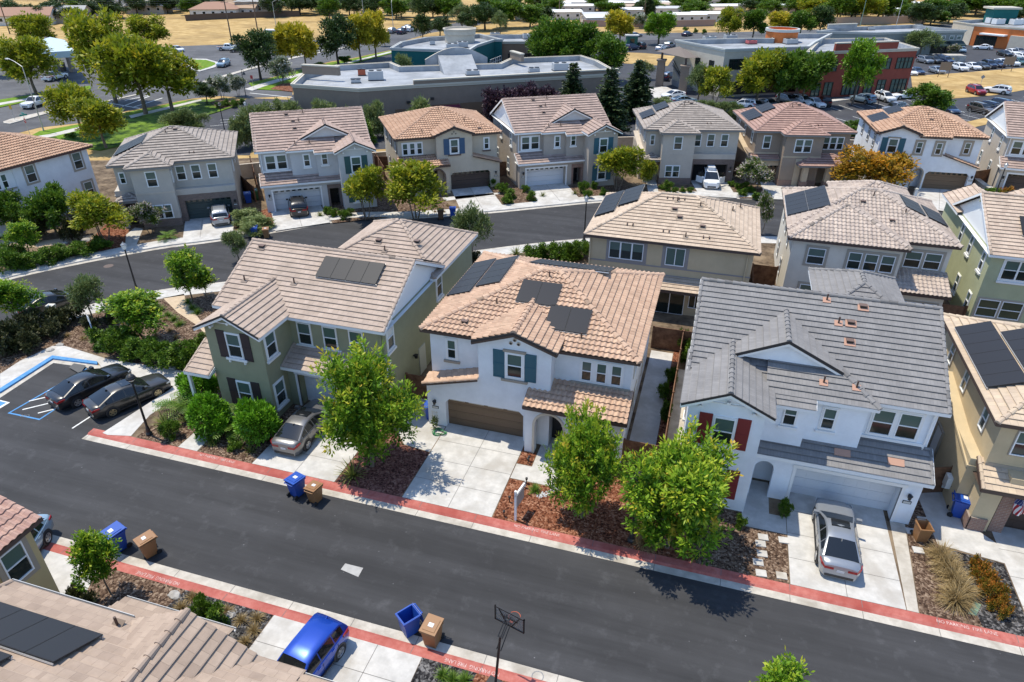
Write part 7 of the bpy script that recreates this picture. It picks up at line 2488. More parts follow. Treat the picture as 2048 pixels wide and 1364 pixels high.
for k, grp, lab, pts in (
  ('oak', 'dark trees along the upper right edge', 'dark tree in the thick wood along the upper right edge', [(1610, 30), (1650, 22), (1690, 28), (1735, 24), (1780, 26), (1830, 40), (1880, 30), (1915, 30), (1965, 20), (2005, 16), (2045, 22), (1850, 10), (1800, 8), (1700, 8), (1640, 6), (1920, 6), (1980, 2)]),
  ('green', 'green trees along the upper right edge', 'green tree in the thick wood along the upper right edge', [(1660, 36), (1710, 34), (1755, 34), (1810, 44), (1860, 50), (1900, 38), (1935, 24), (1985, 30), (2025, 28), (2050, 40), (1620, 20), (1760, 12)]),
  ('green', 'green trees over the mobile homes', 'green tree rising over the mobile home roofs', [(1070, 20), (1110, 12), (1160, 6), (1190, 22), (1220, 34), (1262, 12), (1300, 28), (1325, 14), (1360, 26), (1390, 38), (1400, 6), (1435, 8), (1478, 22), (1515, 20), (1555, 16), (1590, 30), (1390, 22), (1550, 6), (1580, 10), (1030, 26)]),
  ('oak', 'dark trees round the top left houses', 'dark tree round the houses beyond the dry field', [(30, 46), (90, 46), (150, 44), (180, 40), (228, 36), (275, 28), (335, 26), (380, 20), (400, 26), (470, 18), (505, 14), (560, 22), (600, 26), (640, 28), (680, 14), (530, 8), (440, 10), (300, 8), (240, 10), (190, 12), (130, 16)])):
 for i, (x, y) in enumerate(pts):
  treepx(k, x, y, y - 30 - (i * 7) % 14, 46 + (i * 11) % 26, lab, group=grp)
# ---- shrubs: kind, base pixel, top row, width, label, group
SH = 'shrubs '
for kind, lab, grp, pts in [
 ('willow', 'feathery grey-green shrub at the ground cover edge behind the taupe roof', None, [(376, 262, 216, 92)]),
 ('roundshrub', 'rounded pale shrub along the shop service wall', 'pale shrubs along the shop wall', [(757, 275, 200, 58), (848, 272, 196, 66), (654, 270, 200, 64), (594, 268, 202, 58), (812, 172, 108, 46), (700, 276, 214, 40)]),
 ('roundshrub', 'pale bushy shrub between car park and grey-white house', 'pale bushy shrubs at the car park edge', [(500, 292, 212, 60), (540, 262, 204, 64), (565, 258, 200, 50), (476, 300, 236, 40)]),
 ('bush', 'green shrub at the gap left of the sand-coloured roof', None, [(735, 288, 236, 52)]),
 ('willow', 'feathery green hedge shrub behind the open-garage house', 'feathery hedge shrubs by the car park', [(1405, 232, 200, 56), (1432, 238, 200, 62), (1468, 242, 204, 56), (1330, 214, 196, 52), (1580, 218, 203, 40)]),
 ('bush', 'clipped low shrub on the islands behind the light orange roof', 'clipped shrubs in the car park island', [(1688, 262, 244, 30), (1712, 258, 240, 34), (1700, 272, 250, 34), (1730, 262, 240, 34), (1742, 252, 236, 30)]),
 ('brightbush', 'bright green rounded bush under the sage house windows', 'bright bushes under the sage house windows', [(426, 864, 792, 98), (521, 882, 803, 100), (404, 796, 740, 88)]),
 ('bush', 'leafy green shrub in the bed by the car bay pavement', 'leafy shrubs along the car bay bed', [(206, 694, 656, 66), (240, 704, 662, 74), (275, 714, 672, 70), (312, 722, 680, 76), (352, 730, 688, 76), (388, 728, 686, 56), (402, 704, 668, 50), (262, 690, 654, 50)]),
 ('darkshrub', 'dark dusky shrub in the bed along the pavement at left', 'dusky shrubs in the left bed', [(30, 694, 642, 88), (70, 672, 624, 78), (112, 654, 616, 66), (150, 640, 606, 62), (8, 712, 656, 74), (108, 672, 640, 50), (60, 700, 662, 60), (186, 664, 632, 46), (226, 644, 618, 40)]),
 ('bush', 'low green shrub on the slope below the left white house', 'slope shrubs below the left white house', [(20, 540, 500, 62), (52, 535, 504, 60), (100, 525, 494, 62), (130, 516, 490, 56), (168, 508, 484, 58), (200, 498, 474, 52), (30, 522, 488, 60)]),
 ('darkshrub', 'dark upright shrub against the wall of the left white house', 'dark shrubs against the left white house', [(88, 470, 415, 40), (75, 486, 440, 34), (145, 482, 436, 40), (165, 470, 430, 30)]),
 ('bush', 'rounded shrub in the beds between the far driveways', 'rounded shrubs between the far driveways', [(1064, 401, 380, 26), (1052, 384, 370, 20), (1022, 396, 376, 30), (1004, 386, 366, 28), (1014, 406, 388, 30), (1168, 385, 362, 26), (1188, 378, 362, 18), (1176, 396, 380, 22), (1206, 390, 376, 22), (985, 372, 355, 24)]),
 ('roundshrub', 'straw-green shrub between two far driveways', 'straw-green shrubs between far driveways', [(495, 448, 420, 70), (520, 458, 432, 66), (508, 470, 444, 60)]),
 ('bush', 'small mound shrub in the gravel bed by the white minivan', 'mound shrubs by the white minivan', [(1462, 372, 362, 18), (1476, 378, 366, 20), (1490, 376, 364, 20), (1484, 390, 376, 26), (1500, 386, 372, 22), (1512, 398, 384, 24), (1530, 398, 386, 22), (1335, 382, 360, 24), (1350, 386, 374, 16), (1364, 384, 374, 16), (1380, 384, 374, 16), (1326, 378, 368, 18)]),
 ('bush', 'dense shrub hedge on the verge left of the tan house seen from behind', 'verge hedge left of the tan house', [(1066, 522, 492, 50), (1092, 516, 486, 52), (1118, 524, 486, 56), (1146, 520, 480, 54), (1168, 514, 482, 48)]),
 ('darkshrub', 'dusky plant at the foot of the verge tree', 'dusky plants at the verge tree', [(920, 525, 508, 34), (950, 522, 504, 34), (912, 540, 516, 36)]),
 ('bush', 'yellow-green bush by the garage of the right edge far house', None, [(1980, 392, 376, 36)]),
 ('rustshrub', 'red-flowered shrub by the right edge far garage', None, [(2012, 392, 372, 40)]),
 ('rustshrub', 'orange-leaved low shrub in the black gravel near the flag house', 'orange shrubs in the black gravel', [(1952, 1140, 1116, 48), (1968, 1170, 1138, 56), (1984, 1200, 1164, 56), (1996, 1222, 1192, 50)]),
 ('bush', 'clipped round shrub beside the right-hand arched entry', 'clipped shrubs at the arched entry', [(1566, 1030, 1000, 32), (1478, 1055, 1030, 28)]),
 ('bush', 'green shrub with red blooms in the black gravel at the lower left', 'red-blooming shrubs at the lower left', [(410, 1235, 1196, 50), (438, 1252, 1212, 58)]),
 ('bush', 'leafy shrub in the long side yard with white flowers', 'leafy shrubs in the side yard', [(1366, 700, 660, 40), (1372, 724, 690, 40), (1326, 800, 766, 30), (1330, 840, 800, 28), (1340, 766, 736, 28)]),
 ('darkshrub', 'low dark bush beside the mustard house corner', None, [(165, 1215, 1175, 70)]),
 ('bush', 'low green shrub in the mulch before the sage house', 'low shrubs in the sage house mulch', [(345, 872, 842, 46), (468, 898, 878, 36), (428, 884, 872, 22)]),
 ('bush', 'small flowering shrub in the far bed beside the black car', 'flowering shrubs beside the black car', [(668, 432, 416, 24), (690, 438, 420, 26), (656, 428, 412, 22), (700, 430, 416, 22)]),
 ('bush', 'dark bush on the shop verge under the white myrtles', 'dark bushes under the white myrtles', [(452, 212, 198, 22), (470, 214, 200, 22), (486, 208, 196, 18), (440, 216, 204, 20)]),
 ('green', 'low leafy mass below the yellow trees along the shop lawn', 'leafy masses below the yellow trees', [(690, 128, 112, 30), (640, 140, 124, 30), (770, 92, 72, 26)]),
 ('bush', 'clipped shrub along the far street median at the top', 'clipped shrubs along the far street', [(1370, 62, 54, 14), (1390, 66, 56, 12), (1408, 68, 58, 12), (1332, 60, 53, 14)]),
]:
 for i, (bx, by, t, w) in enumerate(pts):
  treepx(kind, bx, by, t, w, lab, 'shrub', grp)
# waves of low planting on the slope by the road
for i in range(34):
 x, y = 120 + rg.random() * 260, 205 + rg.random() * 85
 if y > 292 - (x - 120) * 0.33 or y < 272 - (x - 120) * 0.25:
  continue
 treepx('bush', x, y, y - 9, 26, 'low mound of ground cover on the green slope beside the wide road', 'shrub', 'mounds on the green slope', 0.12)
# tufts, palms, grasses
for k, s, lab, cat, grp, pts in [
 ('palm', 1.25, 'sago-like palm with arching fronds beside the bright bushes', 'palm', 'arching palms by the sage house', [(368, 822), (462, 862)]),
 ('flax', 1.0, 'spiky yellow-green plant in the bed by the lamp post', 'plant', 'spiky plants by the lamp post', [(332, 850), (378, 842)]),
 ('flax', 0.55, 'small spiky plant at the mulch edge before the sage house', 'plant', 'small spiky plants before the sage house', [(428, 888), (500, 904), (556, 820)]),
 ('flax', 1.2, 'spiky green plant under the large street tree by the drive', 'plant', None, [(706, 952)]),
 ('flax', 1.0, 'bronze flax on the verge near the slender tree', 'plant', None, [(1032, 510)]),
 ('palm', 0.8, 'bright small palm by the dark green garage drive', 'palm', None, [(335, 478)]),
 ('straw', 1.0, 'tall straw-coloured grass clump between two right-hand drives', 'grass', 'straw grass clumps at right', [(1880, 1118), (1893, 1140), (1905, 1165), (1918, 1188), (1908, 1205)]),
 ('straw', 0.8, 'dry grass clump under the widest street tree', 'grass', None, [(1292, 1088)]),
 ('tuft', 1.0, 'small straw tuft in the black gravel at the lower left', 'grass tuft', 'straw tufts in black gravel', [(385, 1196), (482, 1242), (515, 1238), (508, 1262), (438, 1226), (455, 1224), (362, 1216), (490, 1286)]),
 ('tuft', 0.9, 'dry tuft in the mulch bed left of the sage house', 'grass tuft', 'dry tufts left of the sage house', [(312, 672), (340, 662), (352, 676), (302, 652), (330, 640), (134, 672), (168, 678)]),
 ('tuft', 0.7, 'pale tuft by the drive of the sand-coloured house', 'grass tuft', 'pale tufts by the sand-coloured house', [(880, 416), (895, 412), (905, 420), (870, 424), (888, 424)]),
 ('greentuft', 1.0, 'silver-green tuft in the red bark before the white house', 'grass tuft', None, [(1070, 982)]),
 ('greentuft', 0.9, 'green tuft beside the basketball hoop base', 'grass tuft', 'green tufts by the hoop', [(885, 1352), (905, 1360), (930, 1362)]),
 ('greentuft', 1.1, 'yellow-green ground tuft along the granite path', 'grass tuft', 'ground tufts along the granite path', [(322, 620), (336, 632), (348, 640), (385, 618), (395, 626), (310, 612), (360, 650), (376, 606)]),
 ('flax', 0.7, 'spiky mixed plant beside the far beds', 'plant', 'spiky plants in the far beds', [(1006, 382), (1020, 390), (990, 378), (1085, 392), (1150, 388), (1212, 388), (1330, 372), (680, 428), (640, 432), (1540, 404)]),
]:
 for x, y in pts:
  tuft(k, x, y, s, lab, cat, grp)
# ---------------------------------------------------------------- vehicles (front looks to local +x)
CGL = plain('car_glass', (0.010, 0.012, 0.014), 0.04, 0.0, 0.0, 0.7)
TYRE = plain('tyre_rubber', (0.014, 0.014, 0.015), 0.85)
RIM = plain('alloy_rim', (0.42, 0.42, 0.43), 0.3, 0.8)
RIMG = plain('gold_rim', (0.40, 0.33, 0.20), 0.35, 0.8)
TAIL = plain('tail_lamp_red', (0.30, 0.006, 0.008), 0.2)
HEAD = plain('head_lamp', (0.55, 0.57, 0.58), 0.1)
PLATE = plain('number_plate', (0.55, 0.56, 0.58), 0.5)
TRIMB = plain('car_black_trim', (0.02, 0.02, 0.022), 0.5)
def paint(name, c, metal=0.25, rough=0.32):
 return plain(name, c, rough, metal, 0.6)
PAINT = dict(silver=paint('silver_paint', (0.30, 0.32, 0.35), 0.5), black=paint('black_paint', (0.008, 0.009, 0.012), 0.0, 0.35), grey=paint('grey_paint', (0.19, 0.188, 0.19), 0.55), blue=paint('metallic_blue_paint', (0.008, 0.055, 0.38), 0.4),
             white=paint('white_paint', (0.74, 0.75, 0.76), 0.0), dkgrey=paint('dark_grey_paint', (0.05, 0.048, 0.045), 0.4), red=paint('red_paint', (0.32, 0.008, 0.014), 0.2), navy=paint('navy_paint', (0.012, 0.025, 0.07), 0.3), pale=paint('pale_blue_paint', (0.26, 0.36, 0.44), 0.3), tan=paint('bronze_paint', (0.12, 0.10, 0.085), 0.4), green=paint('green_paint', (0.02, 0.09, 0.07), 0.3))
# body stations (x, half width, top z); roofline (x, z)
KIND = dict(
 sedan=dict(b=[(2.43, .62, .62), (2.34, .80, .74), (2.0, .89, .84), (1.5, .92, .90), (1.0, .925, .95), (0.2, .93, .97), (-.8, .93, .985), (-1.5, .92, 1.0), (-1.95, .90, 1.03), (-2.28, .84, 1.04), (-2.42, .72, .92)],
               r=[(1.12, .955), (.62, 1.20), (.22, 1.37), (-.2, 1.44), (-.7, 1.44), (-1.05, 1.38), (-1.55, 1.20), (-1.98, 1.04)], pil=(-.38, -1.12), rw=.60, zb=.22, wh=(1.42, -1.40), wr=.335),
 suv=dict(b=[(2.33, .70, .74), (2.24, .84, .90), (1.9, .92, .99), (1.45, .945, 1.04), (.95, .95, 1.07), (0, .955, 1.09), (-1.0, .955, 1.10), (-1.7, .945, 1.12), (-2.15, .90, 1.14), (-2.33, .80, 1.05)],
             r=[(1.10, 1.07), (.62, 1.40), (.30, 1.60), (-.3, 1.69), (-1.2, 1.68), (-1.85, 1.62), (-2.12, 1.40), (-2.26, 1.14)], pil=(-.30, -1.25), rw=.66, zb=.28, wh=(1.42, -1.40), wr=.37),
 van=dict(b=[(2.50, .72, .78), (2.40, .87, .93), (2.1, .95, 1.0), (1.6, .98, 1.05), (1.0, .99, 1.08), (-1.2, .99, 1.08), (-2.0, .98, 1.08), (-2.4, .93, 1.08), (-2.52, .86, 1.0)],
             r=[(1.65, 1.05), (1.1, 1.38), (.62, 1.64), (0, 1.73), (-1.4, 1.73), (-2.1, 1.68), (-2.34, 1.45), (-2.46, 1.08)], pil=(.05, -1.25), rw=.70, zb=.24, wh=(1.55, -1.50), wr=.35),
 pickup=dict(b=[(2.85, .76, .86), (2.75, .92, 1.0), (2.3, .98, 1.08), (1.6, 1.0, 1.12), (1.0, 1.0, 1.14), (-.9, 1.0, 1.14), (-.95, 1.0, 1.16), (-2.6, .99, 1.16), (-2.82, .95, 1.12)],
    r=[(1.20, 1.13), (.80, 1.48), (.50, 1.70), (.1, 1.78), (-.5, 1.77), (-.82, 1.70), (-.92, 1.40), (-1.0, 1.14)], pil=(-.1, -.62), rw=.70, zb=.36, wh=(1.85, -1.75), wr=.40, bed=True),
)
def car_shape(kind, rails=True):
 """returns dict of MBs keyed by part"""
 K = KIND[kind]
 D = {k: MB() for k in ('body', 'glass_f', 'glass_r', 'glass_l', 'glass_ri', 'trim')}
 st = K['b']
 zb = K['zb']
 def ring(x, w, zt):
  zm = zb + (zt - zb) * 0.55
  h = [(0, zt + .025), (w * .55, zt + .018), (w * .86, zt - .015), (w * .965, zt - .075), (w, zm + .04), (w * .995, zm - .1), (w * .95, zb + .06), (w * .86, zb), (0, zb)]
  return [Vector((x, y, z)) for y, z in h] + [Vector((x, -y, z)) for y, z in h[-2:0:-1]]
 RG = [ring(*s) for s in st]
 b = D['body']
 n = len(RG[0])
 for A, C in zip(RG, RG[1:]):
  for i in range(n):
   j = (i + 1) % n
   b.face([A[i], A[j], C[j], C[i]][::-1], 0)
 b.face(RG[0][::-1], 0)
 b.face(RG[-1], 0)
 def belt(x):
  for (x0, w0, z0), (x1, w1, z1) in zip(st, st[1:]):
   if x1 <= x <= x0:
    t = (x0 - x) / (x0 - x1)
    return w0 + (w1 - w0) * t, z0 + (z1 - z0) * t
  return st[-1][1], st[-1][2]
 rl = K['r']
 zmax = max(z for _, z in rl)
 def edge(x, z):
  w, zbelt = belt(x)
  f = max(0, min(1, (z - zbelt) / (zmax - zbelt)))
  return w * .93 * (1 - f) + K['rw'] * f
 def row(x, z):
  e = edge(x, z)
  return [Vector((x, y * e, z + k)) for y, k in ((-1, -.035), (-.9, 0), (-.45, .022), (0, .03), (.45, .022), (.9, 0), (1, -.035))]
 m = len(rl)
 rows = [row(x, z) for x, z in rl]
 zr = zmax - .10
 for k in range(m - 1):
  A, C = rows[k], rows[k + 1]
  front = k < 2
  rear = k >= m - 3 and kind != 'van' and kind != 'suv' or k >= m - 2
  if kind in ('suv', 'van') and k == m - 2:
   rear = True
  for i in range(6):
   F = [A[i], A[i + 1], C[i + 1], C[i]]
   if (front or rear) and 0 < i < 5:
    off = Vector((0.012 if front else -0.012, 0, 0.006))
    (D['glass_f'] if front else D['glass_r']).face([p + off for p in F], 0)
   D['body'].face(F, 0)
 # sides
 for sg, key in ((1, 'glass_l'), (-1, 'glass_ri')):
  top = [r[6] if sg > 0 else r[0] for r in rows]
  bot = []
  for p in top:
   w, z = belt(p.x)
   bot.append(Vector((p.x, sg * w * .93, min(z, p.z) - .03)))
  for k in range(m - 1):
   F = [top[k], top[k + 1], bot[k + 1], bot[k]]
   if sg < 0:
    F = F[::-1]
   D['body'].face(F, 0)
  # glass panes between pillars, set just proud of the side
  xs = [rl[0][0] - .28] + list(K['pil']) + [rl[-1][0] + (.34 if kind != 'pickup' else .2)]
  def tb(x):
   for k in range(m - 1):
    if rl[k + 1][0] <= x <= rl[k][0]:
     t = (rl[k][0] - x) / (rl[k][0] - rl[k + 1][0] + 1e-9)
     return top[k].lerp(top[k + 1], t), bot[k].lerp(bot[k + 1], t)
   return top[-1], bot[-1]
  for x0, x1 in zip(xs, xs[1:]):
   N_ = 4
   for q in range(N_):
    a, c = x0 - .035 + (x1 - x0 + .07) * q / N_, x0 - .035 + (x1 - x0 + .07) * (q + 1) / N_
    ta, ba = tb(a)
    tc, bc = tb(c)
    o = Vector((0, sg * .010, 0))
    F = [ta.lerp(ba, .14) + o, tc.lerp(bc, .14) + o, tc.lerp(bc, .90) + o, ta.lerp(ba, .90) + o]
    D[key].face(F if sg > 0 else F[::-1], 0)
 # lower trim, arches
 t = D['trim']
 w, _ = belt(0)
 for x in K['wh']:
  for sg in (-1, 1):
   wy, _ = belt(x)
   t.cyl((x, sg * (wy - .12), K['wr'] + .02), (x, sg * (wy + .004), K['wr'] + .02), K['wr'] + .075, K['wr'] + .075, 18)
 fx, rx = st[0][0], st[-1][0]
 t.box(fx - .12, fx + .015, -.5, .5, zb + .06, zb + .24)
 t.box(rx - .012, rx + .1, -.62, .62, zb + .02, zb + .16)
 t.box(K['wh'][1] + .4, K['wh'][0] - .4, -w - .006, -w + .05, zb, zb + .09)
 t.box(K['wh'][1] + .4, K['wh'][0] - .4, w - .05, w + .006, zb, zb + .09)
 if K.get('bed'):
  t.box(-2.7, -1.08, -.82, .82, 1.155, 1.215)
 if kind == 'van' or rails:
  for sg in (-1, 1):
   t.box(-1.7, .3, sg * .60 - .02, sg * .60 + .02, zmax - .01, zmax + .05)
 return D, K, belt
def wheel_mb(wr, rimmat=0):
 ty, ri = MB(), MB()
 ty.lathe((0, 0, 0), [(wr * .62, -.11), (wr * .9, -.115), (wr, -.08), (wr, .08), (wr * .9, .115), (wr * .62, .11), (wr * .62, -.11)], 20)
 ri.lathe((0, 0, 0), [(0, .112), (wr * .18, .112), (wr * .2, .09)], 16)
 ri.lathe((0, 0, 0), [(wr * .56, .09), (wr * .6, .114), (wr * .68, .116), (wr * .7, .09)], 20)
 for k in range(5):
  a = 2 * math.pi * k / 5
  u, v = Vector((math.cos(a), math.sin(a), 0)), Vector((-math.sin(a), math.cos(a), 0))
  ri.obox(u * wr * .12 - v * .05 + Vector((0, 0, .09)), u * wr * .5, v * .10, (0, 0, .018))
 dk = MB()
 dk.lathe((0, 0, 0), [(0, .092), (wr * .62, .092)], 16)
 return ty, ri, dk
def lights(D, K, belt, kind):
 fx, rx = K['b'][0][0], K['b'][-1][0]
 zt = K['b'][1][2]
 rz = K['b'][-2][2]
 out = []
 for sg in (-1, 1):
  h = MB()
  w0, w1, w2 = K['b'][1][1], K['b'][2][1], K['b'][0][1]
  z = zt - .13
  h.slab([(fx - .01, sg * w2 * .72, z), (K['b'][1][0] + .03, sg * (w0 - .02), z), (K['b'][1][0] + .03, sg * (w0 - .02), z + .13), (fx - .01, sg * w2 * .72, z + .11)], (.02, sg * .015, 0))
  h.slab([(K['b'][1][0] + .03, sg * (w0 - .01), z + .01), (K['b'][2][0] + .1, sg * (w1 - .012), z + .05), (K['b'][2][0] + .1, sg * (w1 - .012), z + .12), (K['b'][1][0] + .03, sg * (w0 - .01), z + .13)], (.01, sg * .02, 0))
  t = MB()
  w0, w1, w2 = K['b'][-2][1], K['b'][-3][1], K['b'][-1][1]
  z = rz - .26
  hh = .16 if kind in ('sedan',) else .22
  zz = K['b'][-1][2] - .24
  t.box(rx - .012, rx + .02, *sorted((sg * w2 * .42, sg * w2 * .96)), zz, zz + .13)
  t.slab([(rx + .005, sg * w2 * .93, zz), (K['b'][-2][0] - .02, sg * (w0 - .02), z + .02), (K['b'][-2][0] - .02, sg * (w0 - .02), z + hh), (rx + .005, sg * w2 * .93, zz + .13)], (-.02, sg * .02, 0))
  t.slab([(K['b'][-2][0] - .02, sg * (w0 - .02), z), (K['b'][-3][0] - .05, sg * (w1 - .02), z + .08), (K['b'][-3][0] - .05, sg * (w1 - .02), z + hh), (K['b'][-2][0] - .02, sg * (w0 - .02), z + hh)], (-.02, sg * .03, 0))
  out.append((h, t))
 return out
def make_car(kind, pm, loc, rz, label, cat, rim=RIM, sunroof=False, sz=1.0, antenna=True, doors=False, group=None):
 D, K, belt = car_shape(kind, kind == 'suv' and sz == 1.0)
 r = empty('parked_car' if kind != 'pickup' else 'pickup_truck', loc, rz, label, cat, group)
 r.scale = (sz, sz, sz)
 body = D['body'].build('body', pm, r, True, True)
 md = body.modifiers.new('b', 'EDGE_SPLIT')
 md.split_angle = R(50)
 for k, nm in (('glass_f', 'windscreen'), ('glass_r', 'rear_window'), ('glass_l', 'side_window'), ('glass_ri', 'side_window')):
  D[k].build(nm, CGL, r, k in ('glass_f', 'glass_r'), True)
 D['trim'].build('lower_trim', TRIMB, r)
 ty, ri, dk = wheel_mb(K['wr'])
 for x in K['wh']:
  for sg in (-1, 1):
   w, _ = belt(x)
   t = ty.build('wheel', TYRE, r, True, True) if x == K['wh'][0] and sg == -1 else None
   if t is None:
    t = w0.copy()
    COL.objects.link(t)
    t.parent = r
    i = w0r.copy()
    COL.objects.link(i)
    i.parent = t
   else:
    w0 = t
    w0r = ri.build('rim', [rim], t)
    dk.build('hub_shadow', TRIMB, t)
   t.location = (x, sg * (w - .085), K['wr'])
   t.rotation_euler = (-sg * math.pi / 2, 0, 0)
 for h, t in lights(D, K, belt, kind):
  h.build('headlight', HEAD, r)
  t.build('tail_light', TAIL, r)
 rx = K['b'][-1][0]
 q = MB()
 q.box(rx - .03, rx - .012, -.16, .16, K['zb'] + .38, K['zb'] + .50)
 q.build('number_plate', PLATE, r)
 for sg in (-1, 1):
  q = MB()
  x = K['r'][0][0] - .32
  w, z = belt(x)
  q.obox((x - .05, sg * w * .93, z + .06), (.16, 0, 0), (-.04, sg * .24, .02), (0, 0, .15))
  q.build('side_mirror', pm, r)
  for xx in (K['pil'][0] + .12, K['pil'][1] + .1):
   q = MB()
   w, z = belt(xx)
   q.box(xx, xx + .2, sg * (w + .004) - .012, sg * (w + .004) + .012, z - .17, z - .13)
   q.build('door_handle', pm, r)
  q = MB()     # shut lines of the doors
  for xx in (K['r'][0][0] - .25, K['pil'][0], K['pil'][1] - .12):
   w, z = belt(xx)
   q.box(xx - .008, xx + .008, sg * (w + .001) - .004, sg * (w + .001) + .004, K['zb'] + .16, z - .09)
  q.build('door_seam', TRIMB, r)
 zr = max(z for _, z in K['r'])
 if sunroof:
  q = MB()
  q.obox((-.35, -.42, zr + .022), (.55, 0, -.035), (0, .84, 0), (0, 0, .012))
  q.build('sunroof', CGL, r)
 if antenna:
  q = MB()
  x = K['r'][-3][0] + .05
  z = K['r'][-3][1]
  q.slab([(x, -.015, z + .02), (x - .2, -.015, z - .02), (x - .16, -.015, z + .1)], (0, .03, 0))
  q.build('aerial_fin', pm, r)
 return r
_one = {}
def far_car(kind, pm, loc, rz, label, cat, group=None, sz=1.0):
 """small in the picture: one mesh, paint set on the object"""
 if kind not in _one:
  D, K, belt = car_shape(kind, kind == 'suv')
  q = MB()
  def add(mb, m):
   q.v_off = len(q.v)
   for f, uv in zip(mb.f, mb.uv):
    q.f.append(tuple(i + q.v_off for i in f))
    q.m.append(m)
    q.uv.append(None)
   q.v.extend(mb.v)
  add(D['body'], 0)
  for k in ('glass_f', 'glass_r', 'glass_l', 'glass_ri'):
   add(D[k], 1)
  add(D['trim'], 2)
  for h, t in lights(D, K, belt, kind):
   add(h, 4)
   add(t, 3)
  for x in K['wh']:
   for sg in (-1, 1):
    w, _ = belt(x)
    q.cyl((x, sg * (w - .2), K['wr']), (x, sg * (w + .01), K['wr']), K['wr'], K['wr'], 12, 2)
    q.cyl((x, sg * (w + .0), K['wr']), (x, sg * (w + .016), K['wr']), K['wr'] * .6, K['wr'] * .6, 10, 5)
  o = q.build('parked_car', [PAINT['white'], CGL, TYRE, TAIL, HEAD, RIM])
  _one[kind] = o.data
  bpy.data.objects.remove(o)
 o = bpy.data.objects.new('parked_car' if kind != 'pickup' else 'pickup_truck', _one[kind])
 COL.objects.link(o)
 o.material_slots[0].link = 'OBJECT'
 o.material_slots[0].material = pm
 o.location = loc
 o.rotation_euler[2] = rz
 o.scale = (sz, sz, sz)
 return tag(o, label, cat, group)
def along(a, b):
 A, B_ = G(*a), G(*b)
 return (A + B_) / 2, math.atan2(B_.y - A.y, B_.x - A.x)
# rear pixel, front pixel (centres of the two ends on the ground)
for kind, col, a, b, z, lab, cat, kw in [
 ('sedan', 'silver', (1672, 1158), (1660, 1030), Z1, 'silver sedan with sunroof parked nose-in on the right-hand drive', 'sedan', dict(sunroof=True)),
 ('sedan', 'grey', (582, 905), (646, 832), Z1, 'brownish grey sedan parked nose-in before the sage house garage', 'sedan', dict(sunroof=True)),
 ('sedan', 'black', (128, 812), (240, 757), 0.0, 'black sedan beside the hatched accessible bay', 'sedan', {}),
 ('sedan', 'dkgrey', (202, 828), (318, 778), 0.0, 'charcoal older sedan with gold rims beside the pavement', 'sedan', dict(rim=RIMG, sunroof=True)),
 ('suv', 'blue', (650, 1302), (568, 1408), Z1, 'bright blue hatchback crossover at the bottom beside the shake roofs', 'hatchback', dict(sz=0.9)),
 ('sedan', 'dkgrey', (62, 632), (152, 603), 0.0, 'dark olive sedan parked on the curved street at left', 'sedan', {}),
 ('sedan', 'pale', (62, 1090), (0, 1184), Z1, 'pale silver-blue car tail behind the mustard house', 'sedan', {}),
 ('suv', 'silver', (446, 460), (440, 424), Z1, 'silver sport utility car on the dark green garage drive', 'suv', {}),
 ('suv', 'black', (602, 442), (594, 408), Z1, 'black sport utility car on the grey-white house drive', 'suv', dict(sunroof=True)),
]:
 c, an = along(a, b)
 c.z = z
 make_car(kind, PAINT[col], c, an, lab, cat, **kw)
# white minivan unloading at the open garage: doors and tailgate open
c, an = along((1413, 352), (1424, 388))
c.z = Z1
v = make_car('van', PAINT['white'], c, an, 'white minivan with both front doors and tailgate open before the open garage', 'minivan')
for sg in (-1, 1):
 q = MB()
 q.obox((1.05, sg * .98, .35), (-.75, sg * .72, 0), (-.03, -sg * .03, 0), (0, 0, .75), 0)
 q.obox((1.0, sg * .98, 1.12), (-.68, sg * .66, 0), (-.03, -sg * .03, 0), (-.1, -sg * .15, .5), 1)
 q.build('door', [PAINT['white'], CGL], v)
q = MB()
q.obox((-2.3, -.75, 1.66), (0, 1.5, 0), (-1.05, 0, .28), (0, 0, .07), 0)
q.obox((-2.6, -.62, 1.82), (0, 1.24, 0), (-.5, 0, .13), (0, 0, .03), 1)
q.obox((-3.3, -.6, 1.92), (0, .35, 0), (-.06, 0, 0), (0, 0, .1), 2)
q.obox((-3.3, .25, 1.92), (0, .35, 0), (-.06, 0, 0), (0, 0, .1), 2)
q.build('tailgate', [PAINT['white'], CGL, TAIL], v)
q = MB()
q.box(-1.9, .3, -.42, .42, 1.79, 2.12)
for x in (-1.5, .0):
 q.box(x - .04, x + .04, -.66, .66, 1.74, 1.80)
q.build('roof_box', plain('roof_box_white', (0.72, 0.73, 0.74), 0.3), v)
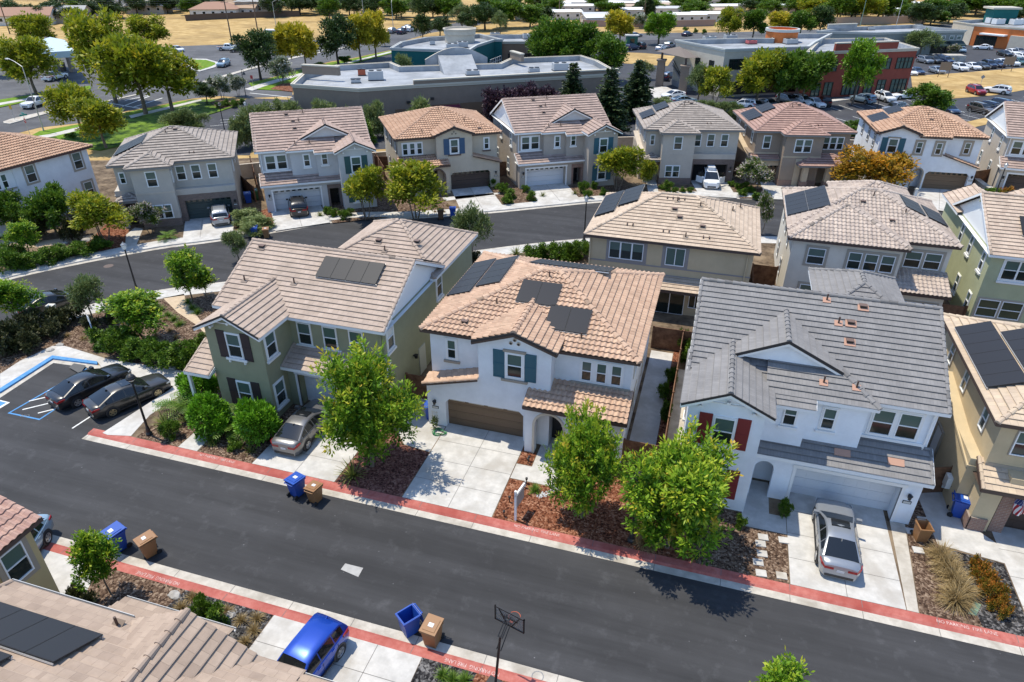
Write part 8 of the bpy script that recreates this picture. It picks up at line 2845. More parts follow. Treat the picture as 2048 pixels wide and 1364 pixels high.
# far traffic and car parks: kind, paint, pixel, heading pixel offset, label
FC = [
 ('pickup', 'white', 74, 213, (-30, 9), 'white pickup truck driving on the wide road at left', None),
 ('pickup', 'white', 112, 160, (26, -6), 'white utility pickup by the filling station', None),
 ('suv', 'pale', 448, 133, (-22, 9), 'pale blue car turning by the oval lawn', None),
 ('pickup', 'white', 458, 101, (20, 0), 'white pickup truck near the leaning power pole', None),
 ('suv', 'dkgrey', 478, 104, (-20, 1), 'dark maroon car behind the white pickup near the oak', None),
 ('sedan', 'white', 356, 103, (16, 3), 'white sedan half hidden by the golden tree on the cross road', None),
 ('sedan', 'navy', 1374, 72, (18, -3), 'navy car on the far street behind the office block', None),
 ('sedan', 'silver', 1270, 74, (16, -1), 'grey sedan on the far street by the lime tree', None),
 ('suv', 'navy', 1264, 100, (16, -2), 'dark navy car left of the green kiosk', None),
 ('suv', 'black', 1280, 97, (-14, -4), 'black car behind the green kiosk', None),
 ('sedan', 'white', 1322, 100, (14, -4), 'white car by the hedge left of the stair tower', None),
 ('suv', 'silver', 1338, 96, (14, -4), 'silver car second in the row left of the stair tower', None),
 ('sedan', 'white', 1346, 196, (-20, 2), 'white sedan on the lane below the stair tower', None),
 ('sedan', 'pale', 1368, 207, (24, -1), 'pale blue sedan below the stair tower, partly behind a roof', None),
 ('suv', 'navy', 1338, 160, (18, -4), 'blue car under the stair tower canopy', None),
 ('suv', 'white', 1484, 216, (-26, -2), 'white car first from left in the row under the office trees', None),
 ('sedan', 'silver', 1510, 217, (22, 9), 'silver sedan second in the row under the office trees', None),
 ('sedan', 'silver', 1538, 214, (22, 9), 'silver-green sedan third in the row under the office trees', None),
 ('suv', 'silver', 1574, 207, (24, 6), 'grey boxy car fourth in the row under the office trees', None),
 ('suv', 'white', 1604, 209, (26, 7), 'white and black boxy car fifth in the row by the brick-red building', None),
 ('sedan', 'white', 1628, 212, (24, 8), 'white sedan sixth in the row by the brick-red building', None),
 ('suv', 'black', 1648, 210, (-10, -14), 'black car with lit tail lamp beside the white sedan', None),
 ('suv', 'pale', 1724, 205, (-28, -6), 'pale blue hatchback alone in the stalls by the brick-red wall', None),
 ('suv', 'white', 1768, 202, (26, 8), 'large white off-roader beside the pale blue hatchback', None),
 ('sedan', 'white', 1806, 197, (-26, 1), 'white sedan touching the wide bushy tree', None),
 ('suv', 'silver', 1786, 224, (-24, 4), 'silver car peeping over the light orange roof', None),
 ('sedan', 'navy', 1896, 226, (20, 8), 'dark car right of the wide bushy tree', None),
 ('suv', 'red', 1950, 188, (24, 8), 'red sport utility car on the dry grass corner', None),
 ('suv', 'white', 1992, 187, (-24, -3), 'white off-roader next to the red one', None),
 ('suv', 'tan', 1960, 226, (26, 6), 'bronze car first of three behind the wire fence', None),
 ('suv', 'navy', 1984, 224, (26, 6), 'dark blue car second of three behind the wire fence', None),
 ('van', 'navy', 2008, 219, (28, 6), 'navy minivan third of three behind the wire fence', None),
 ('sedan', 'white', 1818, 149, (14, 5), 'white car behind the right corner of the brick-red building', None),
 ('sedan', 'navy', 1832, 148, (16, 5), 'dark sedan next to the corner of the brick-red building', None),
 ('sedan', 'silver', 1872, 146, (20, 6), 'lone silver sedan behind the dry field', None),
 ('pickup', 'white', 2010, 93, (20, -3), 'white pickup outside the orange shop', None),
 ('sedan', 'white', 1964, 99, (-20, -1), 'white sedan outside the orange shop', None),
 ('sedan', 'pale', 1922, 104, (8, 6), 'pale car at the end of the grey-green shop', None),
]
for i, (x, y, c) in enumerate([(1848, 126, 'silver'), (1866, 126, 'dkgrey'), (1880, 124, 'navy'), (1890, 127, 'navy')]):
 FC.append(('suv', c, x, y, (22, 5), ['silver car first of the short row before the grey-green shop', 'dark grey car second of the short row before the grey-green shop', 'navy car third of the short row before the grey-green shop', 'navy car at the end of the short row before the grey-green shop'][i], None))
for i, (x, y, c) in enumerate([(1918, 141, 'white'), (1944, 138, 'white'), (1962, 137, 'dkgrey'), (1976, 135, 'navy'), (1994, 133, 'navy'), (2002, 130, 'white'), (2022, 131, 'white'), (2038, 128, 'green')]):
 FC.append(('sedan' if i % 3 else 'suv', c, x, y, (22, 6), 'car parked in the long line along the dry field edge', 'cars in the line along the dry field'))
for i, (x, y, c) in enumerate([(2008, 112, 'black'), (2024, 109, 'white'), (2036, 107, 'silver'), (2044, 118, 'white'), (2040, 98, 'dkgrey')]):
 FC.append(('sedan', c, x, y, (22, 5), 'car parked round the planted island at the right edge', 'cars by the planted island at right'))
for i, (x, y, c) in enumerate([(786, 66, 'silver'), (804, 68, 'navy'), (812, 63, 'navy'), (822, 63, 'white'), (818, 60, 'navy')]):
 FC.append(('suv', c, x, y, (12, -3), 'car queuing at the signal beyond the yellow trees', 'cars queuing beyond the yellow trees'))
for k, c, x, y, d, lab, grp in FC:
 p, q_ = G(x, y), G(x + d[0], y + d[1])
 far_car(k, PAINT[c], p, math.atan2(q_.y - p.y, q_.x - p.x), lab, {'pickup': 'truck', 'van': 'minivan'}.get(k, 'car'), grp)
# ---------------------------------------------------------------- bins, lamps, signs, hoop
BINB = plain('bin_blue', (0.012, 0.07, 0.36), 0.45)
BINN = plain('bin_brown', (0.27, 0.135, 0.055), 0.5)
BING = plain('bin_green', (0.035, 0.13, 0.05), 0.5)
LBL = plain('bin_label', (0.6, 0.62, 0.65), 0.6)
def bin_(a, b, rz, mat, label, s=1.0, lid=True, z=0.0, lidmat=None, openlid=False):
 r = empty('wheelie_bin', G(a, b, z), R(rz), label, 'wheelie bin')
 r.scale = (s, s, s)
 q = MB()
 w0, d0, w1, d1, h = .25, .26, .31, .36, 1.0
 P0 = [(-w0, -d0, .04), (w0, -d0, .04), (w0, d0, .04), (-w0, d0, .04)]
 P1 = [(-w1, -d1, h), (w1, -d1, h), (w1, d1, h), (-w1, d1, h)]
 for i in range(4):
  j = (i + 1) % 4
  q.face([P0[i], P0[j], P1[j], P1[i]])
 q.face(P0[::-1])
 e = .03
 I1 = [(-w1 + e, -d1 + e, h), (w1 - e, -d1 + e, h), (w1 - e, d1 - e, h), (-w1 + e, d1 - e, h)]
 I0 = [(-w0 + e, -d0 + e, .1), (w0 - e, -d0 + e, .1), (w0 - e, d0 - e, .1), (-w0 + e, d0 - e, .1)]
 for i in range(4):
  j = (i + 1) % 4
  q.face([P1[i], P1[j], I1[j], I1[i]])
  q.face([I1[i], I1[j], I0[j], I0[i]])
 q.face(I0)
 q.box(-w1 - .03, w1 + .03, -d1 - .03, -d1, h - .1, h - .01)
 q.box(-w1 - .03, -w1, -d1, d1, h - .1, h - .01)
 q.box(w1, w1 + .03, -d1, d1, h - .1, h - .01)
 q.cyl((-w1 + .04, d1 + .1, h - .02), (w1 - .04, d1 + .1, h - .02), .02, .02, 6)
 for sx in (-1, 1):
  q.box(sx * .26 - .02, sx * .26 + .02, d1, d1 + .12, h - .06, h)
 q.box(-.12, .12, -d1 + .055, -d1 + .062, .3, .5)
 q.build('body', mat, r)
 if lid:
  q = MB()
  if openlid:
   q.obox((-w1 - .02, d1 + .02, h), (2 * w1 + .04, 0, 0), (0, .12, -.74), (0, .03, .01))
  else:
   q.slab([(-w1 - .04, -d1 - .06, h + .005), (w1 + .04, -d1 - .06, h + .005), (w1 + .04, d1 + .06, h + .06), (-w1 - .04, d1 + .06, h + .06)], (0, 0, .05))
   q.slab([(-w1 + .05, -d1 + .05, h + .06), (w1 - .05, -d1 + .05, h + .06), (w1 - .05, d1 - .08, h + .1), (-w1 + .05, d1 - .08, h + .1)], (0, 0, .025))
  ld = q.build('lid', lidmat or mat, r)
  if not openlid:
   q = MB()
   q.slab([(-.11, -.13, h + .104), (.11, -.13, h + .104), (.11, .05, h + .117), (-.11, .05, h + .117)], (0, 0, .004))
   q.build('sticker', LBL, ld)
 for sx in (-1, 1):
  q = MB()
  q.cyl((sx * .24, d0 + .08, .12), (sx * .31, d0 + .08, .12), .12, .12, 14)
  q.build('wheel', TYRE, r)
 return r
bin_(596, 988, 165, BINB, 'blue wheelie bin on the far kerb before the grey sedan', 1.05)
bin_(632, 1001, 172, BINN, 'brown wheelie bin beside the blue one on the far kerb', 0.95)
bin_(238, 1098, -18, BINB, 'large blue wheelie bin at lower left by the small tree', 1.15)
bin_(301, 1108, -25, BINN, 'brown wheelie bin at lower left by the small tree', 1.0)
bin_(820, 1262, -35, BINB, 'open empty blue wheelie bin near the hoop', 1.1, True, 0.0, None, True)
bin_(866, 1284, -5, BINN, 'brown wheelie bin with closed lid near the hoop', 1.05)
bin_(882, 438, 200, plain('bin_dark_brown', (0.13, 0.07, 0.04), 0.5), 'brown wheelie bin on the curved street verge', 1.0)
bin_(906, 434, 200, BINB, 'blue wheelie bin on the curved street verge', 1.0)
bin_(511, 474, 30, BINB, 'blue wheelie bin over the sage house ridge', 1.0)
bin_(534, 475, 30, BINN, 'brown wheelie bin over the sage house ridge', 0.9)
bin_(498, 406, 40, BINB, 'blue wheelie bin by the cedar fence at the dark green garage', 1.1)
bin_(514, 400, 40, BING, 'green wheelie bin by the cedar fence at the dark green garage', 1.1)
bin_(1914, 1030, 80, BINB, 'blue wheelie bin beside the flag house wall', 1.1, z=Z1)
bin_(1912, 1003, 80, plain('bin_dark_green', (0.02, 0.03, 0.025), 0.5), 'dark bin with green lid behind the blue bin at the flag house', 1.1, z=Z1, lidmat=BING)
bin_(1838, 1078, 10, BINN, 'open orange-brown bin left of the flag house path', 0.95, False, Z1)
bin_(862, 835, 20, BINB, 'blue bin tucked behind the white house corner', 1.0, z=Z1)
LGLASS = plain('lamp_glass', (0.75, 0.76, 0.74), 0.25)
def lamp_post(a, b, h, label, head='lantern', z=0.1):
 r = empty('street_lamp', G(a, b, z), 0, label, 'street lamp')
 q = MB()
 q.lathe((0, 0, 0), [(0.19, 0), (0.19, .12), (.13, .22), (.11, .5), (.075, .6), (.055, h - .7), (.08, h - .66), (.05, h - .6)], 12)
 q.build('post', DARK, r, True)
 q = MB()
 if head == 'lantern':
  q.lathe((0, 0, h - .62), [(0.05, 0), (.14, .06), (.2, .42), (.19, .44)], 8)
  g = q.build('lamp_glass', LGLASS, r)
  q = MB()
  q.lathe((0, 0, h - .2), [(.24, 0), (.2, .06), (.08, .16), (.05, .2), (.03, .26), (0, .28)], 10)
  q.build('lamp_cap', plain('lamp_cap_grey', (0.25, 0.26, 0.27), 0.4, 0.4), r)
 else:
  q.lathe((0, 0, h - .5), [(.05, 0), (.2, .12), (.24, .2)], 12)
  q.build('lamp_glass', LGLASS, r)
  q = MB()
  q.lathe((0, 0, h - .3), [(.27, 0), (.27, .08), (.2, .2), (.1, .27), (0, .3)], 14)
  q.build('lamp_cap', DARK, r, True)
 return r
lamp_post(299, 869, 4.3, 'black globe-capped lamp post beside the two dark sedans', 'dome')
lamp_post(1262, 1082, 4.4, 'black dome-capped lamp post between the two staked street trees', 'dome')
lamp_post(275, 583, 4.4, 'lantern lamp post on the verge of the curved street at left')
lamp_post(1168, 482, 4.6, 'lantern lamp post at the corner of the tan house seen from behind')
lamp_post(1986, 402, 4.4, 'lantern lamp post before the right edge far garage')
lamp_post(500, 262, 4.4, 'lantern lamp rising over the grey-white house roof')
lamp_post(450, 264, 4.4, 'dark lamp post in the small left car park', 'dome')
lamp_post(1750, 232, 4.4, 'lamp post in the car park behind the light orange roof')
# hooked park lamps and tall road lights
ST = plain('galvanised_steel', (0.42, 0.43, 0.43), 0.45, 0.4)
def arm_light(a, b, h, ang, reach, label, mat=ST, r0=.11):
 r = empty('road_light', G(a, b, 0), R(ang), label, 'road light')
 q = MB()
 q.cyl((0, 0, 0), (0, 0, h), r0, r0 * .6, 10)
 q.build('pole', mat, r)
 q = MB()
 pts = [(reach * t, 0, h + 0.9 * math.sin(t * 1.4)) for t in (0, .25, .5, .75, 1)]
 q.tube(pts, r0 * .45, 6)
 q.build('arm', mat, r)
 q = MB()
 e = pts[-1]
 q.obox((e[0] - .1, -.15, e[2] - .08), (.8, 0, 0), (0, .3, 0), (0, 0, .14))
 q.build('lamp_head', plain('lamp_head_pale', (0.6, 0.6, 0.58), 0.4), r)
 return r
arm_light(88, 263, 9.4, 168, 3.0, 'tall grey road light leaning over the white pickup')
arm_light(555, 72, 9.5, 10, 2.5, 'tall road light at the left end of the dry field')
arm_light(390 + 340, 60, 9.0, 190, 2.0, 'tall road light above the yellow trees')
arm_light(905, 36, 9.5, 175, 6.0, 'signal mast with long arm over the drum roof')
arm_light(787, 62, 8.5, 100, 1.2, 'road light among the queuing cars')
arm_light(1792, 52, 9.0, 150, 6.5, 'curved mast arm nearest the grey-green shop roof', plain('pale_mast', (0.6, 0.62, 0.62), 0.4))
arm_light(1720, 52, 9.0, 20, 3.0, 'greenish road light at the upper right grove', plain('green_mast', (0.2, 0.34, 0.3), 0.5))
hk = empty('park_lamp', G(492, 193, 0), R(-20), 'black hooked park lamp by the white myrtles', 'lamp')
q = MB()
q.cyl((0, 0, 0), (0, 0, 4.6), .07, .05, 8)
q.tube([(0, 0, 4.6), (.2, 0, 4.9), (.5, 0, 4.9), (.65, 0, 4.6)], .04, 6)
q.build('post', DARK, hk)
q = MB()
q.lathe((.65, 0, 4.0), [(.32, 0), (.2, .3), (.06, .5), (0, .6)], 12)
q.build('lamp_shade', DARK, hk)
# power poles and wires
PW = plain('pole_wood', (0.14, 0.09, 0.06), 0.9)
tops = []
for a, b, h, lab in ((465, 91, 13.0, 'leaning wooden power pole nearest the white pickup'), (518, 78, 12.0, 'wooden power pole rising behind the dark oak'), (20, 68, 12.0, 'wooden power pole at the top left corner'), (1287, 48, 10.0, 'utility pole at the left end of the mobile homes'), (1118, 36, 10.0, 'utility pole above the green trees')):
 r = empty('power_pole', G(a, b, 0), 0.6, lab, 'power pole')
 q = MB()
 q.cyl((0, 0, 0), (0, 0, h), .2, .13, 8)
 q.build('pole', PW, r)
 q = MB()
 q.box(-1.3, 1.3, -.06, .06, h - .9, h - .75)
 q.box(-1.0, 1.0, -.06, .06, h - 2.0, h - 1.87)
 q.build('crossarm', PW, r)
 tops.append(G(a, b, 0) + Vector((0, 0, h - .6)))
for i, (p, e, lab) in enumerate(((tops[0], tops[2], 'sagging overhead wires from the leaning pole to the left corner pole'), (tops[0], G(760, 20, 8), 'sagging overhead wires from the leaning pole toward the top middle'))):
 q = MB()
 for k in range(3):
  o = Vector((k * .5 - .5, 0, -k * .5))
  q.tube([p.lerp(e, t) + o - Vector((0, 0, 5.0 * t * (1 - t))) for t in [j / 10 for j in range(11)]], .035, 4)
 tag(q.build('overhead_wire', DARK), lab, 'wire')
# stop sign, street names, parking sign
def sign_post(a, b, h, label, z=0.1, mat=ST, r=.035):
 o = empty('road_sign', G(a, b, z), 0, label, 'sign')
 q = MB()
 q.cyl((0, 0, 0), (0, 0, h), r, r, 8)
 q.build('post', mat, o)
 return o
s = sign_post(61, 272, 3.2, 'red stop sign with teal street-name blades at the road corner')
q = MB()
o8 = [(.38 * math.cos(R(22.5 + 45 * i)), .38 * math.sin(R(22.5 + 45 * i))) for i in range(8)]
q.slab([(x, -.05, 2.25 + z) for x, z in o8], (0, .02, 0))
pl = q.build('sign_face', plain('stop_red', (0.30, 0.012, 0.02), 0.5), s)
text('STOP', (0, -.057, 2.25), 0, .26, WHITE, pl, 0, rx=math.pi / 2)
q = MB()
q.box(-.5, .5, -.02, .02, 3.2, 3.42)
q.build('street_name', plain('teal_sign', (0.02, 0.26, 0.24), 0.5), s)
q = MB()
q.box(-.02, .02, -.5, .5, 2.95, 3.17)
q.build('street_name', plain('teal_sign', (0.02, 0.26, 0.24), 0.5), s)
s.rotation_euler[2] = R(-20)
s = sign_post(197, 692, 2.5, 'accessible parking sign, white plate over a blue plate on a thin post')
q = MB()
q.box(-.3, .3, -.05, -.035, 1.95, 2.5)
q.build('sign_face', WHITE, s)
q = MB()
q.box(-.17, .17, -.05, -.035, 1.45, 1.93)
pl = q.build('sign_face', plain('sign_blue', (0.03, 0.2, 0.52), 0.5), s)
q = MB()      # wheelchair symbol
q.cyl((0.0, -.056, 1.84), (0.0, -.05, 1.84), .03, .03, 10)
q.box(-.02, .02, -.056, -.05, 1.66, 1.80)
q.box(-.02, .09, -.056, -.05, 1.66, 1.70)
q.box(.07, .11, -.056, -.05, 1.55, 1.68)
for i in range(10):
 t0, t1 = R(150 + 22 * i), R(150 + 22 * (i + 1))
 q.slab([(.10 * math.cos(t0), -.05, 1.62 + .10 * math.sin(t0)), (.10 * math.cos(t1), -.05, 1.62 + .10 * math.sin(t1)), (.075 * math.cos(t1), -.05, 1.62 + .075 * math.sin(t1)), (.075 * math.cos(t0), -.05, 1.62 + .075 * math.sin(t0))], (0, -.006, 0))
q.build('emblem', WHITE, pl)
s.rotation_euler[2] = R(-30)
for a, b, lab, cm, dz in ((30, 240, 'small yellow marker sign at the nose of the median', (0.5, 0.33, 0.02), 0), (507, 176, 'red and white keep-out sign by the lawn corner', (0.35, 0.03, 0.03), 0), (1958, 178, 'grey back of a diamond sign between the red and white off-roaders', (0.25, 0.26, 0.26), 1)):
 s = sign_post(a, b, 2.4, lab)
 q = MB()
 if dz:
  q.slab([(0, -.05, 1.9), (.42, -.05, 2.32), (0, -.05, 2.74), (-.42, -.05, 2.32)], (0, .02, 0))
 else:
  q.box(-.28, .28, -.05, -.03, 1.75, 2.4)
 q.build('sign_face', plain('sign_' + lab[:4], cm, 0.5), s)
for a, b, lab in ((1885, 155, 'blank brown board on two legs at the dry field edge, left one'), (2012, 143, 'blank brown board on two legs at the dry field edge, right one')):
 s = empty('field_sign', G(a, b, 0), R(10), lab, 'sign')
 q = MB()
 q.box(-1.1, -1.0, -.05, .05, 0, 3.2)
 q.box(1.0, 1.1, -.05, .05, 0, 3.2)
 q.build('legs', DKBROWN, s)
 q = MB()
 q.box(-1.2, 1.2, -.09, -.05, 1.5, 3.2)
 q.build('board', plain('board_brown', (0.2, 0.16, 0.12), 0.7), s)
for a, b, lab in ((1940, 187, 'yellow hydrant by the red off-roader'), (1905, 124, 'yellow hydrant before the planter of the grey-green shop')):
 q = MB()
 q.lathe((0, 0, 0), [(.2, 0), (.2, .08), (.14, .1), (.14, .6), (.18, .62), (.18, .7), (.1, .82), (0, .86)], 12)
 q.cyl((-.26, 0, .45), (.26, 0, .45), .07, .07, 8)
 o = q.build('fire_hydrant', plain('hydrant_yellow', (0.55, 0.36, 0.02), 0.5))
 o.location = G(a, b, 0)
 tag(o, lab, 'hydrant')
# planter wall and small structures by the shops
q = MB()
q.box(-3.5, 3.5, -1.5, 1.5, 0, 1.5)
o = q.build('planter', CONC2)
o.location = G(1895, 122, 0)
o.rotation_euler[2] = R(15)
tag(o, 'pale raised planter by the awnings of the grey-green shop', 'planter')
for a, b, sz, c, lab in ((1262, 96, (3.0, 2.5, 3.2), (0.03, 0.12, 0.08), 'dark green kiosk by the far street'), (1042, 38, (4.5, 3, 3.6), (0.6, 0.62, 0.64), 'small white site cabin before the mobile homes'), (546, 78, (3.4, 2.6, 2.4), (0.02, 0.16, 0.12), 'small green utility cabin by the dry field')):
 r = empty('cabin', G(a, b, 0), 0.3, lab, 'cabin')
 q = MB()
 q.box(-sz[0] / 2, sz[0] / 2, -sz[1] / 2, sz[1] / 2, 0, sz[2])
 q.build('wall', plain('cabin_%d' % a, c, 0.7), r)
 q = MB()
 q.slab([(-sz[0] * .6, -sz[1] * .6, sz[2]), (sz[0] * .6, -sz[1] * .6, sz[2]), (sz[0] * .6, sz[1] * .6, sz[2]), (-sz[0] * .6, sz[1] * .6, sz[2])], (0, 0, .25))
 q.build('roof', plain('cabin_roof', (0.5, 0.5, 0.48), 0.7), r)
 q = MB()
 q.box(-.6, .6, -sz[1] / 2 - .04, -sz[1] / 2, sz[2] * .45, sz[2] * .8)
 q.build('window', GLASS, r)
# wire fence at the right edge car park
wf = empty('wire_fence', G(1780, 256, 0), 0, 'thin wire fence between the car park and the far row at right', 'fence')
pts = [G(1790, 258, 0), G(1880, 244, 0), G(1935, 240, 0), G(1990, 226, 0), G(2060, 210, 0)]
for p in pts:
 q = MB()
 q.cyl(p - wf.location, p - wf.location + Vector((0, 0, 1.5)), .04, .04, 6)
 q.build('post', ST, wf)
q = MB()
for zz in (.5, 1.0, 1.45):
 q.tube([p - wf.location + Vector((0, 0, zz)) for p in pts], .015, 4)
q.build('wire', ST, wf)
# ---- basketball hoop
hb = empty('basketball_hoop', G(998, 1372, Z1), R(-14), 'portable basketball hoop facing the street at the bottom edge', 'hoop')
q = MB()
q.box(-.45, .45, -1.0, .1, 0, .25)
q.build('base', BLACK, hb)
q = MB()
q.cyl((0, -.3, .2), (0, .0, 2.2), .055, .055, 10)
q.cyl((0, 0, 2.2), (0, .12, 2.9), .05, .05, 10)
for sx in (-.09, .09):
 q.cyl((sx, 0, 2.25), (sx, .75, 3.0), .022, .022, 6)
 q.cyl((sx, .1, 2.85), (sx, .75, 3.4), .022, .022, 6)
q.build('pole', DARK, hb)
q = MB()
W2, Hh, z0, y0 = .66, .78, 2.75, .8
for x0, x1, za, zb in ((-W2, W2, z0, z0 + .05), (-W2, W2, z0 + Hh - .05, z0 + Hh), (-W2, -W2 + .05, z0, z0 + Hh), (W2 - .05, W2, z0, z0 + Hh)):
 q.box(x0, x1, y0 - .03, y0 + .03, za, zb)
for sx in (-1, 1):
 q.obox((sx * .1 - .02, y0 - .04, z0 + .05), (.04, 0, 0), (0, .03, 0), (sx * .36, 0, Hh - .1))
q.box(-.36, .36, y0 - .04, y0 - .01, z0 + .42, z0 + .46)
bf = q.build('backboard', DARK, hb)
q = MB()
q.box(-W2 + .05, W2 - .05, y0 - .005, y0 + .005, z0 + .05, z0 + Hh - .05)
m_, t_, b_ = new_mat('clear_board')
b_.inputs['Base Color'].default_value = (0.30, 0.28, 0.26, 1)
b_.inputs['Alpha'].default_value = 0.55
b_.inputs['Roughness'].default_value = 0.15
q.build('panel', m_, bf)
q = MB()
for i in range(20):
 a0, a1 = 2 * math.pi * i / 20, 2 * math.pi * (i + 1) / 20
 c = Vector((0, y0 + .38, z0 + .12))
 q.cyl(c + Vector((math.cos(a0), math.sin(a0), 0)) * .23, c + Vector((math.cos(a1), math.sin(a1), 0)) * .23, .012, .012, 5)
q.box(-.08, .08, y0 + .03, y0 + .16, z0 + .06, z0 + .14)
q.build('rim', plain('hoop_orange', (0.5, 0.08, 0.02), 0.5), hb)
q = MB()
for x0, x1, za, zb in ((-.25, .25, .18, .22), (-.25, .25, .5, .54), (-.25, -.21, .18, .54), (.21, .25, .18, .54)):
 q.box(x0, x1, y0 + .006, y0 + .012, z0 + za, z0 + zb)
q.build('target_square', plain('target_red', (0.5, 0.05, 0.03), 0.5), bf)
# ---- for-sale post, path lights, hose, flag
sp = empty('sale_sign_post', G(1031, 1040, Z1), R(80), 'white timber estate-agent post with hanging panel in the red bark', 'sign post')
q = MB()
q.box(-.05, .05, -.05, .05, 0, 1.9)
q.box(-.05, 1.1, -.045, .045, 1.62, 1.72)
q.box(1.0, 1.08, -.045, .045, 1.45, 1.72)
q.box(-.06, .06, -.06, .06, 1.9, 1.95)
q.build('post', WHITE, sp)
q = MB()
q.box(.15, .95, -.015, .015, .75, 1.5)
q.build('panel', plain('sign_panel_grey', (0.35, 0.34, 0.35), 0.5), sp)
for x, y in ((1008, 1033), (1019, 1004), (1053, 967), (1050, 976), (1097, 970), (1058, 923), (1056, 927)):
 q = MB()
 q.cyl((0, 0, 0), (0, 0, .38), .03, .03, 8)
 q.lathe((0, 0, .3), [(.07, 0), (.07, .1), (0, .14)], 10)
 o = q.build('path_light', DARK)
 o.location = G(x, y, Z1)
 tag(o, 'short black path light stuck in the red bark before the white house', 'garden light', 'path lights in the red bark')
q = MB()
rg2 = random.Random(3)
p = Vector((0, 0, .04))
pts = []
for i in range(60):
 t = i * .55
 rr = .28 + .1 * math.sin(i * 1.7)
 pts.append((rr * math.cos(t) * 1.3, rr * math.sin(t), .03 + .002 * i))
q.tube(pts, .016, 5)
o = q.build('garden_hose', plain('hose_green', (0.03, 0.2, 0.07), 0.5))
o.location = G(878, 866, Z1)
tag(o, 'green garden hose coiled by the white house garage', 'hose')
tr = empty('trellis', G(871, 856, Z1), 0, 'pale wire trellis with creeper by the white house garage corner', 'trellis')
q = MB()
for x in (-.15, .15):
 q.box(x - .015, x + .015, -.01, .01, 0, 1.3)
for z in (.3, .6, .9, 1.2):
 q.box(-.2, .2, -.01, .01, z - .015, z + .015)
q.build('frame', plain('trellis_cream', (0.6, 0.58, 0.5), 0.6), tr)
vb = crown_mesh('creeper', 5, [((0, -.05, .5), (.2, .12, .5))], 40, 6, .12, .07, .1, LM['olive'])
o = bpy.data.objects.new('creeper', vb)
COL.objects.link(o)
o.parent = tr
fl = empty('flag', (16.15, 30.3, 2.6), 0, 'drooping red, white and blue striped flag with stars on the tan house', 'flag')
q = MB()
q.cyl((-.05, .45, -.05), (.55, -.5, .75), .018, .018, 8)
q.build('flagpole', plain('pole_white', (0.7, 0.68, 0.62), 0.5), fl)
q = MB()
n1, n2 = 13, 10
def fp(s_, t_):
 return Vector((.5 - s_ * .42 + .05 * math.sin(t_ * 5 + s_ * 9), -.42 + s_ * .55 + .10 * math.sin(s_ * 14 + t_ * 3), .68 - s_ * .62 - t_ * 1.05))
for i in range(n1):
 for j in range(n2):
  a = [fp(i / n1, j / n2), fp((i + 1) / n1, j / n2), fp((i + 1) / n1, (j + 1) / n2), fp(i / n1, (j + 1) / n2)]
  canton = i >= 6 and j < 4
  q.face(a, 2 if canton else (0 if i % 2 == 0 else 1))
f_ = q.build('flag_cloth', [plain('flag_red', (0.42, 0.02, 0.035), 0.8), plain('flag_white', (0.75, 0.74, 0.72), 0.8), plain('flag_blue', (0.02, 0.035, 0.16), 0.8)], fl)
q = MB()
for i in range(7):
 for j in range(5):
  c = fp((6.6 + i) / n1, (j * .75 + .5) / n2) + Vector((0, -.012, 0))
  q.box(c.x - .014, c.x + .014, c.y - .004, c.y, c.z - .014, c.z + .014)
q.build('star', plain('flag_white', (0.75, 0.74, 0.72), 0.8), f_)
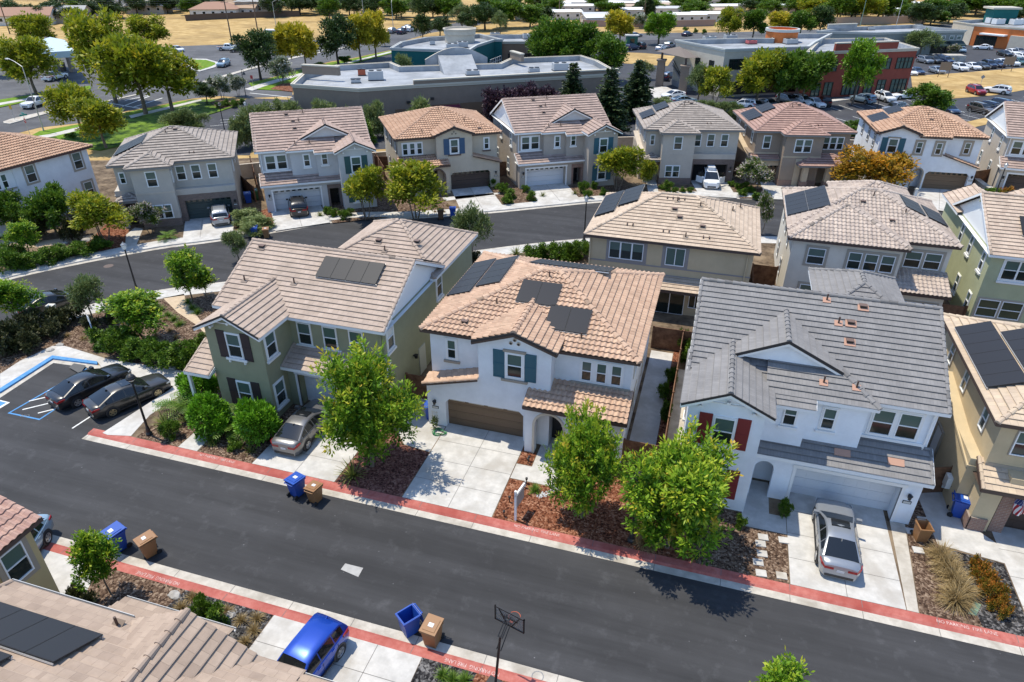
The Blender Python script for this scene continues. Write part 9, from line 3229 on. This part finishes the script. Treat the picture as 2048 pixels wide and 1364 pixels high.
# utility pedestal, mailboxes, rocks
for a, b, sz, c, lab in ((110, 636, (.5, .4, 1.15), (0.42, 0.40, 0.33), 'beige utility pedestal on the pavement by the dark olive sedan'), (1748 + 80, 395, (.3, .3, 1.1), (0.6, 0.62, 0.64), 'white letter box post by the light-roofed white house drive')):
 r = empty('utility_pedestal', G(a, b, Z1), R(15), lab, 'pedestal')
 q = MB()
 q.box(-sz[0] / 2, sz[0] / 2, -sz[1] / 2, sz[1] / 2, 0, sz[2] * .85)
 q.build('body', plain('pedestal_%d' % a, c, 0.6), r)
 q = MB()
 q.box(-sz[0] / 2 - .03, sz[0] / 2 + .03, -sz[1] / 2 - .03, sz[1] / 2 + .03, sz[2] * .85, sz[2])
 q.build('cap', plain('pedestal_cap', (0.6, 0.58, 0.52), 0.5), r)
def rock(a, b, s, seed, lab, grp):
 rg_ = random.Random(seed)
 bm = bmesh.new()
 bmesh.ops.create_icosphere(bm, subdivisions=2, radius=1)
 for v in bm.verts:
  v.co *= rg_.uniform(.8, 1.12)
  v.co.z *= .6
 me = bpy.data.meshes.new('rock')
 bm.to_mesh(me)
 bm.free()
 me.materials.append(M_STONE)
 o = bpy.data.objects.new('rock', me)
 COL.objects.link(o)
 o.location = G(a, b, Z1)
 o.scale = (s, s * .8, s * .7)
 tag(o, lab, 'rock', grp)
for i, (a, b, s) in enumerate(((172, 480, .55), (60, 486, .5), (130, 486, .35), (120, 690, .3), (100, 700, .35), (345, 736, .3))):
 rock(a, b, s, i, 'grey landscape boulder in the planting along the left street', 'boulders along the left street')
rock(348, 1190, .32, 20, 'pale flat rock in the brown mulch at lower left', None)
rock(461, 1230, .3, 21, 'white stone among straw tufts at lower left', None)
rock(655, 458 - 20, .3, 22, 'pale rock in the far orange bed', None)
# pale pebble streak in the red bark
q = MB()
rg3 = random.Random(9)
for i in range(130):
 t = rg3.random()
 x, y = 1078 + t * 55 + rg3.uniform(-5, 5), 993 - t * 22 + rg3.uniform(-4, 4)
 p = G(x, y, Z1 + .01)
 s = rg3.uniform(.03, .06)
 q.lathe(p, [(s, 0), (s * .8, s * .5), (0, s * .7)], 5)
o = q.build('pebbles', plain('pebble_grey', (0.5, 0.5, 0.51), 0.8))
tag(o, 'streak of pale pebbles laid across the red bark', 'pebbles', None, 'stuff')
sl_ = sheet('utility_lid', px([(1935, 1228), (1948, 1204), (1962, 1210), (1952, 1232)], Z1), Z1 + .03, plain('lid_green', (0.18, 0.28, 0.2), 0.7))
bpy.context.view_layer.update()
